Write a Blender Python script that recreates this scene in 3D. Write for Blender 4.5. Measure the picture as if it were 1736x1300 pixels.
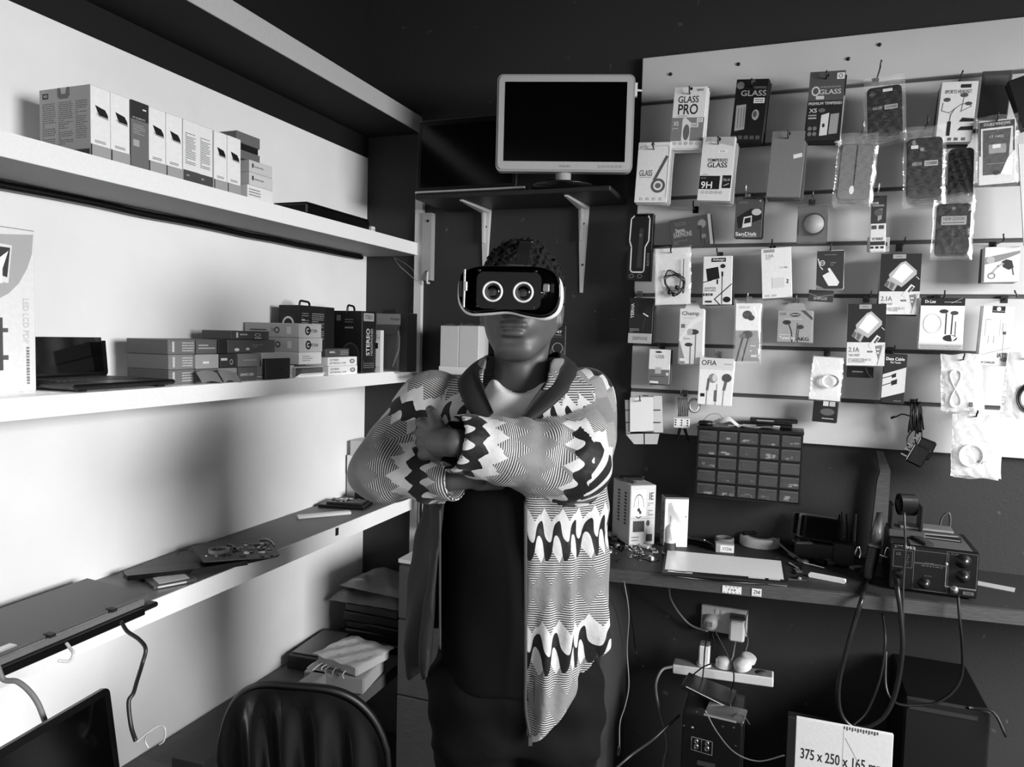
import bpy, math, random
import numpy as np
from mathutils import Vector, Matrix, Euler
random.seed(7)
S = bpy.context.scene
for o in list(bpy.data.objects): bpy.data.objects.remove(o)
COL = S.collection
# ---------------------------------------------------------------- camera, light, exposure
FPX = 1250.0; CX, CY = 868.0, 650.0
YAW = math.radians(20.6); PITCH = math.atan(79/FPX); ROLL = .026
CAMZ = 1.53
F0 = Vector((-math.sin(YAW), math.cos(YAW), 0)); R0 = Vector((math.cos(YAW), math.sin(YAW), 0)); UP = Vector((0,0,1))
FW = F0*math.cos(PITCH) - UP*math.sin(PITCH)
U1 = UP*math.cos(PITCH) + F0*math.sin(PITCH)
RC = R0*math.cos(ROLL) + U1*math.sin(ROLL)
UC = U1*math.cos(ROLL) - R0*math.sin(ROLL)
CAMP = Vector((0,0,CAMZ))
cam_d = bpy.data.cameras.new('camera'); cam = bpy.data.objects.new('camera', cam_d); COL.objects.link(cam)
m3 = Matrix((RC, UC, -FW)).transposed()
cam.matrix_world = Matrix.Translation(CAMP) @ m3.to_4x4()
cam_d.sensor_width = 36; cam_d.lens = FPX/1736*36; cam_d.clip_start = .02
S.camera = cam
w = bpy.data.worlds.new('daylight'); S.world = w; w.use_nodes = True
w.node_tree.nodes['Background'].inputs[0].default_value = (.85,.85,.85,1)
w.node_tree.nodes['Background'].inputs[1].default_value = .4
def area(name, loc, rot, sx, sy, power):
    l = bpy.data.lights.new(name, 'AREA'); l.shape = 'RECTANGLE'; l.size = sx; l.size_y = sy; l.energy = power
    o = bpy.data.objects.new(name, l); COL.objects.link(o); o.location = loc; o.rotation_euler = rot; return o
# daylight entering through the shop doorway in the right wall (light points to -X, a little down the room)
LD = Vector((-1,.36,-.28))
area('doorway_daylight', (3.3,.45,2.45), LD.to_track_quat('-Z','Y').to_euler(), 1.8, 2.1, 490)
S.view_settings.view_transform = 'Standard'; S.view_settings.look = 'None'
S.view_settings.gamma = 1; S.view_settings.use_curve_mapping = False
S.view_settings.exposure = 0.0
# ---------------------------------------------------------------- pixel rays (turn a place seen in the photo into a place in the room)
def ray(px, py): return FW + RC*((px-CX)/FPX) - UC*((py-CY)/FPX)
def on_y(px, py, Y): r = ray(px,py); return CAMP + r*(Y/r.y)
def on_x(px, py, X): r = ray(px,py); return CAMP + r*(X/r.x)
def on_z(px, py, Z): r = ray(px,py); return CAMP + r*((Z-CAMZ)/r.z)
def at_d(px, py, d): r = ray(px,py); return CAMP + r*(d/r.dot(F0))
# ---------------------------------------------------------------- room constants
XW = -1.55; YW = 2.49; XS = -1.319; YB = 2.465
H1, H2, H3, HT, HB, HD = 1.87, 1.396, .916, 2.275, .41, .88
# ---------------------------------------------------------------- materials
_M = {}
def lin(v): return v**2.2
def new_mat(name):
    m = bpy.data.materials.new(name); m.use_nodes = True
    return m, m.node_tree, m.node_tree.nodes['Principled BSDF']
def G(v, rough=.55, metal=0.0, tex=0, coat=0.0, spec=.5):
    """grey material, v is the display grey 0..1; tex: 0 plain, 1 paint / card mottling, 2 wood, 3 cloth, 4 worn metal"""
    k = (round(v,3), rough, metal, tex, coat, spec)
    if k in _M: return _M[k]
    m, nt, b = new_mat('grey_%d_%d' % (int(v*100), len(_M)))
    c = lin(v); b.inputs['Base Color'].default_value = (c,c,c,1)
    b.inputs['Roughness'].default_value = rough; b.inputs['Metallic'].default_value = metal
    b.inputs['Coat Weight'].default_value = coat; b.inputs['Specular IOR Level'].default_value = spec
    tc = nt.nodes.new('ShaderNodeTexCoord'); n = nt.nodes.new('ShaderNodeTexNoise'); mp = nt.nodes.new('ShaderNodeMapping')
    nt.links.new(tc.outputs['Object'], mp.inputs[0]); nt.links.new(mp.outputs[0], n.inputs['Vector'])
    n.inputs['Detail'].default_value = 6
    sc = {0:(40,40,40),1:(22,22,22),2:(4,60,60),3:(180,180,180),4:(30,30,30)}[tex]; mp.inputs['Scale'].default_value = sc
    amp = {0:.03,1:.035,2:.25,3:.18,4:.3}[tex]
    r = nt.nodes.new('ShaderNodeMapRange'); nt.links.new(n.outputs[0], r.inputs[0])
    r.inputs[1].default_value = .3; r.inputs[2].default_value = .7
    r.inputs[3].default_value = c*(1-amp); r.inputs[4].default_value = min(1, c*(1+amp))
    nt.links.new(r.outputs[0], b.inputs['Base Color'])
    if tex:
        bp = nt.nodes.new('ShaderNodeBump'); bp.inputs['Strength'].default_value = .15; bp.inputs['Distance'].default_value = .002
        nt.links.new(n.outputs[0], bp.inputs['Height']); nt.links.new(bp.outputs[0], b.inputs['Normal'])
    _M[k] = m; return m
def wall_mat(name, v, rough=.8, bump=.4, spots=0, spec=.3):
    m, nt, b = new_mat(name); c = lin(v)
    tc = nt.nodes.new('ShaderNodeTexCoord'); b.inputs['Roughness'].default_value = rough; b.inputs['Specular IOR Level'].default_value = spec
    n1 = nt.nodes.new('ShaderNodeTexNoise'); n1.inputs['Scale'].default_value = 3; n1.inputs['Detail'].default_value = 8
    n2 = nt.nodes.new('ShaderNodeTexNoise'); n2.inputs['Scale'].default_value = 120; n2.inputs['Detail'].default_value = 4
    nt.links.new(tc.outputs['Object'], n1.inputs['Vector']); nt.links.new(tc.outputs['Object'], n2.inputs['Vector'])
    r = nt.nodes.new('ShaderNodeMapRange'); nt.links.new(n1.outputs[0], r.inputs[0]); r.inputs[1].default_value=.3; r.inputs[2].default_value=.7
    r.inputs[3].default_value = c*.93; r.inputs[4].default_value = min(.9, c*1.07)
    out = r.outputs[0]
    if spots:
        n3 = nt.nodes.new('ShaderNodeTexNoise'); n3.inputs['Scale'].default_value = 26; n3.inputs['Detail'].default_value = 5
        nt.links.new(tc.outputs['Object'], n3.inputs['Vector'])
        r3 = nt.nodes.new('ShaderNodeMapRange'); nt.links.new(n3.outputs[0], r3.inputs[0]); r3.inputs[1].default_value=.70; r3.inputs[2].default_value=.74
        r3.inputs[3].default_value = 0; r3.inputs[4].default_value = spots
        a = nt.nodes.new('ShaderNodeMath'); nt.links.new(out, a.inputs[0]); nt.links.new(r3.outputs[0], a.inputs[1]); out = a.outputs[0]
    nt.links.new(out, b.inputs['Base Color'])
    bp = nt.nodes.new('ShaderNodeBump'); bp.inputs['Strength'].default_value = bump; bp.inputs['Distance'].default_value = .001
    nt.links.new(n2.outputs[0], bp.inputs['Height']); nt.links.new(bp.outputs[0], b.inputs['Normal'])
    return m
def film_mat(name, fac=.2, rough=.12, v=.9, bump=.6, glz=.09):
    m = bpy.data.materials.new(name); m.use_nodes = True; nt = m.node_tree; b = nt.nodes['Principled BSDF']; out = nt.nodes['Material Output']
    c = lin(v); b.inputs['Base Color'].default_value = (c,c,c,1); b.inputs['Roughness'].default_value = rough
    b.inputs['Specular IOR Level'].default_value = .9; b.inputs['Coat Weight'].default_value = 1; b.inputs['Coat Roughness'].default_value = .08
    t = nt.nodes.new('ShaderNodeBsdfTransparent'); mx = nt.nodes.new('ShaderNodeMixShader'); mx.inputs[0].default_value = fac
    nt.links.new(t.outputs[0], mx.inputs[1]); nt.links.new(b.outputs[0], mx.inputs[2])
    gl = nt.nodes.new('ShaderNodeBsdfGlossy'); g_ = glz; gl.inputs['Color'].default_value = (g_,g_,g_,1); gl.inputs['Roughness'].default_value = rough
    ad = nt.nodes.new('ShaderNodeAddShader'); nt.links.new(mx.outputs[0], ad.inputs[0]); nt.links.new(gl.outputs[0], ad.inputs[1]); nt.links.new(ad.outputs[0], out.inputs['Surface'])
    n = nt.nodes.new('ShaderNodeTexNoise'); n.inputs['Scale'].default_value = 45; n.inputs['Detail'].default_value = 3; n.inputs['Distortion'].default_value = 1.5
    tc = nt.nodes.new('ShaderNodeTexCoord'); nt.links.new(tc.outputs['Object'], n.inputs['Vector'])
    bp = nt.nodes.new('ShaderNodeBump'); bp.inputs['Strength'].default_value = bump; bp.inputs['Distance'].default_value = .006
    nt.links.new(n.outputs[0], bp.inputs['Height']); nt.links.new(bp.outputs[0], b.inputs['Normal']); nt.links.new(bp.outputs[0], gl.inputs['Normal'])
    return m
FILM = film_mat('clear_film', .03, .14, .9, .3); FILMW = film_mat('milky_film', .55, .3, .92, .4); GLASSY = film_mat('clear_plastic_shell', .04, .05, .8, .15)
# ---------------------------------------------------------------- mesh builder
_T = {}
def text_geo(s):
    if s in _T: return _T[s]
    c = bpy.data.curves.new('t', 'FONT'); c.body = s; c.size = 1; c.resolution_u = 3; c.offset = .012
    o = bpy.data.objects.new('t', c); me = bpy.data.meshes.new_from_object(o)
    vs = [(v.co.x, v.co.y) for v in me.vertices]; fs = [tuple(p.vertices) for p in me.polygons]
    bpy.data.objects.remove(o); bpy.data.curves.remove(c); bpy.data.meshes.remove(me)
    if vs:
        x0 = min(v[0] for v in vs); x1 = max(v[0] for v in vs); y0 = min(v[1] for v in vs); y1 = max(v[1] for v in vs)
        vs = [((v[0]-x0)/max(1e-6,x1-x0), (v[1]-y0)/max(1e-6,y1-y0)) for v in vs]
    _T[s] = (vs, fs); return _T[s]
def spline(pts, n=8):
    pts = [Vector(p) for p in pts]; out = []
    P = [pts[0]*2-pts[1]] + pts + [pts[-1]*2-pts[-2]]
    for i in range(1, len(P)-2):
        for k in range(n):
            t = k/n; a,b,c,d = P[i-1],P[i],P[i+1],P[i+2]
            out.append(.5*((2*b)+(-a+c)*t+(2*a-5*b+4*c-d)*t*t+(-a+3*b-3*c+d)*t**3))
    out.append(pts[-1]); return out
class MB:
    def __init__(s): s.v=[]; s.f=[]; s.m=[]; s.mats=[]; s.sm=[]; s.T=Matrix()
    def mi(s, m):
        if m not in s.mats: s.mats.append(m)
        return s.mats.index(m)
    def add(s, vs, fs, m, smooth=False):
        b = len(s.v); k = s.mi(m)
        s.v += [s.T @ Vector(v) for v in vs]
        for f in fs: s.f.append(tuple(b+i for i in f)); s.m.append(k); s.sm.append(smooth)
        return s
    def box(s, x0,x1,y0,y1,z0,z1, m, bev=0):
        if bev <= 0:
            vs=[(x,y,z) for x in (x0,x1) for y in (y0,y1) for z in (z0,z1)]
            return s.add(vs, [(0,1,3,2),(4,6,7,5),(0,4,5,1),(2,3,7,6),(0,2,6,4),(1,5,7,3)], m)
        b = min(bev, (x1-x0)*.45, (y1-y0)*.45, (z1-z0)*.45)
        vs=[]; idx={}
        for i,(X,sx) in enumerate(((x0,1),(x1,-1))):
            for j,(Y,sy) in enumerate(((y0,1),(y1,-1))):
                for k,(Z,sz) in enumerate(((z0,1),(z1,-1))):
                    idx[(i,j,k)] = len(vs)
                    vs += [(X,Y+sy*b,Z+sz*b),(X+sx*b,Y,Z+sz*b),(X+sx*b,Y+sy*b,Z)]
        I=lambda i,j,k,a: idx[(i,j,k)]+a
        fs=[]
        for i in (0,1):
            fs.append((I(i,0,0,0),I(i,1,0,0),I(i,1,1,0),I(i,0,1,0))); fs.append((I(0,i,0,1),I(1,i,0,1),I(1,i,1,1),I(0,i,1,1))); fs.append((I(0,0,i,2),I(1,0,i,2),I(1,1,i,2),I(0,1,i,2)))
            for j in (0,1):
                fs.append((I(i,j,0,0),I(i,j,1,0),I(i,j,1,1),I(i,j,0,1)))
                fs.append((I(i,0,j,0),I(i,1,j,0),I(i,1,j,2),I(i,0,j,2)))
                fs.append((I(0,i,j,1),I(1,i,j,1),I(1,i,j,2),I(0,i,j,2)))
                for k in (0,1): fs.append((I(i,j,k,0),I(i,j,k,1),I(i,j,k,2)))
        return s.add(vs, fs, m)
    def prism(s, pts, y0, y1, m):
        """outline in x,z extruded from y0 (front) to y1"""
        n=len(pts); vs=[(p[0],y0,p[1]) for p in pts]+[(p[0],y1,p[1]) for p in pts]
        return s.add(vs, [tuple(range(n)), tuple(range(2*n-1,n-1,-1))]+[(i,(i+1)%n,n+(i+1)%n,n+i) for i in range(n)], m)
    def poly(s, pts3, m): return s.add(pts3, [tuple(range(len(pts3)))], m)
    def tube(s, pts, r, m, n=6, cap=True):
        pts=[Vector(p) for p in pts]; N=len(pts); rs = r if isinstance(r,(list,tuple)) else [r]*N
        vs=[]; up=Vector((.12,.31,.94)).normalized()
        u=None
        for i,p in enumerate(pts):
            t=(pts[min(i+1,N-1)]-pts[max(i-1,0)])
            if t.length<1e-9: t=Vector((0,0,1))
            t.normalize()
            if u is None: u=t.cross(up); u=u if u.length>.1 else t.cross(Vector((1,0,0)))
            u=(u-t*u.dot(t)).normalized(); w_=t.cross(u)
            vs+=[p+u*(rs[i]*math.cos(2*math.pi*k/n))+w_*(rs[i]*math.sin(2*math.pi*k/n)) for k in range(n)]
        fs=[(i*n+k,i*n+(k+1)%n,(i+1)*n+(k+1)%n,(i+1)*n+k) for i in range(N-1) for k in range(n)]
        if cap: fs+=[tuple(range(n)), tuple(range((N-1)*n,N*n))]
        return s.add(vs,fs,m,True)
    def lathe(s, prof, c, ax, m, n=20, smooth=True):
        """prof: (radius, height along axis); c centre; ax axis vector"""
        ax=Vector(ax).normalized(); u=ax.cross(Vector((0,0,1)));
        if u.length<.1: u=ax.cross(Vector((1,0,0)))
        u.normalize(); w_=ax.cross(u); c=Vector(c); vs=[]
        for r,h in prof: vs+=[c+ax*h+(u*math.cos(2*math.pi*k/n)+w_*math.sin(2*math.pi*k/n))*r for k in range(n)]
        N=len(prof); fs=[(i*n+k,i*n+(k+1)%n,(i+1)*n+(k+1)%n,(i+1)*n+k) for i in range(N-1) for k in range(n)]
        if prof[0][0]>1e-5: fs.append(tuple(range(n)))
        if prof[-1][0]>1e-5: fs.append(tuple(range((N-1)*n,N*n)))
        return s.add(vs,fs,m,smooth)
    def grid(s, fn, nu, nv, m, smooth=True):
        vs=[fn(i/nu,j/nv) for i in range(nu+1) for j in range(nv+1)]
        fs=[(i*(nv+1)+j,(i+1)*(nv+1)+j,(i+1)*(nv+1)+j+1,i*(nv+1)+j+1) for i in range(nu) for j in range(nv)]
        return s.add(vs,fs,m,smooth)
    def rrect(s, x0,x1,z0,z1,r,y0,y1,m,n=5):
        pts=[]
        for cx,cz,a in ((x1-r,z1-r,0),(x0+r,z1-r,90),(x0+r,z0+r,180),(x1-r,z0+r,270)):
            pts+=[(cx+r*math.cos(math.radians(a+90*k/n)), cz+r*math.sin(math.radians(a+90*k/n))) for k in range(n+1)]
        return s.prism(pts,y0,y1,m)
    # ---- printing on a face: fractions of the face, y down; O origin (top left corner), X, Z unit vectors of the face, N outward normal
    def prints(s, ops, w, h, O, X, Dn, N):
        O,X,Dn,N=Vector(O),Vector(X),Vector(Dn),Vector(N); e=.0003
        P=lambda fx,fy: O+X*(fx*w)+Dn*(fy*h)+N*e
        for op in ops:
            k=op[0]; e+=.00004
            if k=='r': _,a,b,c,d,m=op; s.poly([P(a,b),P(c,b),P(c,d),P(a,d)], pm(m))
            elif k=='p': s.poly([P(*q) for q in op[1]], pm(op[2]))
            elif k=='c': _,a,b,rx,ry,m=op; s.poly([P(a+rx*math.cos(t*math.pi/8),b+ry*math.sin(t*math.pi/8)) for t in range(16)], pm(m))
            elif k=='o':
                _,a,b,rx,ry,wd,m=op; vs=[]
                for t in range(20):
                    cs,sn=math.cos(t*math.pi/10),math.sin(t*math.pi/10); vs+=[P(a+rx*cs,b+ry*sn),P(a+(rx-wd)*cs,b+(ry-wd*ry/rx)*sn)]
                s.add(vs,[(2*t,2*t+1,(2*t+3)%40,(2*t+2)%40) for t in range(20)], pm(m))
            elif k=='l':
                _,pts,wd,m=op; pp=[P(*q) for q in pts]
                for a,b in zip(pp,pp[1:]):
                    dd=(b-a); 
                    if dd.length<1e-7: continue
                    q=dd.cross(N).normalized()*(wd*w*.5); ex=dd.normalized()*(wd*w*.3); s.poly([a-q-ex,b-q+ex,b+q+ex,a+q-ex], pm(m))
            elif k=='t':
                _,a,b,c,d,txt,m=op[:7]; vs,fs=text_geo(txt)
                if len(op)>7: # text running down the face
                    s.add([P(a+(1-v[1])*(c-a) if op[7]<0 else a+v[1]*(c-a), d-(v[0])*(d-b) if op[7]>0 else b+v[0]*(d-b)) if False else (P(a+v[1]*(c-a), b+v[0]*(d-b)) if op[7]<0 else P(c-v[1]*(c-a), d-v[0]*(d-b))) for v in vs], fs, pm(m))
                else: s.add([P(a+v[0]*(c-a), d-v[1]*(d-b)) for v in vs], fs, pm(m))
            elif k=='L': # n lines of small print
                _,a,b,c,d,n,m=op; rr=random.Random(int(a*1000+b*777+n))
                for i in range(n):
                    y=b+(d-b)*(i+.5)/n; hh=(d-b)/n*.22; x=a
                    while x<c-.02:
                        L=rr.uniform(.04,.14)*(c-a)*1.4; x2=min(c,x+L); s.poly([P(x,y-hh),P(x2,y-hh),P(x2,y+hh),P(x,y+hh)], pm(m)); x=x2+.012
                        if rr.random()<.06: break
        return s
    def build(s, name, parent=None, loc=None, rot=None, smooth=None):
        me=bpy.data.meshes.new(name); me.from_pydata([tuple(v) for v in s.v],[],s.f)
        for m in s.mats: me.materials.append(m)
        me.polygons.foreach_set('material_index', s.m); me.polygons.foreach_set('use_smooth', s.sm if smooth is None else [smooth]*len(s.f)); me.update()
        o=bpy.data.objects.new(name,me); COL.objects.link(o)
        if parent: o.parent=parent
        if loc is not None: o.location=loc
        if rot is not None: o.rotation_euler=rot
        return o
def pm(v):
    return v if not isinstance(v,(int,float)) else G(v,.5)
def tag(o, label, cat, group=None, kind=None):
    if label: o['label']=label
    if cat: o['category']=cat
    if group: o['group']=group
    if kind: o['kind']=kind
    return o
def thing(name, label, cat, loc=(0,0,0), rot=(0,0,0), group=None):
    o=bpy.data.objects.new(name,None); COL.objects.link(o); o.empty_display_size=.05; o.location=loc; o.rotation_euler=rot
    return tag(o,label,cat,group)
def struct(mb, name): o=mb.build(name); o['kind']='structure'; return o
def copy_tree(o, parent=None):
    c=o.copy(); COL.objects.link(c); c.parent=parent
    for ch in list(o.children): copy_tree(ch,c)
    return c
def cable(name,label,pts,r,m,cat='cable',n=8,group=None,parent=None):
    sp=spline(pts,n); b=sp[0].copy(); mb=MB().tube([p-b for p in sp],r,m,7)
    o=mb.build(name,parent,b); 
    if parent is None: tag(o,label,cat,group)
    return o
# ================================================================ the room
WHITE = wall_mat('white_wall_paint', .93, 1.6, .2, spec=.15); DARK = wall_mat('dark_wall_paint', .20, .62, .5, .05)
DARK2 = wall_mat('dark_ceiling_paint', .11, .8, .4); FLOOR = wall_mat('floor_screed', .25, .7, .5)
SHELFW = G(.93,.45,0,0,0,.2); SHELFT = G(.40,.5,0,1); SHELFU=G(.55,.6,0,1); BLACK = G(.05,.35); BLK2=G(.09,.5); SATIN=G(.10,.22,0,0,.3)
struct(MB().box(XW-.1,2.1,-1.6,2.6,-.05,0,FLOOR),'floor')
struct(MB().box(XW-.1,2.1,-1.6,2.6,3.0,3.05,DARK2),'ceiling')
HWT = on_x(400,170,XW).z
mb=MB().box(XW-.1,XW,-1.6,YW,0,HWT,WHITE); struct(mb,'wall_left')
struct(MB().box(XW-.1,XW,-1.6,YW,HWT,3.0,DARK2),'wall_left_upper')
struct(MB().box(XW-.1,2.1,YW,YW+.1,0,3.0,DARK),'wall_back')
mb=MB().box(2.0,2.1,-1.6,-.85,0,3.0,WHITE); mb.box(2.0,2.1,2.0,YW,0,3.0,WHITE); mb.box(2.0,2.1,-.85,2.0,2.2,3.0,WHITE); struct(mb,'wall_right')
struct(MB().box(XW-.1,2.1,-1.7,-1.6,0,3.0,WHITE),'wall_front')
mb=MB().box(1.98,2.02,-.89,-.85,0,2.24,BLK2).box(1.98,2.02,2.0,2.04,0,2.24,BLK2).box(1.98,2.02,-.89,2.04,2.2,2.24,BLK2); struct(mb,'trim_1')
# shelves on the left wall
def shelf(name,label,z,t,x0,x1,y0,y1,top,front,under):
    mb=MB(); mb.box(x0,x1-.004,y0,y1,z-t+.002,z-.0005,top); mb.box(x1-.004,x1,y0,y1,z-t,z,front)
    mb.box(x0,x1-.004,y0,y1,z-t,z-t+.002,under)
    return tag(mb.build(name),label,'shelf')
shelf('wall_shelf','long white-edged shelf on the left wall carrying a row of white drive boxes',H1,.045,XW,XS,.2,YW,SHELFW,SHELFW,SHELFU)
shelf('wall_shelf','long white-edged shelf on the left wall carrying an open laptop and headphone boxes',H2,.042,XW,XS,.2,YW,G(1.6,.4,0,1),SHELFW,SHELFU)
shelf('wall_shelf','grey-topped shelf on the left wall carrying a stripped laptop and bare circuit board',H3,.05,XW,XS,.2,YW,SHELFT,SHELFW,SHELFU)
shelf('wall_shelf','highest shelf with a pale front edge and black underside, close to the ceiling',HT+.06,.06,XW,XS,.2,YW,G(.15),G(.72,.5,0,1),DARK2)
shelf('low_bench','low dark bench along the left wall under the lowest shelf',HB,.04,XW+.004,-1.2,.35,YW-.003,G(.33,.6,0,2),G(.3,.5,0,2),BLK2)
for y in (.4,1.2,2.44):
    o=MB().box(XW+.02,-1.24,y-.02,y+.02,0,HB-.04,G(.2,.6,0,2)).build('bench_support'); o.parent=bpy.data.objects['low_bench']
# dark tube drawn in place of the shadow line under the upper shelf
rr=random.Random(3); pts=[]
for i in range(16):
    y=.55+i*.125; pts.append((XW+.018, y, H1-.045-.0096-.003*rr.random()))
cable('shadow_line','black tube standing in for the shadow line under the upper left shelf',pts,.0095,BLACK)
# small sticker on the edge of lowest shelf
c=on_x(571,901,XS); tag(MB().box(-.001,.0015,-.008,.008,-.012,.012,G(.1)).build('sticker',None,c),'small black sticker on the front edge of the grey-topped shelf','sticker')
# vertical trunking beside the shelf ends
p=on_y(716,330,YW); zt=p.z; zb=.5
tag(MB().box(-.018,.012,-.02,0,zb-zt,0,G(.82,.5,0,1)).build('wall_batten',None,(p.x,YW-.0005,zt)),'tall white wall batten at the ends of the left shelves','batten')
t=thing('wall_bracket_plate','pale wooden mounting plate screwed to the wall below the open black laptop','plate',on_y(729,363,YW))
hp=(on_y(729,363,YW)-on_y(729,476,YW)).z
mb=MB().box(-.016,.022,-.03,0,-hp,0,G(.6,.6,0,1)); mb.build('board',t)
for zz in (-.03,-hp+.03): MB().lathe([(.005,0),(.005,.003),(.002,.004)],(.008,-.03,zz),(0,-1,0),G(.15,.4,.5),10).build('screw',t)
mb=MB().tube(spline([(.01,-.032,-hp+.03),(.014,-.04,-hp+.01),(.012,-.035,-hp-.01),(.02,-.03,-hp-.01)]),.004,G(.8)); mb.build('cable_clip',t)
# monitor shelf with brackets
pf=on_z(705,322,2.0); 
YMS=on_z(868,322,2.0).y; a=on_y(704,322,YMS); b=on_y(1034,322,YMS); HM=2.0
tag(MB().box(a.x,b.x,YMS,YW,HM-.016,HM,G(.13,.5,0,2),.002).build('monitor_shelf'),'dark wooden shelf high on the back wall holding the monitor and black laptop','shelf')
def bracket(px,label):
    p=on_y(px,352,YW); t=thing('shelf_bracket',label,'bracket',(p.x,YW,HM-.016),group=None); L=.235; D=YW-YMS-.03
    m=G(.78,.45,.2)
    mb=MB(); pr=[]
    # vertical leg tapered, slightly dished
    for s in (-1,1): pass
    mb.add([(-.02,0,0),(.02,0,0),(.006,0,-L-.06),(-.006,0,-L-.06),(-.016,-.012,0),(.016,-.012,0),(.004,-.006,-L-.06),(-.004,-.006,-L-.06)],
           [(0,1,2,3),(4,5,6,7),(0,4,7,3),(1,5,6,2),(3,7,6,2),(0,1,5,4)],m)
    mb.build('wall_leg',t)
    mb=MB(); mb.add([(-.02,0,-.001),(.02,0,-.001),(.006,-D,-.001),(-.006,-D,-.001),(-.016,0,-.012),(.016,0,-.012),(.004,-D,-.006),(-.004,-D,-.006)],
           [(0,1,2,3),(4,5,6,7),(0,4,7,3),(1,5,6,2),(3,7,6,2)],m); mb.build('shelf_leg',t)
    mb=MB(); mb.prism([(-.0025,-.006),(.0025,-.006),(.0025,-.12),(-.0025,-.12)],-.03,-.002,m); mb.build('rib',t)
    for z in (-.06,-.2): MB().lathe([(.004,0),(.004,.002)],(.004,-.009,z),(0,-1,0),G(.25),8).build('screw',t)
bracket(825,'pale metal shelf bracket above the head of the man in the headset'); bracket(990,'pale metal shelf bracket under the silver monitor, right of the man')
# small shelf behind the man
zs=on_y(760,634,2.35).z; a=on_y(700,634,2.3)
tag(MB().box(a.x,on_y(990,634,2.3).x,2.3,YW,zs-.012,zs,G(.2,.5,0,2)).build('small_wall_shelf'),'thin dark shelf on the back wall behind the shoulders of the man','shelf')
HS=zs
# slatted board
tl=on_y(1095,98,YB); br=on_y(1736,778,YB); XL=on_y(1078,420,YB).x; ZT=tl.z; ZB=on_y(1400,754,YB).z
BW=wall_mat('slat_board_white',.80,.5,.15,spec=.3); GRV=G(.30,.6)
rows=[on_y(1078,y,YB).z for y in (177,258,338,419,500,583,661)]
mb=MB(); z1=ZT
for zr in rows+[ZB]:
    g=.006 if zr!=ZB else 0
    mb.box(XL,1.2,YB,YB+.016,zr+g,z1,BW,.0015); z1=zr-g
mb.box(XL,1.2,YB+.012,YW-.001,ZB,ZT,GRV)
b=mb.build('slat_board'); tag(b,'white slatted display board hung with phone accessories on the back wall','display board')
for px,py in ((1137,126),(1438,100),(1491,76),(1252,109)):
    q=on_y(px,py,YB); MB().lathe([(.006,0),(.005,.004),(.002,.005)],(q.x,YB,q.z),(0,-1,0),G(.12,.5),8).build('board_screw',b)
# workbench
A=on_z(1013,960,HD); B=on_z(1736,1034,HD); d=(B-A)/(B.x-A.x); A2=A-d*.35; B2=B+d*.5
SLP=d.y; FA=A.copy(); FB=B.copy()
def fronty(x): return FA.y+(x-FA.x)*SLP
t=thing('workbench','long dark workbench below the display board, cluttered with repair parts','workbench',(A2.x,A2.y,0))
WB=wall_mat('bench_top_worn',.2,.55,.6,.25); WF=G(.26,.55,0,2)
T=Vector((A2.x,A2.y,0))
def bq(z0,z1,off0,mat,name):
    mb=MB(); P=[Vector((A2.x,A2.y+off0,0))-T,Vector((B2.x,B2.y+off0,0))-T,Vector((B2.x,YW-.002,0))-T,Vector((A2.x,YW-.002,0))-T]
    vs=[p+Vector((0,0,z0)) for p in P]+[p+Vector((0,0,z1)) for p in P]
    mb.add(vs,[(0,1,2,3),(4,5,6,7),(0,1,5,4),(1,2,6,5),(2,3,7,6),(3,0,4,7)],mat); mb.build(name,t)
bq(HD-.02,HD,0,WB,'bench_top')
mb=MB(); n=Vector((-d.y,1,0)).normalized()
fh=.036
def fq(xa,xb,z0,z1,th,mat,name):
    mb=MB(); a_=Vector((xa,fronty(xa),0))-T; b_=Vector((xb,fronty(xb),0))-T
    vs=[a_-n*th,b_-n*th,b_,a_]; vs=[v+Vector((0,0,z0)) for v in vs]+[v+Vector((0,0,z1)) for v in vs]
    mb.add(vs,[(0,1,2,3),(4,5,6,7),(0,1,5,4),(1,2,6,5),(2,3,7,6),(3,0,4,7)],mat); return mb.build(name,t)
fq(A2.x,B2.x,HD-fh,HD-.001,.012,WF,'front_edge')
xl=on_y(1018,1100,fronty(-.4)+.05).x
mb=MB().box(xl-.03-T.x,xl+.01-T.x,.06,.46,0,HD-.02,G(.22,.6,0,2)); mb.build('side_panel',t)
# ================================================================ boxes on the left shelves
GRPD='external drive boxes on the upper left shelf'
def card_mat(v): return G(v,.5,0,1)
def shelf_box(name,label,cat,X,xl,xc,xr,yt,yb,v,front=(),side=(),zb=None,group=None,yaw=0,maxd=None,hgt=None,bev=.0012,y0=None,ylen=None,top=()):
    """box whose near corner edge is seen at pixel column xc, on the plane x=X; face to the room right of it (to xr), face to the camera left of it (to xl)"""
    C=on_x(xc,yb,X); z0=C.z if zb is None else zb
    Y0=C.y if y0 is None else y0
    L=(on_x(xr,yb,X).y-Y0) if ylen is None else ylen
    D=X-on_y(xl,yb,Y0).x if xl is not None else .1
    D=min(D, X-(XW+.006)) if maxd is None else maxd
    Hh=on_y(xc,yt,Y0).z-z0 if hgt is None else hgt
    m=v if not isinstance(v,(int,float)) else card_mat(v)
    mb=MB(); mb.box(0,L,0,D,0,Hh,m,bev)
    mb.prints(front,L,Hh,(0,0,Hh),(1,0,0),(0,0,-1),(0,-1,0))
    mb.prints(side,D,Hh,(0,D,Hh),(0,-1,0),(0,0,-1),(-1,0,0))
    mb.prints(top,L,D,(0,D,Hh),(1,0,0),(0,-1,0),(0,0,1))
    o=mb.build(name,None,(X,Y0,z0),(0,0,math.pi/2+yaw)); tag(o,label,cat,group); o['_b']=0; del o['_b']
    return o,(X,Y0,z0,L,D,Hh)
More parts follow.
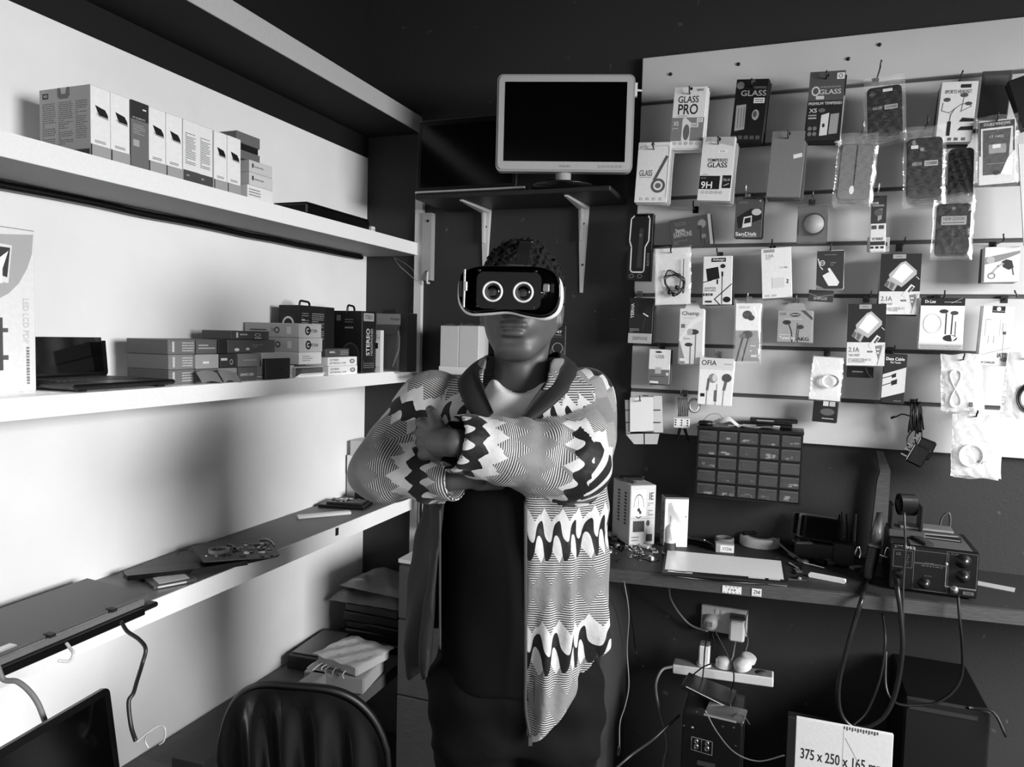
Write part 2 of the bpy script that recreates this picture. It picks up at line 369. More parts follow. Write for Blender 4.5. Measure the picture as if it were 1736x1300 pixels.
drv=[('p',[(.22,.27),(.72,.30),(.85,.36),(.88,.41),(.42,.40),(.34,.36)],.06),('l',[(.30,.38),(.42,.41),(.88,.425)],.03,.3),('L',.2,.755,.75,.80,2,.35),('r',0,.83,1,1,.62),('r',.0,.83,.06,1,.2)]
txt=[('L',.12,.2,.8,.72,18,.45),('r',0,.82,1,1,.28),('L',.2,.87,.8,.93,1,.6)]
dk=[('r',0,0,1,.28,.18),('r',0,.28,1,1,.42),('r',.66,.09,.86,.11,.9),('t',.1,.24,.8,.265,'MY ELEMENTS',.75),('L',.12,.34,.8,.5,5,.6),('r',.12,.58,.46,.68,.65)]
side1=[('r',.0,.0,1,1,.66),('r',.06,.06,.18,.14,.12),('t',.08,.08,.16,.12,'WD',.85),('L',.06,.2,.32,.86,22,.35),('L',.38,.2,.66,.82,22,.35),('L',.72,.2,.94,.75,18,.35),('p',[(.36,-.0),(.6,-.0),(.6,.12),(.56,.16),(.4,.16),(.36,.12)],.4),('p',[(.42,.0),(.54,.0),(.52,.09),(.44,.09)],.72),('r',0,.93,.4,1,.15),('r',.4,.9,.98,1,.1)]
cols=[155,187,217,247,275,303,330,356,384,409]
kinds=['d','d','k','d','d','t','t','d','d']
labs=['white drive box at the near end of the row, printed grey side visible','white drive box second from the near end, left of the grey one','grey drive box with a dark top, the only dark one in the row','white drive box just to the right of the grey one','white drive box second to the right of the grey one','white drive box with a column of small print, left one of the two','white drive box with a column of small print, right one of the two','white drive box second from the far end of the row','white drive box at the far end of the row beside the stack of small cartons']
C0=on_x(155,264,XS-.004); C9=on_x(409,330,XS-.004); Ls=(C9.y-C0.y)/9
for i,k in enumerate(kinds):
    gp=.0 if i!=7 else .003
    shelf_box('drive_box',labs[i],'box',XS-.004-rr.random()*.003,70,cols[i],cols[i+1],153,264,{'d':.92,'t':.9,'k':.4}[k],front={'d':drv,'t':txt,'k':dk}[k],side=side1 if i==0 else [],zb=H1,group=None,hgt=.139,y0=C0.y+Ls*i+.0006+gp,ylen=Ls-.0015-gp,maxd=.142,
      top=[('p',[(.0,.1),(.5,-.06),(1,.1)],.6)] if 0 else [])
# worn flaps of first box
# small cartons stack
X=XS-.01; z=H1
specs=[(418,461,.036,.90,'white','small white carton, bottom of the stack at the end of the drive boxes',[('L',.05,.2,.5,.8,3,.5)]),(421,461,.033,.80,'light','small light carton, second from the bottom of the short stack',[('r',.1,.25,.18,.6,.3),('L',.22,.35,.6,.6,1,.5)]),(421,460,.031,.78,'light','small light carton, third from the bottom of the short stack',[('r',.1,.25,.18,.6,.3),('L',.22,.35,.6,.6,1,.5)]),(410,449,.022,.4,'grey','thin grey carton lying on the three light cartons',[]),(411,447,.016,.08,'black','thin black case sandwiched near the top of the small carton stack',[]),(410,449,.028,.4,'grey','grey carton on top of the small carton stack',[])]
yy0=on_x(416,330,X).y
for i,(a_,b_,h,v,_,lab,pr) in enumerate(specs):
    y0=on_x(a_,300,X).y+.004; shelf_box('small_carton',lab,'box',X-(.0 if i<3 else .012),None,a_,b_,0,330,v,front=pr,zb=z,hgt=h-.0004,y0=max(y0,C9.y+.006) if i<3 else C9.y+.004,ylen=on_x(b_,300,X).y-on_x(a_,300,X).y,maxd=.1)
    z+=h
# black flat device
Xp=XS-.018; c0=on_x(520,363,Xp); y1=on_x(627,388,Xp).y; hh=on_y(520,341,c0.y).z-H1; dd=min(.19,Xp-on_y(461,352,c0.y).x)
t=thing('black_media_player','flat black electronic box lying at the far end of the upper left shelf','device',(Xp,c0.y,H1),(0,0,math.pi/2))
L=y1-c0.y; MB().box(0,L,0,dd,.004,hh-.004,G(.06,.3),.004).build('housing',t)
MB().box(.003,L-.003,.003,dd-.003,hh-.004,hh,G(.1,.2),.001).build('lid',t)
for x in (.03,L-.03):
    for y in (.03,dd-.03): MB().box(x-.008,x+.008,y-.008,y+.008,0,.0045,G(.1)).build('foot',t)
p=on_x(634,398,XS-.008); tag(MB().box(-.01,.012,0,.02,0,.018,G(.85),.002).box(-.004,-.002,-.0006,0,.005,.009,G(.2)).box(.004,.006,-.0006,0,.005,.009,G(.2)).build('wall_charger',None,(XS-.01,min(p.y,YW-.03),H1),(0,0,math.pi/2)),'tiny white charger cube at the far end of the upper left shelf','charger')
cable('thin_wire','thin loose wire hanging below the upper left shelf near the batten',[on_y(668,436,2.46),on_y(675,448,2.42),on_y(690,462,2.44),on_y(706,476,2.46)],.0012,G(.5))
cable('thin_wire','second thin wire curling below the upper left shelf end',[on_y(670,437,2.47),on_y(686,446,2.46),on_y(700,458,2.47),on_y(704,470,2.47)],.001,G(.45))
# ---------------------------------------------------------------- middle shelf
# TV mount box
X=-1.43; yR=on_x(62,662,X).y; zt=on_y(62,392,yR).z; L=.62; h=zt-H2
fpx=lambda px,py:((on_x(px,py,X).y-(yR-L))/L,(zt-on_x(px,py,X).z)/h)
ops=[('p',[fpx(-160,392),fpx(56,398),fpx(54,430),fpx(46,455),fpx(32,480),fpx(15,497),fpx(0,505),fpx(-40,512),fpx(-160,512)],.68),
 ('p',[fpx(-40,405),fpx(20,416),fpx(14,480),fpx(0,477),fpx(-40,470)],.9),('p',[fpx(-40,412),fpx(17,420),fpx(12,470),fpx(0,466),fpx(-40,460)],.22),('p',[fpx(-6,440),fpx(14,425),fpx(4,455),fpx(4,480),fpx(-2,480)],.95),
 ('r',fpx(-30,535)[0],fpx(0,538)[1],fpx(4,535)[0],fpx(0,628)[1],.3),('r',fpx(4,535)[0],fpx(4,556)[1],fpx(13,535)[0],fpx(4,563)[1],.35),('r',fpx(4,535)[0],fpx(4,602)[1],fpx(13,535)[0],fpx(4,610)[1],.35),
 ('t',fpx(38,500)[0],fpx(40,506)[1],fpx(48,500)[0],fpx(40,582)[1],'LED LCD PDP',.78,-1),*[('r',fpx(43,500)[0],fpx(44,588+i*5)[1],fpx(48,500)[0],fpx(44,588+i*5+(3,4,3.5)[i%3])[1],.5) for i in range(13)]]
mb=MB().box(0,L,0,.06,0,h,G(.9,.5,0,1),.0015); mb.prints(ops,L,h,(0,0,h),(1,0,0),(0,0,-1),(0,-1,0)); mb.box(0,L,0,.06,h,h+.0008,G(.45))
tag(mb.build('mount_box',None,(X,yR-L,H2),(0,0,math.pi/2)),'large white screen wall-mount carton cut off by the left edge of the photo','box')
# open laptop
ya,yb_=yR+.004,on_x(298,650,XS-.012).y
t=thing('open_laptop','black open laptop on the middle left shelf beside the white mount carton','laptop',(XS-.01,(ya+yb_)/2,H2),(0,0,math.pi/2)); L=yb_-ya
mb=MB().box(-L/2,L/2,0,.212,.005,.016,G(.10,.3),.004); 
for x in (-L/2+.03,L/2-.03):
    for y in (.02,.19): mb.box(x-.01,x+.01,y-.006,y+.006,0,.006,BLACK)
mb.build('base',t)
mb=MB()
for r_ in range(6):
    for c_ in range(15):
        x=-L/2+.028+c_*(L-.056)/15; y=.085+r_*.0185; mb.box(x,x+(L-.056)/15-.003,y,y+.0155,.0158,.0178,G(.25,.4),.0006)
mb.build('keyboard',t); MB().box(-.05,.05,.012,.072,.0159,.0163,G(.3,.4)).build('touchpad',t)
mb=MB(); mb.T=Matrix.Translation((0,.212,.014))@Matrix.Rotation(math.radians(-6),4,'X')
hl=.188
mb.rrect(-L/2,L/2,0,hl,.012,-.0,.007,G(.05,.3))
mb.build('lid',t); mb2=MB(); mb2.T=mb.T; mb2.box(-L/2+.012,L/2-.012,-.0008,0,.012,hl-.012,G(.03,.08)); mb2.prints([('t',.05,.03,.09,.09,'O',.3),('t',.12,.03,.17,.09,'D',.3),('r',.66,.15,.86,.32,.16)],L-.024,hl-.024,(-L/2+.012,-.0008,hl-.012),(1,0,0),(0,0,-1),(0,-1,0)); mb2.build('screen',t)
mb3=MB().tube([(-L/2+.03,.21,.015),(L/2-.03,.21,.015)],.006,G(.12,.3)); mb3.build('hinge',t)
# small grey component cartons
def cb(name,label,X,xl,xc,xr,yt,yb,v,front=(),side=(),zb=H2,cat='carton',**k): return shelf_box(name,label,cat,X,xl,xc,xr,yt,yb,v,front,side,zb=zb,**k)
pr=[('L',.5,.15,.95,.85,4,.75),('r',.14,.15,.22,.85,.75),('L',.04,.2,.12,.8,3,.6)]
pr2=[('L',.1,.3,.9,.7,2,.7)]
gg='grey component cartons piled on the middle shelf'
yA=on_x(288,640,-1.36).y; hc=.036
def grid_box(x0,x1,X,k,v,lab,pr,h=hc,md=.13,dy=0,yaw=0,front=None):
    ya,yb=on_x(x0,630,X).y,on_x(x1,630,X).y
    return shelf_box('component_carton',lab,'carton',X,None,x0,x1,0,640,v,front=pr,zb=H2+k*hc,hgt=h-.0006,y0=ya,ylen=yb-ya,maxd=md,yaw=yaw)
grid_box(286,330,-1.36,0,.42,'grey component carton, bottom of the column nearest the open laptop',pr)
grid_box(286,331,-1.36,1,.5,'grey component carton, middle of the column nearest the open laptop',pr)
grid_box(285,331,-1.36,2,.42,'grey component carton, top of the column nearest the open laptop',pr)
grid_box(332,368,-1.355,0,.38,'opened grey component carton at the bottom of the second column, flap hanging out',[('L',.5,.2,.95,.8,3,.6)])
grid_box(332,371,-1.35,1,.6,'light grey component carton at mid height of the second column',[('L',.3,.4,.9,.75,1,.9)])
grid_box(333,368,-1.362,2,.36,'dark grey component carton on top of the second column',pr2)
grid_box(370,402,-1.35,0,.55,'light grey component carton low in the third column',[('L',.2,.4,.9,.7,1,.9)])
grid_box(373,400,-1.36,1,.2,'black component carton with white script, middle of the third column',[('L',.05,.2,.45,.6,1,.85),('o',.7,.6,.1,.2,.03,.7)])
grid_box(370,384,-1.365,2,.12,'dark open-ended component carton on the third column',[])
grid_box(404,436,-1.35,0,.34,'grey carton lettered in white at the bottom of the fourth column',[('t',.1,.45,.8,.65,'GRAPHIC CARD',.85)])
grid_box(404,443,-1.355,1,.45,'crumpled grey carton in the middle of the fourth column',[('L',.2,.4,.8,.6,1,.6)])
grid_box(386,466,-1.38,2,.3,'long dark carton lying across the pile of grey cartons',[('c',.18,.75,.05,.12,.85),('c',.4,.7,.04,.1,.8),('L',.5,.3,.9,.6,2,.5)],md=.1)
grid_box(392,456,-1.39,3,.28,'flat dark carton on top of the pile with a white logo oval',[('r',.12,.2,.17,.8,.8),('L',.22,.25,.42,.6,1,.85),('o',.68,.45,.08,.2,.02,.8),('L',.6,.7,.95,.95,1,.9)],md=.1,h=.024)
# flaps of opened cartons
for (x0,x1,yy,X,lab) in ((335,378,636,-1.335,'bent grey carton flap sticking out at the front of the carton pile'),(372,402,640,-1.33,'torn pale carton flap lying on the middle shelf in front of the pile')):
    p=on_x(x0,yy,X); q=on_x(x1,yy,X); Lq=q.y-p.y
    mb=MB().grid(lambda u,v:(u*Lq, -.0-.02*v, .028-.026*v+.004*math.sin(u*5)),6,4,G(.5,.5)); o=mb.build('carton_flap',None,(X-.005,p.y,H2+.001),(0,0,math.pi/2)); tag(o,lab,'flap')
# G boxes
gp=[('l',[(.1,.5),(.4,.5)],.02,.3),('o',.6,.5,.05,.22,.018,.15),('t',.5,.38,.57,.62,'730',.4),('r',.78,.25,.86,.75,.9)]
gf=[('o',.38,.5,.12,.32,.05,.12),('t',.52,.4,.8,.62,'730',.2),('l',[(.38,.5),(.5,.5)],.06,.12)]
X=-1.345
o,q1=cb('printer_cartridge_carton','light grey toner-style carton standing lowest in the column with the G marks',X,455,492,545,0,636,.72,[('L',.1,.3,.4,.7,2,.5)],[],hgt=.036,ylen=on_x(499,620,X).y-on_x(492,620,X).y-.001,maxd=.17)
y0=on_x(507,620,X).y; ye=on_x(545,620,X).y
o,_=cb('graphic_carton','white carton second from the bottom of the column under the G marked cartons',X,None,507,545,0,636,.88,[('L',.15,.25,.6,.75,3,.6)],[],zb=H2+.0365,hgt=.036,y0=y0,ylen=ye-y0,maxd=.17)
o,_=cb('graphic_carton','light grey long carton with a G mark, lower of the two',X,None,507,547,0,636,.74,gf,gp,zb=H2+.073,hgt=.042,y0=y0-.0,ylen=ye-y0+.004,maxd=.19)
o,_=cb('graphic_carton','light grey long carton with a G mark, upper of the two',X,None,507,545,0,636,.74,gf,gp,zb=H2+.1155,hgt=.042,y0=y0-.002,ylen=ye-y0,maxd=.195)
# dark cube
cb('black_cube_carton','small black cube carton standing before the light grey cartons',-1.333,444,450,492,608,637,.12,[('c',.62,.5,.08,.1,.04)],[])
# open white box
p=on_x(500,634,-1.335); Lb=on_x(548,630,-1.335).y-p.y
t=thing('open_white_carton','small white carton lying open on its side below the G marked cartons','carton',(-1.335,p.y,H2),(0,0,math.pi/2))
MB().box(0,Lb,0,.08,0,.002,G(.8)).box(0,Lb,0,.08,.028,.03,G(.85)).box(0,.002,0,.08,.002,.028,G(.7)).box(Lb-.002,Lb,0,.08,.002,.028,G(.7)).box(.002,Lb-.002,.078,.08,.002,.028,G(.3)).build('shell',t)
MB().add([(0,0,.001),(Lb,0,.001),(Lb-.006,-.012,.012),(.008,-.012,.012)],[(0,1,2,3)],G(.92)).build('flap',t)
# headphone boxes with handles
def handle(par,cx,cy,z,w_,h_):
    mb=MB().tube(spline([(cx-w_/2,cy,z-.006),(cx-w_/2+.004,cy,z+h_*.9),(cx,cy,z+h_*.95),(cx+w_/2-.006,cy,z+h_*.75),(cx+w_/2,cy,z-.006)],5),.0035,G(.07,.3)); mb.build('handle',par)
def head_icon(cx,cy,s,v): return [('o',cx,cy-.25*s,.42*s,.42*s*.6,.06*s,v),('c',cx-.35*s,cy,.13*s,.16*s,v),('c',cx+.35*s,cy,.13*s,.16*s,v)]
Yh=ye+.004; X=on_y(508,600,Yh).x
o,q=cb('headphone_box','black headphone box with carry handle and white headphone picture on its side',X,487,508,566,517,632,.09,
  [('r',.0,.0,.72,1,.12),('L',.05,.1,.25,.5,12,.5),('L',.33,.1,.68,.5,14,.55),('L',.05,.19,.25,.23,1,.9),('r',.6,.72,.73,.86,.85)],
  [('r',.1,.12,.8,.5,.14)]+[('o',.45,.28,.28,.12,.07,.9),('c',.25,.36,.13,.05,.9),('c',.66,.36,.13,.05,.9),('c',.4,.48,.1,.012,.9)],cat='box',maxd=.08,y0=Yh)
handle(o,q[3]*.42,q[4]/2,q[5],.055,.016)
o2,q=cb('headphone_box','black stereo headphone box with a handle and vertical white lettering',XS-.02,565,613,636,527,628,.07,
  [('r',.1,.03,.85,.16,.6),('t',.2,.06,.75,.13,'STEREO',.1),('t',.3,.28,.55,.72,'STEREO',.8,1),('t',.62,.28,.78,.72,'HEADPHONES',.6,1),('L',.1,.8,.9,.93,4,.4)],
  [('c',.6,.75,.3,.22,.13),('o',.6,.75,.32,.24,.03,.25),('r',.1,.07,.25,.16,.35),('L',.4,.12,.7,.2,2,.4),('L',.4,.24,.7,.3,1,.5)],cat='box')
handle(o2,.01,q[4]*.45,q[5],.045,.018)
# hard disk case boxes
X=XS-.012
hp_=[('t',.06,.2,.35,.42,'3.5"HDD',.2),('t',.06,.58,.6,.76,'EXTERNAL CASE',.35),('c',.82,.5,.09,.26,.25),('c',.82,.5,.06,.18,.75)]
y0=on_x(557,628,X).y; y1=on_x(606,624,X).y
for k,(lab,v,pr) in enumerate((('white external case carton, lower of the two by the headphone boxes',.93,hp_),('white external case carton, upper of the two by the headphone boxes',.93,hp_))):
    shelf_box('external_case_carton',lab,'carton',X,None,557,606,0,628,v,front=pr,zb=H2+k*.0285,hgt=.028,y0=y0-.003*k,ylen=y1-y0,maxd=.085)
shelf_box('external_case_carton','small dark grey carton on top of the two white external case cartons','carton',X-.004,None,553,592,0,590,.3,front=[('t',.12,.3,.4,.55,'4K',.9),('L',.6,.2,.95,.8,3,.6)],zb=H2+.057,hgt=.026,y0=y0-.008,ylen=(y1-y0)*.78,maxd=.08)
# window box with white neck-band headset
Xw=XS-.03; pY=on_x(637,625,Xw).y
p0=on_y(637,628,pY+.02); 
Y0=2.30; xl,xr=on_y(637,600,Y0).x,on_y(690,600,Y0).x; zt=on_y(660,530,Y0).z
t=thing('headset_window_box','grey window box with a white neckband headset, beside the wall batten','box',((xl+xr)/2,Y0,H2))
W=xr-xl-.0; hh=zt-H2; W2=W
MB().box(-W/2,W/2-.028,.004,.07,0,.003,G(.5)).box(-W/2,W/2,.0,.07,hh-.003,hh,G(.15)).box(W/2-.028,W/2,.0,.07,0,hh-.003,G(.1,.4)).box(-W/2,W/2-.028,.066,.07,.003,hh-.003,G(.45)).box(-W/2,-W/2+.003,.0,.066,.003,hh-.003,G(.4)).build('carton',t)
MB().prints([('r',.02,.02,.78,.2,.5),('t',.45,.08,.75,.13,'Wireless',.2),('p',[(.02,.2),(.78,.2),(.6,.36),(.02,.36)],.28)],W,hh,(-W/2,.0,hh),(1,0,0),(0,0,-1),(0,-1,0)).build('header_print',t)
mb=MB(); pts=[(on_y(px,py,Y0+.03)-Vector(((xl+xr)/2,Y0,H2))) for px,py in ((640,545),(650,539),(660,541),(671,552),(677,570),(677,590),(671,608),(666,622))]
mb.tube(spline(pts,5),[.0035]*36,G(.93,.3),8); mb.build('headset',t)
MB().box(-W/2+.004,W/2-.031,.001,.0015,.004,hh-.003,GLASSY).build('window',t)
mb=MB().box(-W*.28,W*.12,-.002,-.0005,hh,hh+.012,G(.08,.3)); mb.build('hang_tab',t)
# white card box standing before it
Yc=2.22; p=on_y(637,628,Yc); xa,xb=on_y(637,600,Yc).x,on_y(657,600,Yc).x
if xb>XS-.002: xb=XS-.002
mb=MB().box(0,xb-xa,0,.02,0,.145,G(.82,.5),.001); mb.prints([('r',.0,.25,.9,.85,.9),('r',0,.3,.45,.44,.1),('L',.1,.1,.8,.2,2,.6)],xb-xa,.145,(0,0,.145),(1,0,0),(0,0,-1),(0,-1,0))
tag(mb.build('white_card_box',None,(xa,Yc,H2)),'pale flat accessory box leaning before the neckband headset box','box')
# ---------------------------------------------------------------- behind the man: boxes on the small shelf
Y0=2.34
def back_box(name,label,x0,x1,yt,zb,v,front,dep=.1,side_w=0,zt=None,Y0=Y0):
    a_,b_=on_y(x0,600,Y0).x,on_y(x1,600,Y0).x; z1=on_y((x0+x1)/2,yt,Y0).z if zt is None else zt
    mb=MB().box(0,b_-a_,0,dep,0,z1-zb,G(v,.5,0,1),.0015); mb.prints(front,b_-a_,z1-zb,(0,0,z1-zb),(1,0,0),(0,0,-1),(0,-1,0))
    return tag(mb.build(name,None,(a_,Y0,zb)),label,'box'),b_-a_,z1-zb
back_box('white_flat_box','flat white box lying on the small shelf under the two upright pale boxes',744,822,622,HS,.9,[])
zf=on_y(780,622,Y0).z+.0005
for x0,x1,l in ((746,777,'plain pale upright box, left of the pair behind the shoulder of the man'),(777.6,811,'plain pale upright box, right of the pair behind the shoulder of the man')):
    o,W,hh=back_box('upright_box',l,x0,x1,552,zf,.78,[],dep=.09)
    mb=MB().add([(0,.0,hh),(W,.0,hh),(W/2,.01,hh+.008)],[(0,1,2)],G(.35)).add([(W*.6,.05,hh),(W,.03,hh),(W*.8,.06,hh+.014)],[(0,1,2)],G(.6)); mb.build('top_flap',o)
back_box('headphone_box','narrow black headphone box behind the collar of the man, with an earcup picture',932,958,551,HS,.13,[('t',.28,.1,.75,.15,'P47',.95),('L',.3,.17,.75,.19,1,.8),('L',.2,.21,.8,.23,1,.4),('o',.5,.5,.44,.18,.03,.5),('o',.5,.42,.35,.1,.05,.6),('c',.3,.55,.14,.05,.55),('c',.72,.55,.14,.05,.4),('l',[(.08,.62),(.92,.62)],.03,.6)],dep=.09,Y0=2.32)
# ---------------------------------------------------------------- monitor and black laptop on the monitor shelf
Ym=2.245
q0,q1,q2,q3=[at_d(px,py,2.30) for px,py in ((838,120),(1077,129),(1075,294),(842,291))]
cM=(q0+q1+q2+q3)/4; Wm=((q1-q0).length+(q2-q3).length)/2; Hm=((q3-q0).length+(q2-q1).length)/2; Wm*=.985; Hm*=.985
ang=math.atan2((q1-q0).y+(q2-q3).y,(q1-q0).x+(q2-q3).x)+math.radians(-4)
t=thing('computer_monitor','silver framed flat monitor standing on the high wall shelf, screen off','monitor',(cM.x-.010,cM.y+.03,HM+.0005),(0,0,ang))
zc=cM.z-HM
mb=MB(); SIL=G(.62,.35,.2)
mb.rrect(-Wm/2,Wm/2,zc-Hm/2,zc+Hm/2,.018,-.03,.0,SIL,6); mb.rrect(-Wm/2+.006,Wm/2-.006,zc-Hm/2+.006,zc+Hm/2-.006,.015,-.034,-.03,G(.72,.35,.2),6)
mb.rrect(-Wm/2+.05,Wm/2-.05,zc-Hm/2+.04,zc+Hm/2-.04,.03,.0,.03,G(.3),4)
bw=.024
mb.build('frame',t)
b2=MB().box(-Wm/2+bw,Wm/2-bw,-.0345,-.034,zc-Hm/2+.03,zc+Hm/2-bw,G(.03,.12)); b2.build('screen',t)
pmx=MB(); pmx.prints([('t',.47,.935,.55,.955,'PHILIPS',.45)]+[('o',.76+.03*i,.945,.011,.013,.003,.4) for i in range(6)],Wm,Hm,(-Wm/2,-.034,zc+Hm/2),(1,0,0),(0,0,-1),(0,-1,0)); pmx.build('button_print',t)
mb=MB().tube([(.0,.005,.004),(.0,.005,zc-Hm/2+.03)],.024,G(.8,.35,.1),16); mb.build('neck',t)
MB().lathe([(.0,0),(.1,0),(.1,.005),(.03,.012),(0,.012)],(0,.02,0),(0,0,1),G(.08,.25),24).build('foot',t)
mb=MB().box(Wm/2+.0005,Wm/2+.008,-.02,-.005,zc+.085,zc+.125,G(.85)).tube([(Wm/2+.008,-.012,zc+.105),(Wm/2+.022,-.012,zc+.104)],.003,G(.8)); mb.build('side_clip',t)
Yl=YMS+.012; a_=on_y(704,310,Yl); b_=on_y(890,318,Yl); c_=on_y(873,315,Yl)
t=thing('open_laptop','dark open laptop on the high wall shelf, partly behind the silver monitor','laptop',(a_.x,Yl,HM+.0005),(0,0,0))
Wl=b_.x-a_.x; Ws=c_.x-a_.x
mb=MB().box(0,Wl,.003,.2,.0,.012,G(.1,.35),.003).box(.0,Wl,-.003,.006,.006,.0125,G(.8,.3,.5),.002); mb.build('base',t)
mb=MB(); mb.T=Matrix.Translation((0,.010,.014))@Matrix.Rotation(math.radians(-3),4,'X'); hl=on_y(703,203,Yl).z-HM-.015
mb.rrect(0,Ws,0,hl,.01,-.001,.006,G(.45,.35,.6)); mb.rrect(.0015,Ws-.0015,0,hl-.0015,.009,-.002,-.001,G(.05,.3)); mb.build('lid',t)
m2=MB(); m2.T=mb.T; m2.box(.014,Ws-.014,-.0026,-.002,.012,hl-.018,G(.02,.15)); m2.build('screen',t)
# ================================================================ lowest left shelf and what stands below it
def Z(px,py,z): return on_z(px,py,z)
# bare screen panel overhanging the shelf, tapering corners read from the photo
zp=H3+.03
q=[Z(-210,1130,zp),Z(5,1092,zp),Z(240,1005,zp),Z(258,1003,zp),Z(208,988,zp),Z(148,980,zp),Z(-60,1040,zp)]
q=[Z(0,1108,zp),Z(252,1006,zp),Z(148,980,zp),Z(0,1027,zp)]
e=(q[1]-q[0]); e.z=0; ang=math.atan2(e.y,e.x); Lp=.62; o0=Vector((q[1].x,q[1].y,H3))
depth=.19
t=thing('bare_screen_panel','dark grey bare display panel overhanging the lowest left shelf edge, cables dangling','screen panel',o0,(0,0,ang))
# local x runs back toward the camera (negative), y toward the wall
inv=Matrix.Rotation(-ang,3,'Z')
bk=inv@(q[2]-q[1]); 
mb=MB().add([(-Lp,0,.018),(0,0,.018),(bk.x,bk.y,.018),(-Lp,bk.y,.018),(-Lp,0,.030),(0,0,.030),(bk.x,bk.y,.030),(-Lp,bk.y,.030)],[(0,1,2,3),(4,5,6,7),(0,1,5,4),(1,2,6,5),(2,3,7,6),(3,0,4,7)],G(.36,.5,.2,3)); mb.build('panel_back',t)
MB().box(-Lp,-.02,-.010,-.0015,.012,.026,G(.85,.25,.8),.002).build('metal_rail',t)
MB().box(-Lp,-.03,-.022,.02,-.004,.0115,G(.06,.35),.002).build('lower_frame',t)
MB().box(-.03,.012,-.018,.01,.0,.0115,G(.1,.4),.004).build('corner_lug',t)
for x in (-.10,-.24,-.36,-.5): MB().box(x-.006,x+.006,-.012,.006,.026,.032,G(.1)).build('clip',t)
MB().box(-.35,-.30,.0,.02,.0302,.034,G(.85,.2,.5),.002).build('connector',t)
# cables
def cpx(pts): return [at_d(a,b,c) for a,b,c in pts]
cable('display_cable','black taped display cable hanging from the bare panel down to the standing black screen',cpx([(206,1054,1.27),(216,1070,1.26),(236,1084,1.25),(247,1100,1.24),(241,1126,1.23),(232,1155,1.2),(226,1175,1.18),(218,1190,1.17),(222,1230,1.16),(230,1256,1.15)]),.0035,G(.14,.4))
cable('display_cable','grey braided cable hanging from the near end of the bare panel',cpx([(-4,1130,1.1),(6,1152,1.1),(28,1155,1.1),(48,1170,1.1),(64,1192,1.1),(76,1222,1.1),(80,1232,1.1)]),.0042,G(.45,.6,0,3))
cable('loop_wire','thin pale wire looped on the wall side of the standing black screen',cpx([(232,1257,1.15),(250,1242,1.16),(270,1230,1.17),(280,1236,1.17),(278,1255,1.17),(270,1262,1.17)]),.0015,G(.7,.3))
cable('loop_wire','short thin pale wire hanging beside the longer looped one',cpx([(250,1243,1.165),(246,1256,1.17),(252,1268,1.17)]),.0013,G(.75,.3))
p=at_d(117,1098,1.16); p=Matrix.Rotation(-ang,3,'Z')@(p-o0); (MB().tube(spline([(-.012,.01,-.018),(0,-.0,-.022),(.006,-.002,-.012),(.01,0.01,-.006),(.012,.02,.0)],4),.0028,G(.8,.3)).build('ribbon_connector',bpy.data.objects['bare_screen_panel'],p))
# stripped laptop chassis with board and fan
def flatpoly(mb,pxs,z,th,m):
    P=[Z(a,b,z) for a,b in pxs]; O=mb.O; vs=[Vector((p.x-O.x,p.y-O.y,z-O.z)) for p in P]; n=len(vs)
    mb.add([v-Vector((0,0,th)) for v in vs]+vs,[tuple(range(n)),tuple(range(n,2*n))]+[(i,(i+1)%n,n+(i+1)%n,n+i) for i in range(n)],m); return mb
O=Z(330,955,H3)
t=thing('stripped_laptop','stripped black laptop chassis with exposed board and fan, lying skewed on the lowest left shelf','laptop',(O.x,O.y,H3))
def mk(): m_=MB(); m_.O=O.copy(); m_.O.z=H3; return m_
mb=mk(); flatpoly(mb,[(208,968),(218,976),(400,956),(472,940),(440,912),(330,922),(225,962)],H3+.008,.006,G(.06,.35)); flatpoly(mb,[(209,971),(216,976),(330,964),(420,950),(418,946),(330,954),(215,966)],H3+.02,.012,G(.05,.3)); mb.build('chassis',t)
mb=mk(); flatpoly(mb,[(325,926),(345,952),(400,948),(462,944),(474,940),(464,920),(440,910),(372,916)],H3+.032,.0025,G(.3,.45,0,4)); ob=mb.build('circuit_board',t)
rr=random.Random(5)
mb=mk()
for i in range(70):
    a_,b_=rr.uniform(345,462),rr.uniform(922,944)
    if a_<385 and b_<936: continue
    p=Z(a_,b_,H3+.032)-mb.O; s=rr.uniform(.002,.007); h=rr.uniform(.001,.005); mb.box(p.x-s,p.x+s,p.y-s*.6,p.y+s*.6,.032,.032+h,G(rr.choice([.06,.1,.2,.5,.85]),.3,0))
mb.build('chips',ob)['kind']='stuff'
fc=Z(371,930,H3+.04)-O; fc.z=.032
MB().lathe([(.026,0),(.026,.008),(.020,.009),(.019,.004)],fc,(0,0,1),G(.5,.35,.5),24).build('fan_housing',ob)
mb=MB().lathe([(.008,0),(.008,.007),(0,.0075)],fc,(0,0,1),G(.12,.4),12)
for k in range(12):
    a=k*math.pi/6; mb.box(0,0,0,0,0,0,G(.2)) if False else mb.poly([fc+Vector((math.cos(a)*.008,math.sin(a)*.008,.003)),fc+Vector((math.cos(a+.2)*.018,math.sin(a+.2)*.018,.003)),fc+Vector((math.cos(a+.25)*.018,math.sin(a+.25)*.018,.006)),fc+Vector((math.cos(a+.1)*.008,math.sin(a+.1)*.008,.006))],G(.22,.4))
mb.build('fan',ob)
mb=MB().tube(spline([Vector(Z(a,b,H3+.034)-O) for a,b in ((440,915),(452,914),(460,918),(465,924))],4),.002,G(.8,.25,.6)); mb.T=Matrix(); o=mb.build('heat_pipe',ob)
mb=MB().tube(spline([Z(a,b,H3+.03)-O for a,b in ((300,940),(305,934),(318,932),(326,936))],4),.0015,BLACK); mb.build('wire',t)
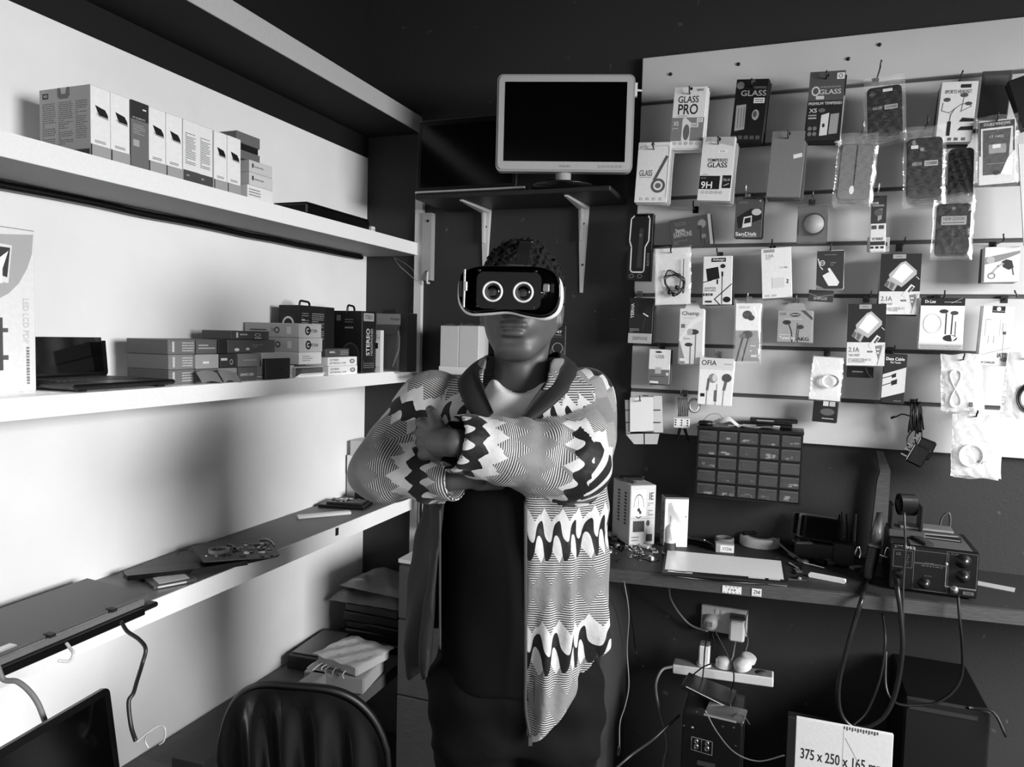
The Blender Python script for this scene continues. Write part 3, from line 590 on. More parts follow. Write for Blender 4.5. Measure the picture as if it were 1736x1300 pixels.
# hard drives
O=Z(292,985,H3)
def hd(px,py,label,ang,s=1,top=.75,z=H3,lx=.05,ly=.035):
    p=Z(px,py,z); t=thing('hard_drive',label,'hard drive',(p.x,p.y,z),(0,0,ang)); MB().box(-lx,lx,-ly,ly,0,.009,G(.3,.35,.4),.001).build('case',t); MB().box(-lx*.7,lx*.7,-ly*.75,ly*.75,.009,.0098,G(top,.4)).build('label_plate',t)
    MB().box(-lx*.8,lx*.5,-ly-.001,-ly+.0005,.002,.006,G(.8,.3,.4)).build('connector_edge',t)
hd(290,986,'bare hard drive with pale sticker lying in front of the stripped laptop chassis',math.radians(62))
# white stick
a_=Z(504,876,H3+.006); b_=Z(594,868,H3+.006); d_=b_-a_; 
tag(MB().box(0,d_.length,-.012,.012,0,.011,G(.85,.4),.002).build('white_plastic_strip',None,(a_.x,a_.y,H3),(0,0,math.atan2(d_.y,d_.x))),'white plastic strip lying loose on the far part of the lowest left shelf','plastic strip')
# device with board further back
p=Z(586,858,H3); t=thing('drive_caddy','black open drive caddy with circuit parts at the far end of the lowest left shelf','caddy',(p.x,p.y,H3),(0,0,math.radians(12)))
MB().box(-.085,.085,-.045,.045,0,.012,G(.05,.4),.002).build('tray',t); MB().box(-.06,.07,-.03,.035,.0122,.02,G(.18,.35,.3),.001).build('drive',t)
mb=MB(); rr=random.Random(9)
for i in range(16):
    x,y=rr.uniform(-.055,.06),rr.uniform(-.025,.03); mb.box(x,x+rr.uniform(.004,.016),y,y+.005,.0202,.0225,G(rr.choice([.1,.4,.85]),.3))
mb.build('chips',t)
p=Z(600,845,H3); tag(MB().box(-.05,.05,-.02,.02,0,.03,G(.08,.4),.003).tube(spline([(.0,-.022,.03),(.02,-.03,.034),(.035,-.03,.024),(.06,-.03,.01)],4),.003,G(.5,.3,.5)).build('power_brick',None,(-1.425,2.325,H3)),'black power brick behind the open drive caddy on the lowest shelf','power brick')
# white boxes stacked in the corner, partly hidden by the elbow
zb=H3+.0
for i,(x0,x1,yt,yb,l,v) in enumerate(((583,640,802,835,'pale box at the bottom of the corner stack behind the elbow',.66),(577,640,770,803,'white box in the middle of the corner stack, sticking out to the left',.9),(592,640,746,770,'pale box on top of the corner stack behind the elbow',.75))):
    Y=2.36; a_=on_y(x0,yb,Y); b_=on_y(x1,yb,Y); zt_=on_y(x0,yt,Y).z
    if a_.x<XW+.003: a_.x=XW+.003
    mb=MB().box(0,b_.x-a_.x,0,.1,0,zt_-zb-.0006,G(v,.5,0,1),.001); 
    if i==1: mb.box(-.004,0,.0,.1,.0,zt_-zb-.001,G(.2))
    tag(mb.build('corner_box',None,(a_.x+.004,Y,zb)),l,'box'); zb=zt_
# ---- under the shelf: laptops / bags stack on the low bench
def lap(x0,x1,y,z,h,v,name,label,ang=0,dep=.24,bev=.004,rough=.35,X0=None):
    a_=on_y(x0,y,2.2).x; b_=on_y(x1,y,2.2).x
    a_=max(a_,XW+.02)
    mb=MB().box(-(b_-a_)/2,(b_-a_)/2,-dep/2,dep/2,0,h,G(v,rough,0,0),bev); return tag(mb.build(name,None,((a_+b_)/2,2.33,z),(0,0,ang)),label,'laptop' if 'laptop' in name else 'bag')
zl=HB+.001
labs=['closed black laptop at the bottom of the dark stack under the lowest shelf','closed black laptop second from the bottom of the dark stack','closed black laptop with a pale edge in the middle of the dark stack','closed black laptop fourth from the bottom of the dark stack','closed black laptop just below the two pouches on the dark stack']
for i in range(5):
    h=(.034,.03,.026,.032,.03)[i]; lap(578+3*(i%3),682-2*i,1060,zl,h,(.06,.08,.05,.09,.06)[i],'closed_laptop',labs[i],math.radians((0,3,-3,2,-1)[i])); 
    zl+=h+.0015
def pouch(cx,cy,z,wx,wy,h,v,name,label,ang,seed,film=None,cat='pouch'):
    rr=random.Random(seed); a=[rr.uniform(0,6) for _ in range(8)]
    def f(u,w_):
        x=(u-.5)*wx; y=(w_-.5)*wy; ed=(1-abs(2*u-1)**6)*(1-abs(2*w_-1)**6); return (x,y,ed*h*(.75+.25*math.sin(u*9+a[0])*math.cos(w_*8+a[1]))+.001*math.sin(u*30+a[2]+w_*22))
    mb=MB().grid(f,24,18,film or G(v,.35,0,0,.3)); mb.grid(lambda u,w_:((u-.5)*wx,(w_-.5)*wy,0),1,1,film or G(v,.35,0,0,.3)); return tag(mb.build(name,None,(cx,cy,z),(0,0,ang)),label,cat)
pouch(-1.37,2.33,zl,.3,.24,.04,.42,'padded_pouch','grey padded pouch lying on the dark laptop stack, lower of two',.05,1); zl+=.043
pouch(-1.35,2.34,zl,.27,.22,.03,.5,'padded_pouch','lighter grey padded pouch on the very top of the dark laptop stack',-.1,2)
# power supply and drives in front of the stack
def obox(px,py,z,sx,sy,sz,ang,v,name,label,cat,bev=.002,rough=.5,metal=0):
    p=Z(px,py,z); t=thing(name,label,cat,(p.x,p.y,z),(0,0,math.radians(ang))); MB().box(-sx/2,sx/2,-sy/2,sy/2,0,sz,G(v,rough,metal),bev).build('body',t); return t
t=obox(585,1150,HB+.001,.20,.17,.05,8,.62,'metal_drive','grey metal drive unit under the wrapped box, on the low bench','drive unit',.002,.4,.3)
MB().lathe([(.012,0),(.012,.002)],(-.03,.0,.05),(0,0,1),G(.08),12).build('hole',t)
MB().box(.1005,.102,-.08,.08,.004,.046,G(.85,.3,.5)).build('side_plate',t)
t=thing('wrapped_power_supply','plastic wrapped pale box with loose wires on the metal drive unit','wrapped box',(Z(600,1118,HB+.06).x,Z(600,1118,HB+.06).y,HB+.0525),(0,0,math.radians(-10)))
MB().box(-.085,.085,-.08,.08,0,.035,G(.66,.4),.006).build('body',t); 
MB().grid(lambda u,v:((u-.5)*.19,(v-.5)*.18,.037+.003*math.sin(u*17+v*5)*math.cos(v*13)),20,20,FILMW).build('plastic_wrap',t)
mb=MB(); rr=random.Random(4)
for k in range(7): mb=MB().tube(spline([(-.08+.02*k,-.08,.012),(-.085+.02*k+rr.uniform(-.01,.01),-.095,.006),(-.09+.024*k,-.11+rr.uniform(-.01,.01),-.0)],4),.0018,G(rr.choice([.85,.6,.2]),.4)); mb.build('wire',t)
t=obox(546,1112,HB+.001,.12,.24,.045,4,.12,'optical_drive','black optical drive lying beside the wall on the low bench','drive unit')
MB().box(-.055,.05,-.1,.1,.0455,.049,G(.4,.35,.3),.001).build('cover_plate',t); 
t=obox(508,1190,HB+.001,.05,.22,.05,0,.55,'grey_tray','grey metal tray along the wall behind the black chair','tray',.003,.45,.2); MB().box(-.02,-.01,-.02,.02,.0502,.0512,G(.08)).build('slot',t)
t=obox(375,1262,HB+.001,.10,.26,.03,4,.2,'black_plank','long dark plank lying on the low bench left of the chair','plank',.003)
# cabinet behind the man
zc=on_y(700,950,2.05).z; a_=on_y(677,1000,2.05).x; b_=on_y(790,1000,2.05).x
t=thing('base_cabinet','dark grey low cabinet with a pale top edge, behind the man and below the batten','cabinet',((a_+b_)/2,2.05,0)); W=b_-a_
MB().box(-W/2,W/2,.004,.40,0,zc-.012,G(.24,.55,0,2)).build('body',t); MB().box(-W/2-.003,W/2+.003,-.004,.40,zc-.012,zc,G(.78,.45,0,1)).build('top_board',t)
zz=[.03,.37,.62,zc-.016]
for i in range(3): MB().box(-W/2+.003,W/2-.003,-.010,.0035,zz[i]+.003,zz[i+1]-.003,G(.26,.5,0,2),.002).build('drawer',t)
p=on_y(722,905,2.42); tag(MB().box(-.02,.02,0,.04,0,.14,G(.85,.4),.004).box(-.006,.006,-.008,0,.09,.1,G(.5)).build('white_adapter',None,(p.x,2.42,zc+.0005)),'white adapter housing standing by the batten behind the jacket','adapter')
# standing black screen bottom left
tr=at_d(218,1163,1.17); tl=at_d(14,1222,.96)
e=Vector((tr.x-tl.x,tr.y-tl.y,0)); Ws=e.length; ang=math.atan2(e.y,e.x)
TZ=.655; hs=tr.z-TZ-.02
t=thing('standing_laptop','black laptop with its screen open, cut off by the lower left corner of the photo','laptop',(tr.x,tr.y,TZ),(0,0,ang))
sl=(tl.z-tr.z)/Ws
mb=MB(); mb.T=Matrix.Translation((0,0,.018))@Matrix.Rotation(math.radians(-8),4,'X')
mb.rrect(-Ws,0,0,hs,.012,0,.008,G(.04,.3)); mb.build('lid',t); m2=MB(); m2.T=mb.T; m2.box(-Ws+.012,-.012,-.0006,0,.014,hs-.012,G(.02,.15)); m2.build('screen',t)
MB().box(-Ws,0,-.23,.0,.002,.016,G(.07,.4),.003).build('base',t)
for x in (-Ws+.04,-.04): MB().box(x-.02,x+.02,-.005,.01,.012,.024,G(.1)).build('hinge',t)
# small table that carries it
c=(tr+tl)/2; t=thing('side_table','dark side table below the lower left corner carrying a black laptop','table',(c.x,c.y,0),(0,0,ang))
MB().box(-Ws/2-.04,Ws/2-.01,-.25,.012,TZ-.022,TZ,G(.15,.5,0,2),.003).build('table_top',t)
for x in (-Ws/2-.01,Ws/2-.02):
    for y in (-.24,.0): MB().box(x-.015,x+.015,y-.015,y+.015,0,TZ-.022,G(.12,.5,0,2)).build('leg',t)
# chair
t=thing('tub_chair','black tub chair with a pleated rounded back, in the foreground left of the man','chair',(0,0,0))
zt=1.42; top=at_d(520,1140,zt); bl=at_d(372,1300,zt); br_=at_d(668,1300,zt)
c=top.copy(); ang=math.atan2((br_-bl).y,(br_-bl).x)-.1; t.location=(c.x,c.y,0); t.rotation_euler=(0,0,ang)
Hh=top.z; wT=.172
def back(u,v,off=0):
    a=(u-.5)*2; # -1..1 across
    # outline arch: height falls toward sides
    zt_=Hh-(1-math.sqrt(max(0,1-abs(a)**3.0)))*.22
    z=.42+(zt_-.42)*v; x=a*(wT+.004); y=.05*(1-a*a)*-1+.05+ -.05*(v-.5)+off
    pl=.017*math.sin(a*16)*(1-abs(a)**4)*math.sin(min(1,v*1.05)*math.pi)**.6
    return (x,y+pl-.05,z)
LEA=G(.10,.26,0,0,.3); 
MB().grid(lambda u,v:back(u,v),64,24,LEA).grid(lambda u,v:(lambda p:(p[0],p[1]+.035,p[2]))(back(u,v)),64,24,LEA).build('backrest',t)
rim=[Vector(back(0,0.02))+Vector((0,.017,0))]+[Vector(back(u/40,1))+Vector((0,.017,0)) for u in range(1,40)]+[Vector(back(1,0.02))+Vector((0,.017,0))]
MB().tube(rim,.0075,G(.05,.5),10).build('rim',t)
MB().lathe([(0,0),(.15,0),(.175,.03),(.175,.07),(.15,.09),(0,.095)],(0,-.18,.36),(0,0,1),LEA,32).build('seat',t)
for sx in (-1,1):
    for y in (-.33,-.06): MB().tube([(sx*.12,y,.37),(sx*.15,y*1.1+.01,0)],.012,G(.3,.3,.8),10).build('leg',t)
# ================================================================ accessories hanging on the slatted board
def short(l): 
    w_=l.split(',')[0].split(' hanging')[0].split()[:8]
    while w_[-1] in ('in','with','a','the','of','and','reading','on','under','at','behind','by','white','dark','clear'): w_.pop()
    return ' '.join(w_)
HOOKM=G(.35,.25,.9)
def hook(px,py,off,label,v=.25,bend=0,row=None):
    tip=on_y(px,py,YB-off); zr=min(rows,key=lambda r:abs(r-(tip.z-.004))) if row is None else rows[row]
    t=thing('display_hook',label,'hook',(tip.x,YB,tip.z-.006))
    m=G(v,.25,.85)
    pts=[(0,.004,0),(0,-off*.5,-.001-bend*.3),(0,-off-.004,0),(0,-off-.012,.006),(bend*.5,-off-.014,.014)]
    MB().tube(spline(pts,5),.0022,m,7).lathe([(0,-.003),(.0032,0),(0,.003)],(bend*.5,-off-.014,.016),(0,0,1),m,8).build('prong',t)
    MB().box(-.009,.009,-.002,.006,-.010,.012,m,.001).build('clip_plate',t)
    return t
def perm(i): return ['second','third','fourth','fifth','sixth'][i-1]
def pack(name,label,cat,x0,y0,x1,y1,off,v=.9,ops=(),tilt=0,n=0,th=.004,bv=None,hk=True,hx=None,hy=None,bag=None,dx=.0015,dz=-.001,step=.009,hv=.25,rough=.45,grp=None,tab=0,yaw=0,back='pack',bops=None,hl=None,bend=0):
    xm,ym=(x0+x1)/2,(y0+y1)/2; Y=YB-off
    a=on_y(x0,ym,Y); b=on_y(x1,ym,Y); W=b.x-a.x; top=on_y(xm,y0,Y); bot=on_y(xm,y1,Y); Hh=top.z-bot.z; cx=(a.x+b.x)/2
    def make(ops_,vv,nm,ff=True):
        mb=MB(); m=G(vv,rough,0,1) if not isinstance(vv,bpy.types.Material) else vv
        mb.box(-W/2,W/2,0,th,-Hh,0,m,min(.001,th/4))
        if tab: mb.prism([(-W*.32,-.001),(W*.32,-.001),(W*.22,tab),(-W*.22,tab)],th*.4,th*.4+.0006,m)
        mb.prints(ops_,W,Hh,(-W/2,0,0),(1,0,0),(0,0,-1),(0,-1,0)); return mb
    mb=make(ops,v,name); sp=[]
    if bag:
        root=thing(name,label,cat,(cx,Y,top.z),(0,math.radians(-tilt),yaw)); o=mb.build('inner_card' if bag!='case' else 'phone_case',root)
        film_bag(W+.012,Hh+.02,.006+th,.012,root,random.Random(int(x0)),FILM if bag!='milk' else FILMW)
        main=root
    else:
        main=mb.build(name,None,(cx,Y,top.z),(0,math.radians(-tilt),yaw)); tag(main,label,cat)
    if n:
        base=make(bops or [],v if bv is None else bv,name)
        for i in range(n):
            yy=Y+th+.0015+(i)*(th+.0012 if th>.006 else max(th+.001,step)); yy=min(yy,YB-th-.0025-.001*(n-i))
            r=random.Random(int(x0*7+i*13+y0)); o=base.build(name,None,(cx+dx*(i+1)+r.uniform(-.002,.002),yy,top.z+dz*(i+1)+r.uniform(-.003,.002)),(0,math.radians(-tilt+r.uniform(-1.5,1.5)),yaw))
            if i: 
                o2=bpy.data.objects.new(name,sp[0].data); COL.objects.link(o2); o2.location=o.location; o2.rotation_euler=o.rotation_euler; me=o.data; bpy.data.objects.remove(o); bpy.data.meshes.remove(me); o=o2
            sp.append(o); tag(o,short(label)+', %s from the front on its hook'%perm(i+1),cat,grp or ('packs stacked behind the '+' '.join(label.split(',')[0].split()[:6])))
    if 'one of the two alike' in label: hl='metal hook holding the '+('upper right' if 'upper right' in label else 'lower left')+' 2.1A charger box'
    if hk: hook(hx or xm,hy or y0+8,off+.004,hl or 'metal hook holding the '+short(label),hv,bend)
    return main
def film_bag(W,Hh,th,top,root,rr,mat,name='clear_bag'):
    a=[rr.uniform(0,6) for _ in range(8)]
    def side(s):
        def f(u,v):
            e=(1-abs(2*u-1)**8)*(1-abs(2*v-1)**10)
            x=(u-.5)*W*(1+.02*math.sin(v*11+a[0])); z=top-v*(Hh)
            y=-th*.0+s*(th*.55*e+.0014*math.sin(u*23+a[1]+v*9)*math.cos(v*27+a[2]))+(th*.5)-.002
            return (x,y-.003,z+.002*math.sin(u*9+a[3]))
        return f
    MB().grid(side(-1),18,24,mat).grid(side(1),10,10,mat).build(name,root)
ROWN='display board'
sm5=lambda y,n=5,x0=.15,x1=.85,v=.4:[('o',x0+(x1-x0)*i/(n-1),y,.045,.022,.012,v) for i in range(n)]
pack('screen_protector_pack','white and grey glass screen protector pack reading GLASS PRO, top row left','pack',1142,147,1197,251,.12,.9,
 [('t',.15,.15,.78,.26,'GLASS',.1),('t',.17,.28,.78,.45,'PRO',.08),('t',.68,.04,.92,.08,'YRPSY',.2),('L',.18,.465,.82,.485,1,.3),('r',0,.5,1,.88,.5),('t',.06,.56,.22,.63,'XS',.9),('L',.05,.66,.22,.72,2,.85),('p',[(.34,.52),(.42,.50),(.6,.58),(.6,.88),(.34,.88)],.88),('c',.48,.74,.1,.13,.4),('r',.58,.59,.84,.66,.85),('t',.62,.605,.8,.645,'GLASS',.2),('r',.78,.51,.96,.58,.9),('o',.87,.545,.05,.025,.015,.3),('c',.52,.035,.045,.025,.1)]+sm5(.92),n=4,tilt=-3)
pack('screen_protector_pack','black tempered glass pack with pale stripes, top row second from left','pack',1247,134,1302,240,.12,.07,
 [('c',.14,.1,.12,.06,.45),('t',.55,.12,.95,.155,'TEMPERED',.45),('t',.18,.18,.96,.27,'GLASS',.65),('r',.6,.3,.93,.385,.85),('L',.64,.31,.9,.375,2,.2),('p',[(.08,.42),(.38,.40),(.4,.8),(.1,.83)],.6),('l',[(.16,.47),(.18,.78)],.02,.35),('l',[(.25,.46),(.27,.77)],.02,.35),('l',[(.33,.45),(.35,.76)],.02,.35),('r',.5,.42,.9,.8,.03),('c',.7,.57,.11,.085,.6),('c',.68,.56,.06,.05,.3),('c',.53,.03,.05,.03,.3)]+[('r',.06+.18*i,.9,.19+.18*i,.96,.3) for i in range(5)],n=4,tilt=-4,bops=[])
pack('screen_protector_pack','dark premium tempered glass pack with XS print, top row centre','pack',1371,121,1431,238,.12,.15,
 [('r',0,0,1,.42,.32),('o',.2,.28,.12,.07,.04,.8),('t',.3,.26,.92,.33,'GLASS',.8),('L',.32,.2,.9,.25,1,.5),('r',.22,.35,.45,.4,.8),('t',.03,.44,.97,.48,'PREMIUM TEMPERED',.85),('t',.06,.53,.28,.59,'XS',.85),('c',.42,.56,.1,.03,.4),('r',.05,.62,.28,.64,.6),('r',.05,.66,.28,.68,.7),('p',[(.42,.63),(.64,.6),(.62,.92),(.4,.93)],.85),('p',[(.68,.62),(.92,.61),(.9,.9),(.66,.91)],.6),('c',.5,.78,.04,.03,.2),('r',.77,.03,.98,.12,.9),('o',.87,.075,.06,.03,.02,.2),('c',.12,.82,.06,.03,.45),('c',.26,.82,.06,.03,.45),('c',.12,.9,.06,.03,.45),('c',.26,.9,.06,.03,.45),('c',.5,.06,.045,.025,.05)],n=4,tilt=-2,bops=[('r',.9,.3,1,1,.7)])
cs=lambda v=.6:[('r',.1,.38,.46,.47,.03),('t',.13,.395,.42,.455,'MOBILE COVER',.7),('r',.5,.38,.9,.47,.75)]+[('r',.53+.03*i,.395,.545+.03*i,.455,.2) for i in range(12)]
def phone_case(name,label,x0,y0,x1,y1,off,v,tilt=0,ops=(),n=0,hx=None,hy=None,bagv=FILM,hk=True,hv=.25,bend=0,cam=True):
    xm,ym=(x0+x1)/2,(y0+y1)/2; Y=YB-off; a=on_y(x0,ym,Y); b=on_y(x1,ym,Y); W=b.x-a.x; top=on_y(xm,y0,Y); bot=on_y(xm,y1,Y); Hh=top.z-bot.z; cx=(a.x+b.x)/2
    def mk(lab,y,ddx,ddz,full):
        root=thing(name,lab,'phone case',(cx+ddx,y,top.z+ddz),(0,math.radians(-tilt),0))
        mb=MB().rrect(-W*.43,W*.43,-Hh*.95,-Hh*.14,.012,0,.009,G(v,.35,0,0,.3)).rrect(-W*.40,W*.40,-Hh*.935,-Hh*.155,.01,-.0015,0,G(v*1.1,.4),5)
        if full: mb.prints(ops,W*.8,Hh*.78,(-W*.4,-.0016,-Hh*.155),(1,0,0),(0,0,-1),(0,-1,0))
        mb.build('case_shell',root); film_bag(W+.004,Hh+.006,.013,.004,root,random.Random(int(x0+y*1000)),bagv)
        return root
    o=mk(label,Y,0,0,True)
    for i in range(n):
        q=mk(short(label)+', %s in its hanging stack'%perm(i+1),Y+.017*(i+1),.003*(i+1),-.004*(i+1),False)
        q['group']='cases behind the '+' '.join(label.split(',')[0].split()[:7])
    if hk: hook(hx or xm,hy or y0+6,off+.004,'metal hook holding the '+short(label),hv,bend)
phone_case('bagged_phone_case','black phone case in a crinkled clear bag, top row right of centre',1462,132,1530,236,.115,.08,4,cs()+[('r',.45,.04,.75,.1,.85),('c',.14,.12,.1,.04,.3)],2,hx=1492,hy=112,bend=.003)
pack('earphone_box','white earphone box with dark side, headed SPORTS HEADSET','earphone box',1594,138,1656,240,.115,.86,
 [('r',.56,.05,.82,.11,.15),('c',.56,.08,.03,.03,.15),('t',.12,.14,.86,.2,'SPORTS HEADSET',.3),('c',.2,.3,.1,.035,.3),('c',.66,.23,.11,.035,.3),('c',.8,.37,.1,.03,.25),('l',[(.1,.35),(.08,.48),(.3,.52),(.6,.38),(.85,.36),(.88,.42),(.6,.5)],.018,.35),('l',[(.66,.27),(.62,.5)],.015,.35),('l',[(.45,.44),(.35,.55),(.33,.68)],.018,.3),('r',.28,.66,.38,.9,.12),('p',[(.68,.6),(1,.62),(1,.67),(.6,.67)],.12),('p',[(.66,.75),(1,.74),(1,.81),(.58,.81)],.12),('r',.34,.93,.44,.98,.4),('r',.52,.93,.62,.98,.4),('r',.72,.93,.82,.98,.4)],th=.03,n=1,bv=.1,tilt=-3,hx=1628,hy=130,bend=.006)
pack('accessory_pack','dark grey pack hanging behind the boxes near the top right corner','pack',1664,120,1714,200,.05,.28,[('r',.1,.1,.9,.3,.35)],n=1,hk=False,tilt=-3)
pack('accessory_pack','black pack leaning in at the upper right edge of the photo','pack',1706,128,1760,215,.13,.07,[],n=1,tilt=18,hk=False,th=.02)
pack('screen_protector_pack','white pack with a large grey 6 and the word GLASS, second row left end','pack',1081,241,1136,343,.13,.9,
 [('o',.7,.72,.22,.12,.075,.35),('p',[(.88,.22),(.96,.24),(.62,.63),(.52,.63)],.35),('c',.7,.72,.09,.045,.4),('t',.1,.46,.5,.56,'GLASS',.35),('L',.1,.57,.5,.59,1,.5),('o',.18,.09,.1,.03,.01,.5),('c',.45,.035,.05,.025,.1),('l',[(.02,.12),(.1,.07),(.9,.06),(.96,.1),(.97,.92)],.01,.5)]+sm5(.94,4,.2,.8,.5),n=5,tilt=-2.5,th=.006,bv=.7)
pack('screen_protector_pack','white tempered glass pack with black 9H block, second row','pack',1190,232,1246,340,.13,.88,
 [('p',[(.1,.08),(.2,.06),(.95,.15),(.95,.0),(.1,.0)],.7),('r',.5,.2,.78,.25,.95),('t',.55,.21,.72,.24,'XIX',.4),('t',.2,.34,.82,.39,'TEMPERED',.1),('t',.22,.4,.82,.48,'GLASS',.08),('L',.1,.58,.6,.6,1,.5),('r',.02,.61,.64,.82,.08),('t',.08,.7,.42,.81,'9H',.95),('L',.06,.63,.5,.66,1,.5),('r',.72,.6,.98,.8,.08),('t',.75,.65,.95,.69,'FULL HD',.75),('l',[(.78,.76),(.92,.73)],.03,.7),('c',.5,.04,.05,.03,.08)]+sm5(.87,5,.15,.7,.5),n=5,tilt=-3.5,th=.006,bv=.6)
pack('screen_protector_pack','plain grey card pack with a tiny price sticker, second row','pack',1307,222,1365,334,.12,.47,[('p',[(.68,.36),(.93,.33),(.95,.39),(.7,.42)],.9),('c',.5,.04,.045,.025,.08)],n=5,tilt=-3,th=.006,bv=.35)
phone_case('bagged_phone_case','grey phone case in a shiny clear bag with a white oval sticker, second row',1421,228,1486,344,.12,.42,-3,[('r',.48,.0,.52,.75,.15),('c',.45,.84,.08,.08,.92)],2,hx=1463,hy=214,hv=.6)
phone_case('bagged_phone_case','dark phone case in a clear bag with a barcode strip, second row',1530,216,1600,342,.12,.12,2,cs()+[('r',.08,.1,.3,.16,.85),('c',.17,.06,.06,.05,.5),('c',.42,.18,.07,.035,.55)],2,hx=1572,hy=206)
pack('radio_display_pack','white framed pack with a dark device reading DOUBLE WINDOWS, in a shiny bag','pack',1656,203,1718,312,.13,.86,
 [('r',.02,.02,.98,.12,.2),('t',.14,.04,.86,.085,'DOUBLE WINDOWS',.8),('r',.02,.12,.06,.55,.2),('r',.94,.12,.98,.5,.2),('p',[(.12,.15),(.88,.15),(.82,.6),(.7,.85),(.12,.85)],.3),('r',.28,.38,.75,.52,.6),('r',.38,.38,.6,.44,.9),('t',.3,.24,.68,.28,'17 1402',.75),('l',[(.2,.68),(.7,.68)],.015,.6),('c',.48,.82,.1,.04,.1),('p',[(.8,.6),(.95,.5),(.9,.88),(.6,.85)],.95)],n=1,tilt=3,bag='case',hx=1690,hy=200,bv=.2)
phone_case('bagged_phone_case','black phone case in a crumpled bag squeezed between two others, second row',1602,236,1652,346,.07,.06,2,[('l',[(.7,.4),(.6,.6)],.02,.4)],1,hk=False)
pack('accessory_pack','white card pack cut by the right edge of the photo, second row','pack',1720,240,1775,415,.12,.88,[('L',.1,.7,.8,.9,3,.5)],tilt=6,hk=False)
# row 3
def rim(pts,wd,v): return ('l',pts+[pts[0],pts[1]],wd,v)
pack('selfie_stick_box','tall black box with a white key-shaped window outline, left edge of the display board','box',1066,362,1106,476,.09,.05,
 [rim([(.22,.03),(.78,.03),(.86,.08),(.86,.4),(.72,.5),(.72,.84),(.66,.87),(.22,.87),(.14,.84),(.14,.5),(.05,.4),(.08,.08)],.05,.9),('p',[(.45,.22),(.62,.22),(.6,.8),(.4,.8)],.2),('o',.5,.32,.05,.02,.02,.5),('t',.82,.58,.92,.78,'SELFIE STICK',.6,1),('o',.2,.93,.1,.03,.02,.5),('o',.55,.93,.1,.03,.02,.5),('r',.4,-.02,.9,-.01,.6)],th=.035,tilt=-1,hk=False)
pack('earphone_pack','dark stereo earphone pack hanging tilted beside the tall black box','earphone pack',1133,368,1203,419,.05,.3,
 [('t',.14,.12,.4,.24,'DUCOS',.45),('t',.13,.32,.36,.45,'Stereo',.8),('t',.08,.45,.52,.62,'EARPHONE',.7),('c',.78,.28,.1,.14,.55),('c',.72,.4,.06,.08,.25),('c',.8,.7,.06,.08,.5),('l',[(.74,.45),(.72,.9)],.012,.2),('l',[(.8,.75),(.8,1)],.012,.2),('r',.93,0,1,1,.75),('t',.84,.7,.9,.9,'2.4',.4),('L',.06,.72,.4,.85,3,.5)],tilt=8,n=1,hx=1176,hy=348,hv=.1,th=.01)
pack('memory_card_pack','grey memory card pack with a white wordmark at its foot, third row','pack',1247,333,1293,403,.09,.30,
 [('r',.24,.03,.72,.06,.04),('p',[(.06,.5),(.55,.3),(.96,.3),(.98,.55),(.7,.62),(.14,.78)],.1),('c',.78,.38,.18,.08,.75),('p',[(.32,.5),(.62,.46),(.62,.72),(.28,.76)],.85),('p',[(.36,.53),(.58,.5),(.58,.63),(.34,.66)],.1),('t',.05,.86,.84,.95,'SanDisk',.95),('L',.3,.96,.85,.985,1,.8),('L',.12,.12,.45,.17,1,.5),('t',.84,.08,.93,.14,'4',.7)],n=3,tilt=-1,bops=[('r',.9,0,1,1,.15)],hx=1265,hy=322,hv=.8)
# clear pack with disc
t=thing('clear_blister_pack','clear blister pack holding a round pale disc, third row','blister pack',on_y(1379,348,YB-.09)); W=(on_y(1406,380,YB-.09)-on_y(1354,380,YB-.09)).x; hh=(on_y(1379,348,YB-.09)-on_y(1379,413,YB-.09)).z
MB().box(-W/2,W/2,.006,.008,-hh,0,G(.25,.4)).build('backing_card',t); MB().box(-W/2,W/2,-.02,.0055,-hh,0,GLASSY,.004).build('blister',t)
MB().lathe([(0,0),(.028,0),(.033,.004),(.033,.014),(0,.014)],(.002,.004,-hh*.5),(0,-1,0),G(.1,.3),28).lathe([(0,0),(.027,0),(.027,.002),(0,.003)],(.004,-.0105,-hh*.5),(0,-1,0),G(.62,.5),28).build('disc',t)
hook(1378,332,.09,'metal hook above the clear blister pack with a disc',.4)
pack('car_charger_pack','narrow car charger pack with white lower half, third row','pack',1475,332,1501,426,.09,.88,
 [('r',0,0,1,.5,.22),('r',.2,-.0,.5,.03,.05),('t',.1,.11,.5,.15,'CAR',.9),('t',.1,.16,.85,.19,'CHARGER',.8),('p',[(.45,.24),(.75,.23),(.7,.42),(.45,.46)],.6),('c',.5,.3,.3,.06,.35),('r',.08,.53,.4,.6,.3),('r',.55,.53,.88,.6,.3),('t',.12,.75,.85,.8,'XTRIKE',.25),('r',.02,.82,.98,.89,.2)]+[('r',.05+.33*i,.91,.25+.33*i,.95,.2) for i in range(3)],n=1,tilt=1,hx=1489,hy=320,hv=.8)
pack('accessory_pack','pale pack foot showing three tiny icons, low behind the car charger pack','pack',1470,402,1508,427,.06,.7,[('r',.15,.35,.3,.6,.2),('r',.45,.35,.6,.6,.2),('r',.75,.35,.9,.6,.2)],hk=False)
phone_case('bagged_phone_case','large black phone case labelled NEW DESIGN in a clear bag, third row right',1582,330,1650,436,.10,.07,0,[('r',.12,.24,.9,.42,.62),('t',.18,.26,.84,.33,'NEW DESIGN',.1),('L',.16,.35,.86,.4,1,.25),('c',.48,.08,.06,.035,.4),('r',.5,.44,.508,.95,.4)],1,hk=False)
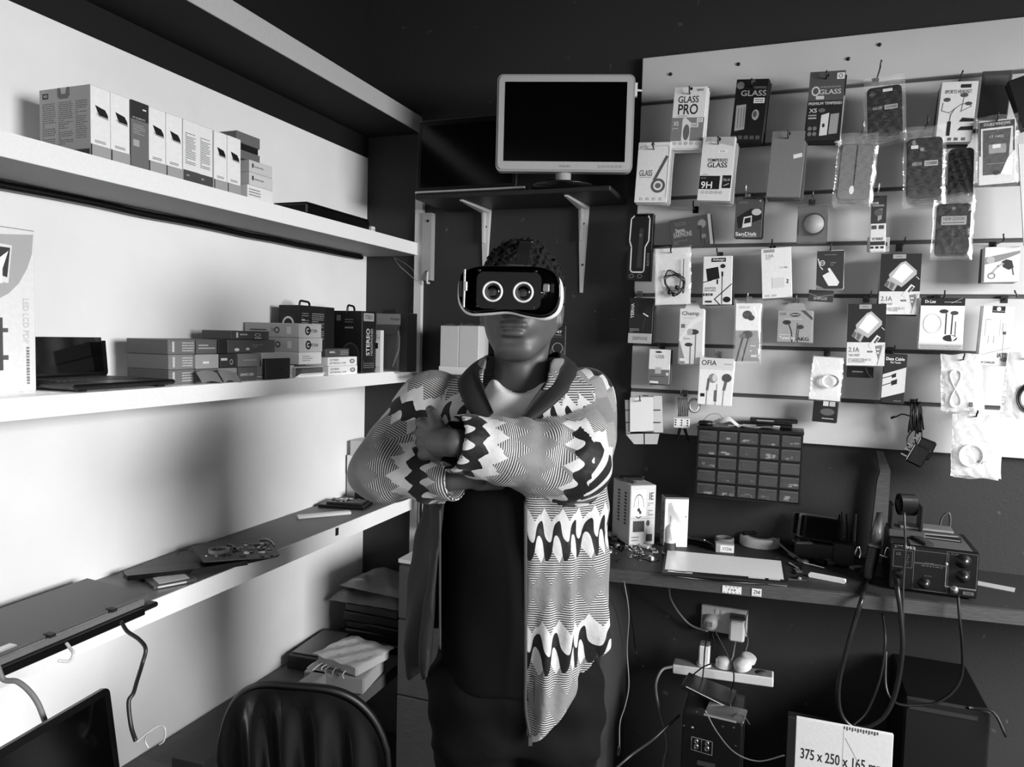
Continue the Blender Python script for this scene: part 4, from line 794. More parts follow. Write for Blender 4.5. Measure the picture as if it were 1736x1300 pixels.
# row 4
def cable_bag(name,label,x0,y0,x1,y1,off,coil,m=FILMW,tilt=0,hx=None,hy=None,v=.92,back=.9,n=0,r=.0016,hv=.2):
    xm,ym=(x0+x1)/2,(y0+y1)/2; Y=YB-off; a=on_y(x0,ym,Y); b=on_y(x1,ym,Y); W=b.x-a.x; top=on_y(xm,y0,Y); bot=on_y(xm,y1,Y); Hh=top.z-bot.z; cx=(a.x+b.x)/2
    for k in range(n+1):
        lab=label if k==0 else short(label)+', %s in its hanging bunch'%perm(k)
        root=thing(name,lab,'cable bag',(cx+.004*k,Y+.009*k,top.z-.003*k),(0,math.radians(-tilt-(k%3)*1.5),0),('bags behind the '+' '.join(label.split(',')[0].split()[:7])) if k else None)
        film_bag(W,Hh,.010,0,root,random.Random(int(x0)+k),m,'poly_bag')
        MB().box(-W/2+.002,W/2-.002,.0045,.005,-Hh+.002,-.004,G(back,.5)).build('insert_card',root)
        if k==0: coil(root,W,Hh,v,r)
    hook(hx or xm,hy or y0+6,off+.004,'metal hook holding the '+short(label),hv,.004)
def coil_messy(root,W,Hh,v,r):
    rr=random.Random(2); pts=[(W*(.05+.28*math.sin(k*1.9+rr.random())),-.004-.001*(k%3),-Hh*(.62+.22*math.cos(k*1.9+rr.random()*.6))) for k in range(16)]
    MB().tube(spline([(W*.3,-.003,-Hh*.22)]+pts,6),.0016,G(v,.4)).build('earphone_cable',root)
    for x,z in ((-.1,-.82),(.02,-.86),(.1,-.74)): MB().lathe([(0,0),(.006,.002),(.006,.012),(0,.014)],(W*x,-.009,Hh*z),(.4,0,1),G(v,.4),10).build('earbud',root)
cable_bag('cable_bag','clear bag with tangled black earphones, fourth row left',1108,418,1170,517,.11,coil_messy,FILM,2,hx=1138,hy=424,v=.08,back=.86)
pack('charger_box','white charger box with black plug picture and wordmark label, fourth row','charger box',1191,434,1240,516,.10,.9,
 [('r',.28,.04,.78,.12,.06),('t',.32,.055,.74,.105,'Aideego',.95),('p',[(.1,.26),(.52,.22),(.58,.46),(.16,.52)],.05),('l',[(0,.54),(.3,.5)],.03,.1),('r',.48,.48,.53,.58,.1),('c',.68,.21,.09,.045,.15),('r',.64,.32,.7,.42,.08),('l',[(.67,.4),(.67,1)],.022,.12),('l',[(1,.58),(.42,.89),(.6,1)],.03,.1),('c',.84,.9,.13,.06,.1),('t',.06,.64,.46,.68,'ADAPTER',.5),('t',.06,.69,.46,.73,'WITH CABLE',.5),('r',.02,.77,.35,.82,.06),('t',.05,.78,.3,.81,'2.1A',.9),('r',.1,.92,.33,.96,.2)],th=.02,n=1,bv=.12,tilt=1,tab=0,hx=1216,hy=424,hl='grey hook strip above the white charger box')
pack('charger_box','white 2.0A home charger pack in clear plastic, fourth row','charger box',1288,420,1339,505,.10,.93,
 [('r',.08,.02,.46,.09,.7),('t',.12,.035,.42,.075,'DINAO',.4),('t',.14,.12,.42,.19,'2.0A',.6),('L',.14,.2,.4,.23,1,.6),('t',.6,.38,.9,.42,'HOME',.8),('r',.35,.6,.75,.8,.86),('l',[(.84,.64),(.88,.66),(.84,.7),(.88,.72)],.03,.3),('r',.1,.93,.25,.97,.75),('r',.33,.93,.48,.97,.75)],th=.018,n=2,tilt=4,bv=.5,hx=1309,hy=413,hv=.15)
pack('charger_box','dark charger pack with white wall adapter picture, fourth row','charger box',1384,424,1430,489,.11,.22,
 [('r',.02,.0,.98,.02,.7),('o',.2,.33,.1,.07,.025,.9),('t',.13,.31,.27,.35,'FREE',.85),('l',[(.04,.22),(.12,.42),(.22,.5)],.04,.85),('L',.28,.1,.72,.14,1,.5),('L',.5,.3,.85,.42,2,.5),('p',[(.22,.66),(.42,.58),(.6,.58),(.85,.84),(.78,.93),(.45,.93)],.93),('p',[(.4,.48),(.48,.46),(.6,.58),(.48,.6)],.9),('p',[(0,.9),(.3,1),(0,1)],.5)],th=.012,n=2,tilt=1,bv=.75,hx=1408,hy=420)
pack('charger_box','slim dark box with pale wordmark peeking below the dark charger pack','box',1371,492,1414,511,.06,.25,[('l',[(0,.3),(.4,.6),(.97,.35)],.015,.7),('t',.22,.62,.75,.85,'SHPLUS',.75)],tilt=-3,th=.015,hk=False)
chg=[('r',0,0,1,.62,.14),('r',.3,.01,.62,.08,.62),('L',.38,.025,.54,.065,1,.4),
 ('p',[(.5,.15),(.62,.12),(.9,.28),(.9,.34),(.55,.55),(.42,.5),(.25,.42),(.22,.34)],.72),('p',[(.5,.19),(.6,.16),(.82,.29),(.55,.48),(.3,.38)],.96),('p',[(.22,.4),(.45,.51),(.36,.62),(.12,.52)],.66),('p',[(.18,.44),(.26,.47),(.2,.55),(.13,.52)],.4),('p',[(.28,.46),(.38,.5),(.32,.59),(.24,.56)],.4),
 ('p',[(.78,.5),(.88,.54),(.66,.72),(.56,.68)],.88),('p',[(.8,.53),(.85,.55),(.74,.64),(.7,.62)],.3),('l',[(.9,.38),(.97,.42)],.02,.8),
 ('t',.06,.7,.34,.78,'2.1A',.55),('t',.06,.81,.36,.85,'TIN1 FAST',.5),('t',.06,.88,.5,.95,'CHARGER',.66),('o',.62,.77,.07,.02,.012,.35),('l',[(.56,.77),(.68,.77)],.025,.3),('p',[(.76,.68),(.92,.66),(.86,.92)],.5),('r',.78,.72,.86,.74,.9),('r',.79,.78,.85,.8,.9),('r',.52,.88,.66,.92,.75),('p',[(.93,.7),(1,.64),(1,.98),(.82,.98)],.86)]
pack('charger_box','dark topped 2.1A charger box, upper right one of the two alike','charger box',1491,430,1560,533,.09,.88,chg,th=.02,n=1,tilt=0,bv=.15,hx=1532,hy=410,bend=.005)
pack('cable_box','white box with dark plug picture and grey swoosh near the right edge','box',1668,418,1728,478,.10,.9,
 [('p',[(.0,.3),(.3,.25),(1,.12),(1,.2),(.4,.42),(.0,.5)],.55),('c',.18,.37,.12,.1,.72),('p',[(.5,.42),(.62,.36),(.78,.4),(.84,.6),(.7,.66),(.54,.58)],.2),('l',[(.2,.78),(.4,.55),(.54,.48)],.05,.7),('o',.22,.82,.11,.09,.03,.5),('l',[(.8,.6),(.84,.8)],.03,.3)],th=.03,n=1,bv=.12,tilt=1,hx=1700,hy=405,bend=-.004)
# row 5
pack('earphone_pack','black earphone pack with pale foot strip at the left end of the fifth row','earphone pack',1067,505,1107,582,.07,.12,
 [('t',.06,.12,.2,.45,'YERHA',.85,1),('r',0,.78,1,1,.68),('t',.2,.85,.82,.93,'EARPHONE',.35),('c',.52,.28,.17,.08,.06),('l',[(.6,.34),(.8,.4)],.05,.85),('L',.06,.67,.45,.76,3,.6),('l',[(.7,.42),(.58,.7)],.02,.3)],th=.018,tilt=-1,n=1,hx=1077,hy=494,hv=.4)
pack('earphone_pack','tall white earphone pack headed Champ, fifth row','earphone pack',1151,523,1192,617,.08,.88,
 [('t',.1,.05,.8,.14,'Champ',.3),('L',.12,.16,.55,.18,1,.7),('p',[(.45,.22),(.95,.12),(.95,.2),(.6,.3),(.0,.62),(.0,.56)],.93),('r',.08,.28,.24,.35,.45),('c',.6,.42,.22,.05,.25),('c',.45,.42,.12,.06,.7),('l',[(.7,.46),(.7,1)],.04,.5),('c',.42,.65,.16,.035,.25),('l',[(.5,.68),(.5,1)],.04,.5),('p',[(.0,.55),(.28,.92),(.28,1),(0,1)],.55),('r',.06,.9,.3,.95,.9),('L',.2,.5,.5,.56,2,.5)],th=.018,n=1,tilt=0,tab=.018,hx=1170,hy=511,hv=.7)
pack('earphone_pack','clear fronted earphone pack with large dark earbud, fifth row','earphone pack',1246,514,1288,612,.08,.8,
 [('r',0,0,1,.47,.93),('r',0,.47,1,1,.58),('r',.1,.05,.55,.09,.8),('c',.46,.2,.2,.075,.2),('c',.62,.25,.14,.05,.15),('p',[(.66,.06),(.74,.04),(.9,.22),(.82,.25)],.97),('c',.48,.54,.22,.07,.25),('c',.3,.57,.13,.05,.4),('l',[(.3,.6),(.06,1)],.07,.25),('l',[(.52,.6),(.3,1)],.05,.2),('L',.62,.71,.85,.76,1,.85),('L',.6,.8,.88,.84,1,.9),('r',.65,.89,.88,.93,.85),('l',[(.68,.34),(.95,.42)],.06,.92)],th=.016,n=1,tilt=1,bag='case',hx=1268,hy=503,hv=.7)
pack('earphone_pack','square light earphone pack tied to the board with a white tag, fifth row','earphone pack',1318,526,1377,580,.09,.62,
 [('t',.06,.07,.24,.16,'S8',.45),('c',.5,.14,.15,.06,.1),('t',.38,.115,.62,.16,'SAMSUNG',.9),('l',[(.2,.27),(.7,.27)],.012,.85),('c',.27,.38,.12,.07,.2),('l',[(.34,.45),(.42,.7),(.44,1)],.03,.25),('c',.66,.52,.1,.07,.25),('l',[(.58,.4),(.56,.95)],.02,.3),('l',[(.62,.6),(.6,1)],.02,.3),('t',.06,.74,.38,.8,'Earphones',.9),('t',.06,.82,.52,.94,'Tuned by',.95),('t',.58,.84,.92,.95,'AKG',.12),('p',[(.66,0),(.78,0),(1,.22),(1,.3)],.3)],th=.016,n=2,tilt=0,tab=.022,hx=1350,hy=508,hv=.5)
pack('charger_box','dark topped 2.1A charger box, lower left one of the two alike','charger box',1435,515,1500,620,.11,.88,chg,th=.02,n=1,tilt=1,bv=.15,hx=1475,hy=500,bend=.005)
pack('small_black_box','small black box showing below the lower 2.1A charger box','box',1436,622,1481,640,.05,.08,[('L',.2,.3,.6,.6,1,.6),('l',[(.7,.1),(.8,.6),(.95,1)],.03,.6)],hk=False,th=.012)
pack('earphone_pack','white earphone pack with black header reading Dr.Lee, fifth row right','earphone pack',1559,505,1634,592,.10,.93,
 [('r',0,0,1,.15,.07),('t',.1,.04,.34,.1,'Dr.Lee',.97),('l',[(.54,.08),(.92,.08)],.01,.8),('l',[(.94,.0),(.7,.1)],.01,.7),('c',.54,.26,.1,.04,.2),('c',.78,.29,.09,.04,.25),('l',[(.6,.3),(.6,.7)],.025,.2),('l',[(.74,.33),(.73,.7)],.025,.2),('l',[(.82,.46),(.82,.75)],.015,.3),('c',.71,.78,.16,.065,.15),('p',[(.72,.72),(.86,.76),(.76,.84)],.95),('o',.3,.5,.22,.2,.03,.86),('r',0,.9,1,1,.7),('L',.04,.92,.96,.99,2,.5),('r',0,.86,1,.9,.86)],th=.012,n=2,tilt=0,bv=.8,hx=1600,hy=500,hl='metal hook above the Dr.Lee headed earphone pack')
pack('charger_box','tall white USB charger box with faint plug drawing at the right','charger box',1664,519,1718,620,.11,.93,
 [('r',.3,.0,.7,.11,.1),('c',.5,.045,.07,.035,.9),('l',[(.32,.08),(.68,.08)],.01,.9),('l',[(.14,.23),(.6,.23),(.6,.5),(.14,.5),(.14,.23),(.3,.23)],.012,.78),('l',[(.28,.5),(.28,.62)],.04,.8),('l',[(.45,.5),(.45,.62)],.04,.8),('r',.68,.28,.82,.42,.82),('r',.7,.42,.8,.47,.3),('l',[(.75,.47),(.75,.75)],.02,.8),('l',[(0,.84),(1,.68)],.012,.3),('t',.6,.78,.92,.86,'IATS?',.25),('c',.82,.89,.12,.035,.5),('t',.03,.93,.55,.97,'USB CHARGER',.2)],th=.025,n=1,bv=.7,tilt=-2,hx=1722,hy=500,bend=-.012,hv=.35)
# row 6
pack('usb_charger_pack','small white and grey USB adapter pack under the black earphone pack','pack',1100,592,1136,651,.07,.88,
 [('r',0,.58,1,1,.42),('t',.32,.16,.72,.26,'USB',.5),('c',.45,.08,.16,.03,.25),('r',.32,.52,.6,.7,.7),('r',.1,.92,.5,.98,.9),('c',.9,.7,.07,.05,.8),('L',.1,.75,.8,.88,2,.3)],th=.006,n=3,tilt=-1,hx=1117,hy=585,bv=.3)
pack('earphone_pack','white earphone pack reading OFIA with two large earbuds','earphone pack',1185,607,1243,687,.09,.95,
 [('r',0,.0,1,.22,.86),('t',.06,.05,.5,.16,'OFIA',.1),('L',.72,.1,.95,.14,1,.5),('l',[(0,.235),(1,.235)],.008,.6),('c',.42,.43,.13,.1,.55),('c',.47,.42,.07,.08,.85),('l',[(.3,.45),(.27,.68)],.07,.4),('c',.82,.41,.14,.09,.32),('l',[(.8,.5),(.76,.66)],.08,.4),('l',[(.55,.55),(.53,1)],.015,.5),('r',.48,.68,.56,.92,.4),('l',[(.27,.68),(.26,1)],.02,.6),('l',[(.76,.66),(.74,1)],.02,.6),('r',.08,.76,.2,.83,.1)],th=.016,n=1,tilt=-1,hx=1214,hy=600,hv=.5,bv=.9)
def coil_ring(root,W,Hh,v,r):
    c=Vector((W*.12,-.005,-Hh*.55)); 
    for k in range(5): MB().tube([c+Vector((math.cos(a/20*2*math.pi)*(.019+.0012*k),-.0014*k,math.sin(a/20*2*math.pi)*(.016+.001*k))) for a in range(21)],.0016,G(.9,.3)).build('coil',root)
def coil_big(root,W,Hh,v,r):
    c=Vector((-W*.08,-.006,-Hh*.66))
    for k in range(4): MB().tube([c+Vector((math.cos(a/24*2*math.pi)*(.024+.0016*k),-.0012*k,math.sin(a/24*2*math.pi)*(.026+.0016*k))) for a in range(25)],r,G(v,.35)).build('coil',root)
    MB().box(W*.18,W*.3,-.010,-.005,-Hh*.74,-Hh*.68,G(.95,.3),.001).build('plug',root); MB().box(W*.08,W*.18,-.009,-.006,-Hh*.78,-Hh*.73,G(.5,.3,.6),.001).build('plug_tip',root)
def coil_eight(root,W,Hh,v,r):
    cx=-W*.14
    for k in range(3): MB().tube(spline([(cx+math.sin(2*a)*(.011+.001*k),-.006-.0012*k,-Hh*.60+math.cos(a)*(.048+.002*k)) for a in [i*math.pi/10 for i in range(21)]],3),r,G(v,.35)).build('coil',root)
    MB().box(W*.22,W*.32,-.008,-.003,-Hh*.92,-Hh*.84,G(.5,.3,.5),.001).build('plug',root)
cable_bag('foil_bag','shiny foil bag with a coiled white cable ring, sixth row centre',1376,603,1430,680,.11,coil_ring,FILM,-2,hx=1405,hy=596,back=.85,v=.9)
pack('small_black_pack','black pack with two pale windows hanging under the shiny foil bag','pack',1379,676,1420,716,.07,.1,[('r',.4,.1,.62,.3,.8),('r',.66,.1,.9,.3,.7),('c',.6,.55,.3,.15,.35),('L',.4,.78,.9,.88,1,.7)],n=1,hk=False,th=.012,tilt=-2)
pack('data_cable_pack','dark pack headed Data Cable with white middle band','pack',1497,600,1536,684,.09,.14,
 [('t',.1,.07,.9,.13,'Data Cable',.95),('t',.3,.15,.74,.19,'For Tecno',.9),('p',[(0,.42),(1,.26),(1,.76),(0,.9)],.82),('l',[(0,.5),(.4,.44)],.04,.15),('p',[(.38,.42),(.58,.38),(.58,.46),(.4,.49)],.12),('l',[(0,.65),(.4,.58)],.04,.15),('p',[(.38,.55),(.64,.5),(.64,.6),(.4,.64)],.1),('L',.55,.93,.9,.96,1,.5)],th=.012,n=2,bv=.1,tilt=-1,hx=1516,hy=592,hv=.2)
cable_bag('cable_bag','clear bag with a white cable folded in a figure eight, sixth row',1592,600,1658,697,.12,coil_eight,FILMW,3,hx=1632,hy=606,v=.93,back=.86,n=2,hv=.3)
def coil_dark(root,W,Hh,v,r): 
    c=Vector((W*.18,-.006,-Hh*.66))
    for k in range(6): MB().tube([c+Vector((math.cos(a/24*2*math.pi)*(.024+.0016*k),-.0012*(k%3),math.sin(a/24*2*math.pi)*(.03+.0018*k))) for a in range(25)],.0018,G(.1,.35)).build('coil',root)
cable_bag('cable_bag','white bag with a coiled black cable, cut by the right edge of the photo',1704,598,1775,712,.12,coil_dark,FILMW,-3,v=.1,back=.92,hk=None) if False else cable_bag('cable_bag','white bag with a coiled black cable, cut by the right edge of the photo',1704,598,1775,712,.12,coil_dark,FILMW,-3,v=.1,back=.92)
# row 7
t=thing('plug_tip_pack','white multi part adapter pack with flared foot at the lower left of the board','pack',on_y(1092,672,YB-.08)); o=t.location
Q=lambda px,py,d=0:(on_y(px,py,YB-.08)-o)+Vector((0,d,0))
MB().poly([Q(1068,674),Q(1108,673),Q(1108,730),Q(1068,732)],G(.95)).poly([Q(1059,678,.004),Q(1068,678,.004),Q(1068,735,.004),Q(1061,735,.004)],G(.6)).poly([Q(1108,671,.003),Q(1122,671,.003),Q(1124,733,.003),Q(1108,733,.003)],G(.85)).build('front_card',t)
MB().poly([Q(1061,736,.0),Q(1091,735,.0),Q(1091,753,.002),Q(1075,753,.002)],G(.8)).poly([Q(1093,735),Q(1118,735),Q(1114,753,.002),Q(1093,753,.002)],G(.78)).build('foot_flap',t)
for y in (695,716): MB().poly([Q(1059,y-.8,-.001),Q(1068,y-.8,-.001),Q(1068,y+.8,-.001),Q(1059,y+.8,-.001)],G(.1)).poly([Q(1108,y-.8,-.001),Q(1120,y-.8,-.001),Q(1120,y+.8,-.001),Q(1108,y+.8,-.001)],G(.1)).build('strap',t)
MB().box(-.03,.03,.005,.02,-.11,0,G(.7),.002).build('box_body',t)
hook(1086,676,.085,'metal hook holding the white multi part adapter pack',.4)
t=thing('clear_cable_case','clear case of black cable with a white dotted plate, lower left of the board','case',on_y(1157,672,YB-.08)); o=t.location
Q=lambda px,py,d=0:(on_y(px,py,YB-.08)-o)+Vector((0,d,0))
a=Q(1145,672); b=Q(1168,706); MB().box(a.x,b.x,-.002,.014,b.z,a.z,GLASSY,.003).build('case',t)
for k in range(6): MB().tube(spline([Q(1149+k*3,674,.004),Q(1151+k*3,690,.002),Q(1150+k*3,706,.006)],4),.0022,BLACK).build('cable',t)
a=Q(1143,708); b=Q(1169,726); mb=MB().box(a.x,b.x,-.006,-.003,b.z,a.z,G(.92,.4),.001); mb.prints([('c',x,y,.05,.08,.1) for x in (.12,.5,.88) for y in (.2,.45,.7)],b.x-a.x,a.z-b.z,(a.x,-.006,a.z),(1,0,0),(0,0,-1),(0,-1,0)); mb.build('dotted_plate',t)
for x0,x1 in ((1153,1148),(1160,1167)): MB().tube([Q(x0,724,.0),Q(x1,748,.0)],[.005,.0035],G(.25,.2,.5),10).build('jack_plug',t)
for k in range(3): MB().tube([Q(1176,688,.01)+Vector((math.cos(i/20*6.283)*(.014+.002*k),.002*k,math.sin(i/20*6.283)*(.018+.002*k))) for i in range(21)],.002,G((.85,.8,.1)[k],.35)).build('coil',t)
hook(1155,667,.085,'metal hook holding the clear case of black cable',.4)
t=thing('adapter_bundle','bundle of black power adapters with tied cables hanging from the lowest board groove','power adapter',on_y(1553,683,YB-.05)); o=t.location
Q=lambda px,py,d=0:(on_y(px,py,YB-.08)-o)+Vector((0,d,0))
rr=random.Random(8)
for k in range(9): MB().tube(spline([Q(1544+k*2.2,682,.02*rr.random()),Q(1543+k*2.4+rr.uniform(-2,2),700,0),Q(1542+k*2.8,718,.02*rr.random()),Q(1541+k*3.2,732+rr.uniform(-4,4),.01)],4),.0026,BLACK).build('cable',t)
MB().tube(spline([Q(1546,706),Q(1530,702),Q(1520,706),Q(1514,708)],4),.0022,BLACK).build('lead',t); MB().tube([Q(1517,706),Q(1510,709)],.0035,BLACK).build('barrel_plug',t)
for px,py,r_ in ((1554,770,-25),(1567,760,-20)):
    mb=MB(); mb.T=Matrix.Translation(Q(px,py,-.02 if px<1560 else .0))@Matrix.Rotation(math.radians(-r_),4,'Y'); mb.box(-.022,.022,-.014,.014,-.028,.028,G(.06,.25),.004); mb.box(-.0225,-.0215,-.012,-.009,-.024,.024,G(.8,.3)); ob=mb.build('adapter_body',t)
    for dz_ in (-.016,.002,.018):
        m2=MB(); m2.T=mb.T; m2.box(-.040,-.022,-.004,.004,dz_-.002,dz_+.002,G(.6,.2,.9)); m2.build('pin',ob)
for x in (1546,1554,1562): MB().tube(spline([Q(x,730),Q(x-3+(x-1554)*.6,742),Q(x+(x-1554)*.9,756)],4),.002,BLACK).build('lead',t)
hook(1553,682,.05,'metal hook carrying the black power adapters',.3)
cable_bag('cable_bag','lowest clear bag with a coiled white charging cable, hanging below the board edge',1612,702,1690,808,.12,coil_big,FILMW,1,hx=1654,hy=702,v=.95,back=.90,n=3,hv=.15)
# ================================================================ component drawer cabinet
Yc=2.345; tl_=on_y(1184,726,Yc); tr_=on_y(1361,733,Yc); W=(tr_-tl_).x; Hc=tl_.z-on_y(1185,838,Yc).z
t=thing('drawer_cabinet','black cabinet of small clear component drawers on the wall below the display board','drawer cabinet',(tl_.x,Yc,tl_.z-Hc))
CB=G(.06,.35)
cw=W/5; rh=Hc/5
mb=MB().box(-.004,W+.004,.0,(YB-.002)-Yc-.001,-.006,-.0,CB).box(-.004,W+.004,0,(YB-.002)-Yc-.001,Hc,Hc+.008,CB).box(0,W,(YB-.002)-Yc-.006,(YB-.002)-Yc-.001,0,Hc,CB)
for i in range(6): mb.box(max(-.004,i*cw-.0022),min(W+.004,i*cw+.0022),0,(YB-.002)-Yc-.006,0,Hc,CB)
for j in range(1,5): mb.box(0,W,0.001,(YB-.002)-Yc-.006,j*rh-.0018,j*rh+.0018,CB)
mb.build('frame',t)
DRW=film_mat('smoky_drawer_plastic',.30,.2,.22,.0,.03)
rr=random.Random(11)
for j in range(5):
    for i in range(5):
        x0,x1,z0,z1=i*cw+.0032,(i+1)*cw-.0032,j*rh+.0028,(j+1)*rh-.0028
        d=MB().box(x0,x1,-.004,-.001,z0,z1,DRW,.001).box(x0,x1,-.001,.06,z0,z0+.001,DRW).box(x0,x0+.001,-.001,.06,z0,z1-.004,DRW).box(x1-.001,x1,-.001,.06,z0,z1-.004,DRW).box(x0+.002,x1-.002,-.0055,-.0035,z1-.007,z1-.002,G(.32,.3),.001).build('drawer',t)
        if rr.random()<.75:
            c=MB()
            for k in range(rr.randint(2,6)):
                x=rr.uniform(x0+.004,x1-.016); L=rr.uniform(.005,.016); z=z0+.001+rr.uniform(0,.010); y=rr.uniform(.001,.006); c.box(x,x+L,y,y+.005,z,z+rr.uniform(.002,.007),G(rr.choice([.15,.3,.4,.6,.9,.95]),.35))
            o=c.build('contents',d); o['kind']='stuff'
zt=tl_.z+.0085
# things on the cabinet
def yp(px,py,Y): return on_y(px,py,Y)
p=yp(1300,706,2.40)
tag(MB().box(-.085,.085,-.02,.02,0,.014,G(.07,.3),.003).box(-.06,-.02,-.0205,-.019,.004,.008,G(.7,.3,.5)).box(.03,.05,-.0205,-.019,.004,.009,G(.85,.3,.5)).tube([(-.08,0,.0155),(.085,0,.0155)],.0016,G(.4,.3,.5)).build('battery_bar',None,(p.x-.01,2.42,zt)),'long black laptop battery bar lying on top of the drawer cabinet','battery')
tag(MB().box(-.07,.07,-.018,.018,0,.012,G(.1,.35),.003).box(-.05,.0,-.0185,-.017,.003,.007,G(.6,.3,.5)).build('battery_bar',None,(p.x+.02,2.42,zt+.0175),(0,0,.05)),'shorter black battery bar lying on the longer one above the drawers','battery')
mb=MB().grid(lambda u,v:(-.045+.1*u, -.02+.03*v, .004+.022*math.sin(min(1,u*1.2)*math.pi)*(.5+.5*v)+.004*math.sin(u*14+v*7)),18,8,G(.9,.7))
tag(mb.build('crumpled_tissue',None,(yp(1232,715,2.38).x,2.385,zt)),'crumpled white paper lying on top of the drawer cabinet','paper')
mb=MB().grid(lambda u,v:(-.07+.15*u, -.02+.045*v, .0008+.006*abs(math.sin(u*6+v*3))),18,8,FILMW); tag(mb.build('plastic_sleeve',None,(yp(1275,722,2.38).x,2.375,zt)),'flat clear plastic sleeve on the front edge of the drawer cabinet top','plastic sleeve')
mb=MB().tube(spline([(-.03,0,0.004),(-.01,.002,.03),(.02,.01,.034),(.04,.012,.010)],5),.0015,G(.55)); tag(mb.build('loose_wire',None,(yp(1200,722,2.38).x+.01,2.39,zt)),'loose grey wire arching on the left end of the drawer cabinet','wire')
mb=MB().lathe([(0,0),(.02,.0),(.026,.004),(.02,.012),(0,.014)],(0,0,0),(0,0,1),G(.08,.4),16); tag(mb.build('round_cap',None,(yp(1196,718,2.38).x,2.39,zt),(0,0,0)),'round black cap on the left end of the drawer cabinet top','cap')
# ================================================================ on the workbench
def Zd(px,py,z=None): return on_z(px,py,HD if z is None else z)
# voltage stabiliser
Ys=2.27; a=yp(1067,890,Ys); zt_=yp(1067,823,Ys).z
Ws=b.x-a.x; 
Dp=.135
t=thing('voltage_stabilizer','pale metal voltage stabilizer with a dial, vents on its side, left end of bench','stabilizer',(a.x,Ys,HD),(0,0,math.radians(36)))
Ws=.088; Hs=zt_-HD; WS=G(.74,.45,.1,1)
MB().box(0,Ws,0,Dp,.004,Hs,WS,.002).build('housing',t)
mb=MB().prints([('r',.06,.08,.62,.5,.9),('o',.34,.34,.2,.2,.02,.25),('r',.1,.36,.6,.5,.9),('l',[(.34,.38),(.30,.18)],.015,.2),('c',.34,.4,.06,.03,.1),('c',.4,.44,.05,.03,.08),('t',.74,.12,.9,.24,'IE',.15),('L',.7,.28,.92,.34,2,.5),('L',.7,.4,.92,.5,3,.4),('r',.14,.58,.58,.76,.04),('c',.72,.62,.07,.05,.2),('r',.66,.8,.9,.92,.15),('L',.1,.82,.4,.92,2,.5),('l',[(.02,.54),(.98,.54)],.01,.5)],Ws,Hs,(0,0,Hs),(1,0,0),(0,0,-1),(0,-1,0)); mb.build('front_dial',t)
mb=MB()
for c_ in (.3,.68):
    for r_ in range(10): mb.prints([('p',[(c_,.14+r_*.055),(c_+.13,.14+r_*.055),(c_+.13,.17+r_*.055),(c_,.17+r_*.055)],.05)],Dp,Hs,(0,Dp,Hs),(0,-1,0),(0,0,-1),(-1,0,0))
mb.build('vent_slots',t)
for x in (.01,Ws-.01):
    for y in (.015,Dp-.015): MB().lathe([(.006,0),(.006,.005)],(x,y,0),(0,0,1),BLACK,8).build('foot',t)
th=HD+Hs
def onb(name,label,cat,px,py,z,mbf,ang=0):
    p=Zd(px,py,z); return tag(mbf.build(name,None,(p.x,p.y,z),(0,0,math.radians(ang))),label,cat)
onb('phone_shell','dark phone shell lying on top of the stabilizer','phone part',1070,812,th+.0005,MB().box(-.035,.035,-.022,.022,0,.01,G(.12,.3),.003),25)
onb('flat_tool','flat grey tool lying on top of the stabilizer beside the dark shell','tool',1062,816,th+.0005,MB().box(-.04,.04,-.007,.007,0,.006,G(.35,.3,.4),.001),-35)
onb('phone_shell','second dark part leaning on the stabilizer top at the back','phone part',1080,811,th+.0005,MB().box(-.02,.02,-.015,.015,0,.008,G(.25,.3),.002),-10)
# tall white box with vertical letters
p=Zd(1143,931); q=Zd(1128,932); Yp=Zd(1150,930).y; a=yp(1126,900,Yp); b=yp(1165,900,Yp); zt_=yp(1145,845,Yp).z-HD
t=thing('tall_white_box','tall white box lettered PUNEX down its shaded side, standing on the bench','box',(a.x,Yp,HD),(0,0,math.radians(22)))
W=(b.x-a.x)*1.05; D=.05
mb=MB().box(0,W,0,D,0,zt_,G(.9,.5,0,1),.001); mb.prints([('r',0,0,1,1,.62),('t',.25,.08,.75,.85,'PUNEX',.1,1)],D,zt_,(0,D,zt_),(0,-1,0),(0,0,-1),(-1,0,0)); mb.prints([('c',.9,.38,.03,.015,.3),('r',0,0,1,.03,.4),('t',.15,.1,.4,.3,'HV',.85)],W,zt_,(0,0,zt_),(1,0,0),(0,0,-1),(0,-1,0)); mb.build('carton',t)
mb=MB().box(.002,W-.002,.002,D-.002,zt_,zt_+.0008,G(.2)); mb.build('open_top',t)
# brush/spray bottle in clear bag before it
p=Zd(1137,934); t=thing('glue_bottle','pale bottle with dark bristled foot and clear plastic draped over, before the tall box','bottle',(p.x,p.y-.022,HD))
MB().lathe([(.014,.012),(.017,.016),(.0175,.07),(.016,.078),(.009,.086),(.003,.09),(.003,.115),(.0,.116)],(0,0,0),(0,0,1),G(.88,.35),20).build('body',t)
MB().lathe([(.022,.0),(.021,.012),(.018,.028),(.0177,.034),(.017,.034)],(0,0,0),(0,0,1),G(.2,.6,0,3),20).build('dark_foot',t)
MB().lathe([(.0225,0),(.0232,.002),(.0225,.004)],(0,0,0),(0,0,1),G(.8,.6),20).build('pale_fringe',t)
MB().grid(lambda u,v:(-.008+.034*u+.014*math.sin(v*5)*u, -.012-.010*math.sin(u*3)-.004*math.sin(v*9), .155-.09*v+.012*math.sin(u*4)-.02*u),12,14,FILMW).build('plastic_drape',t)
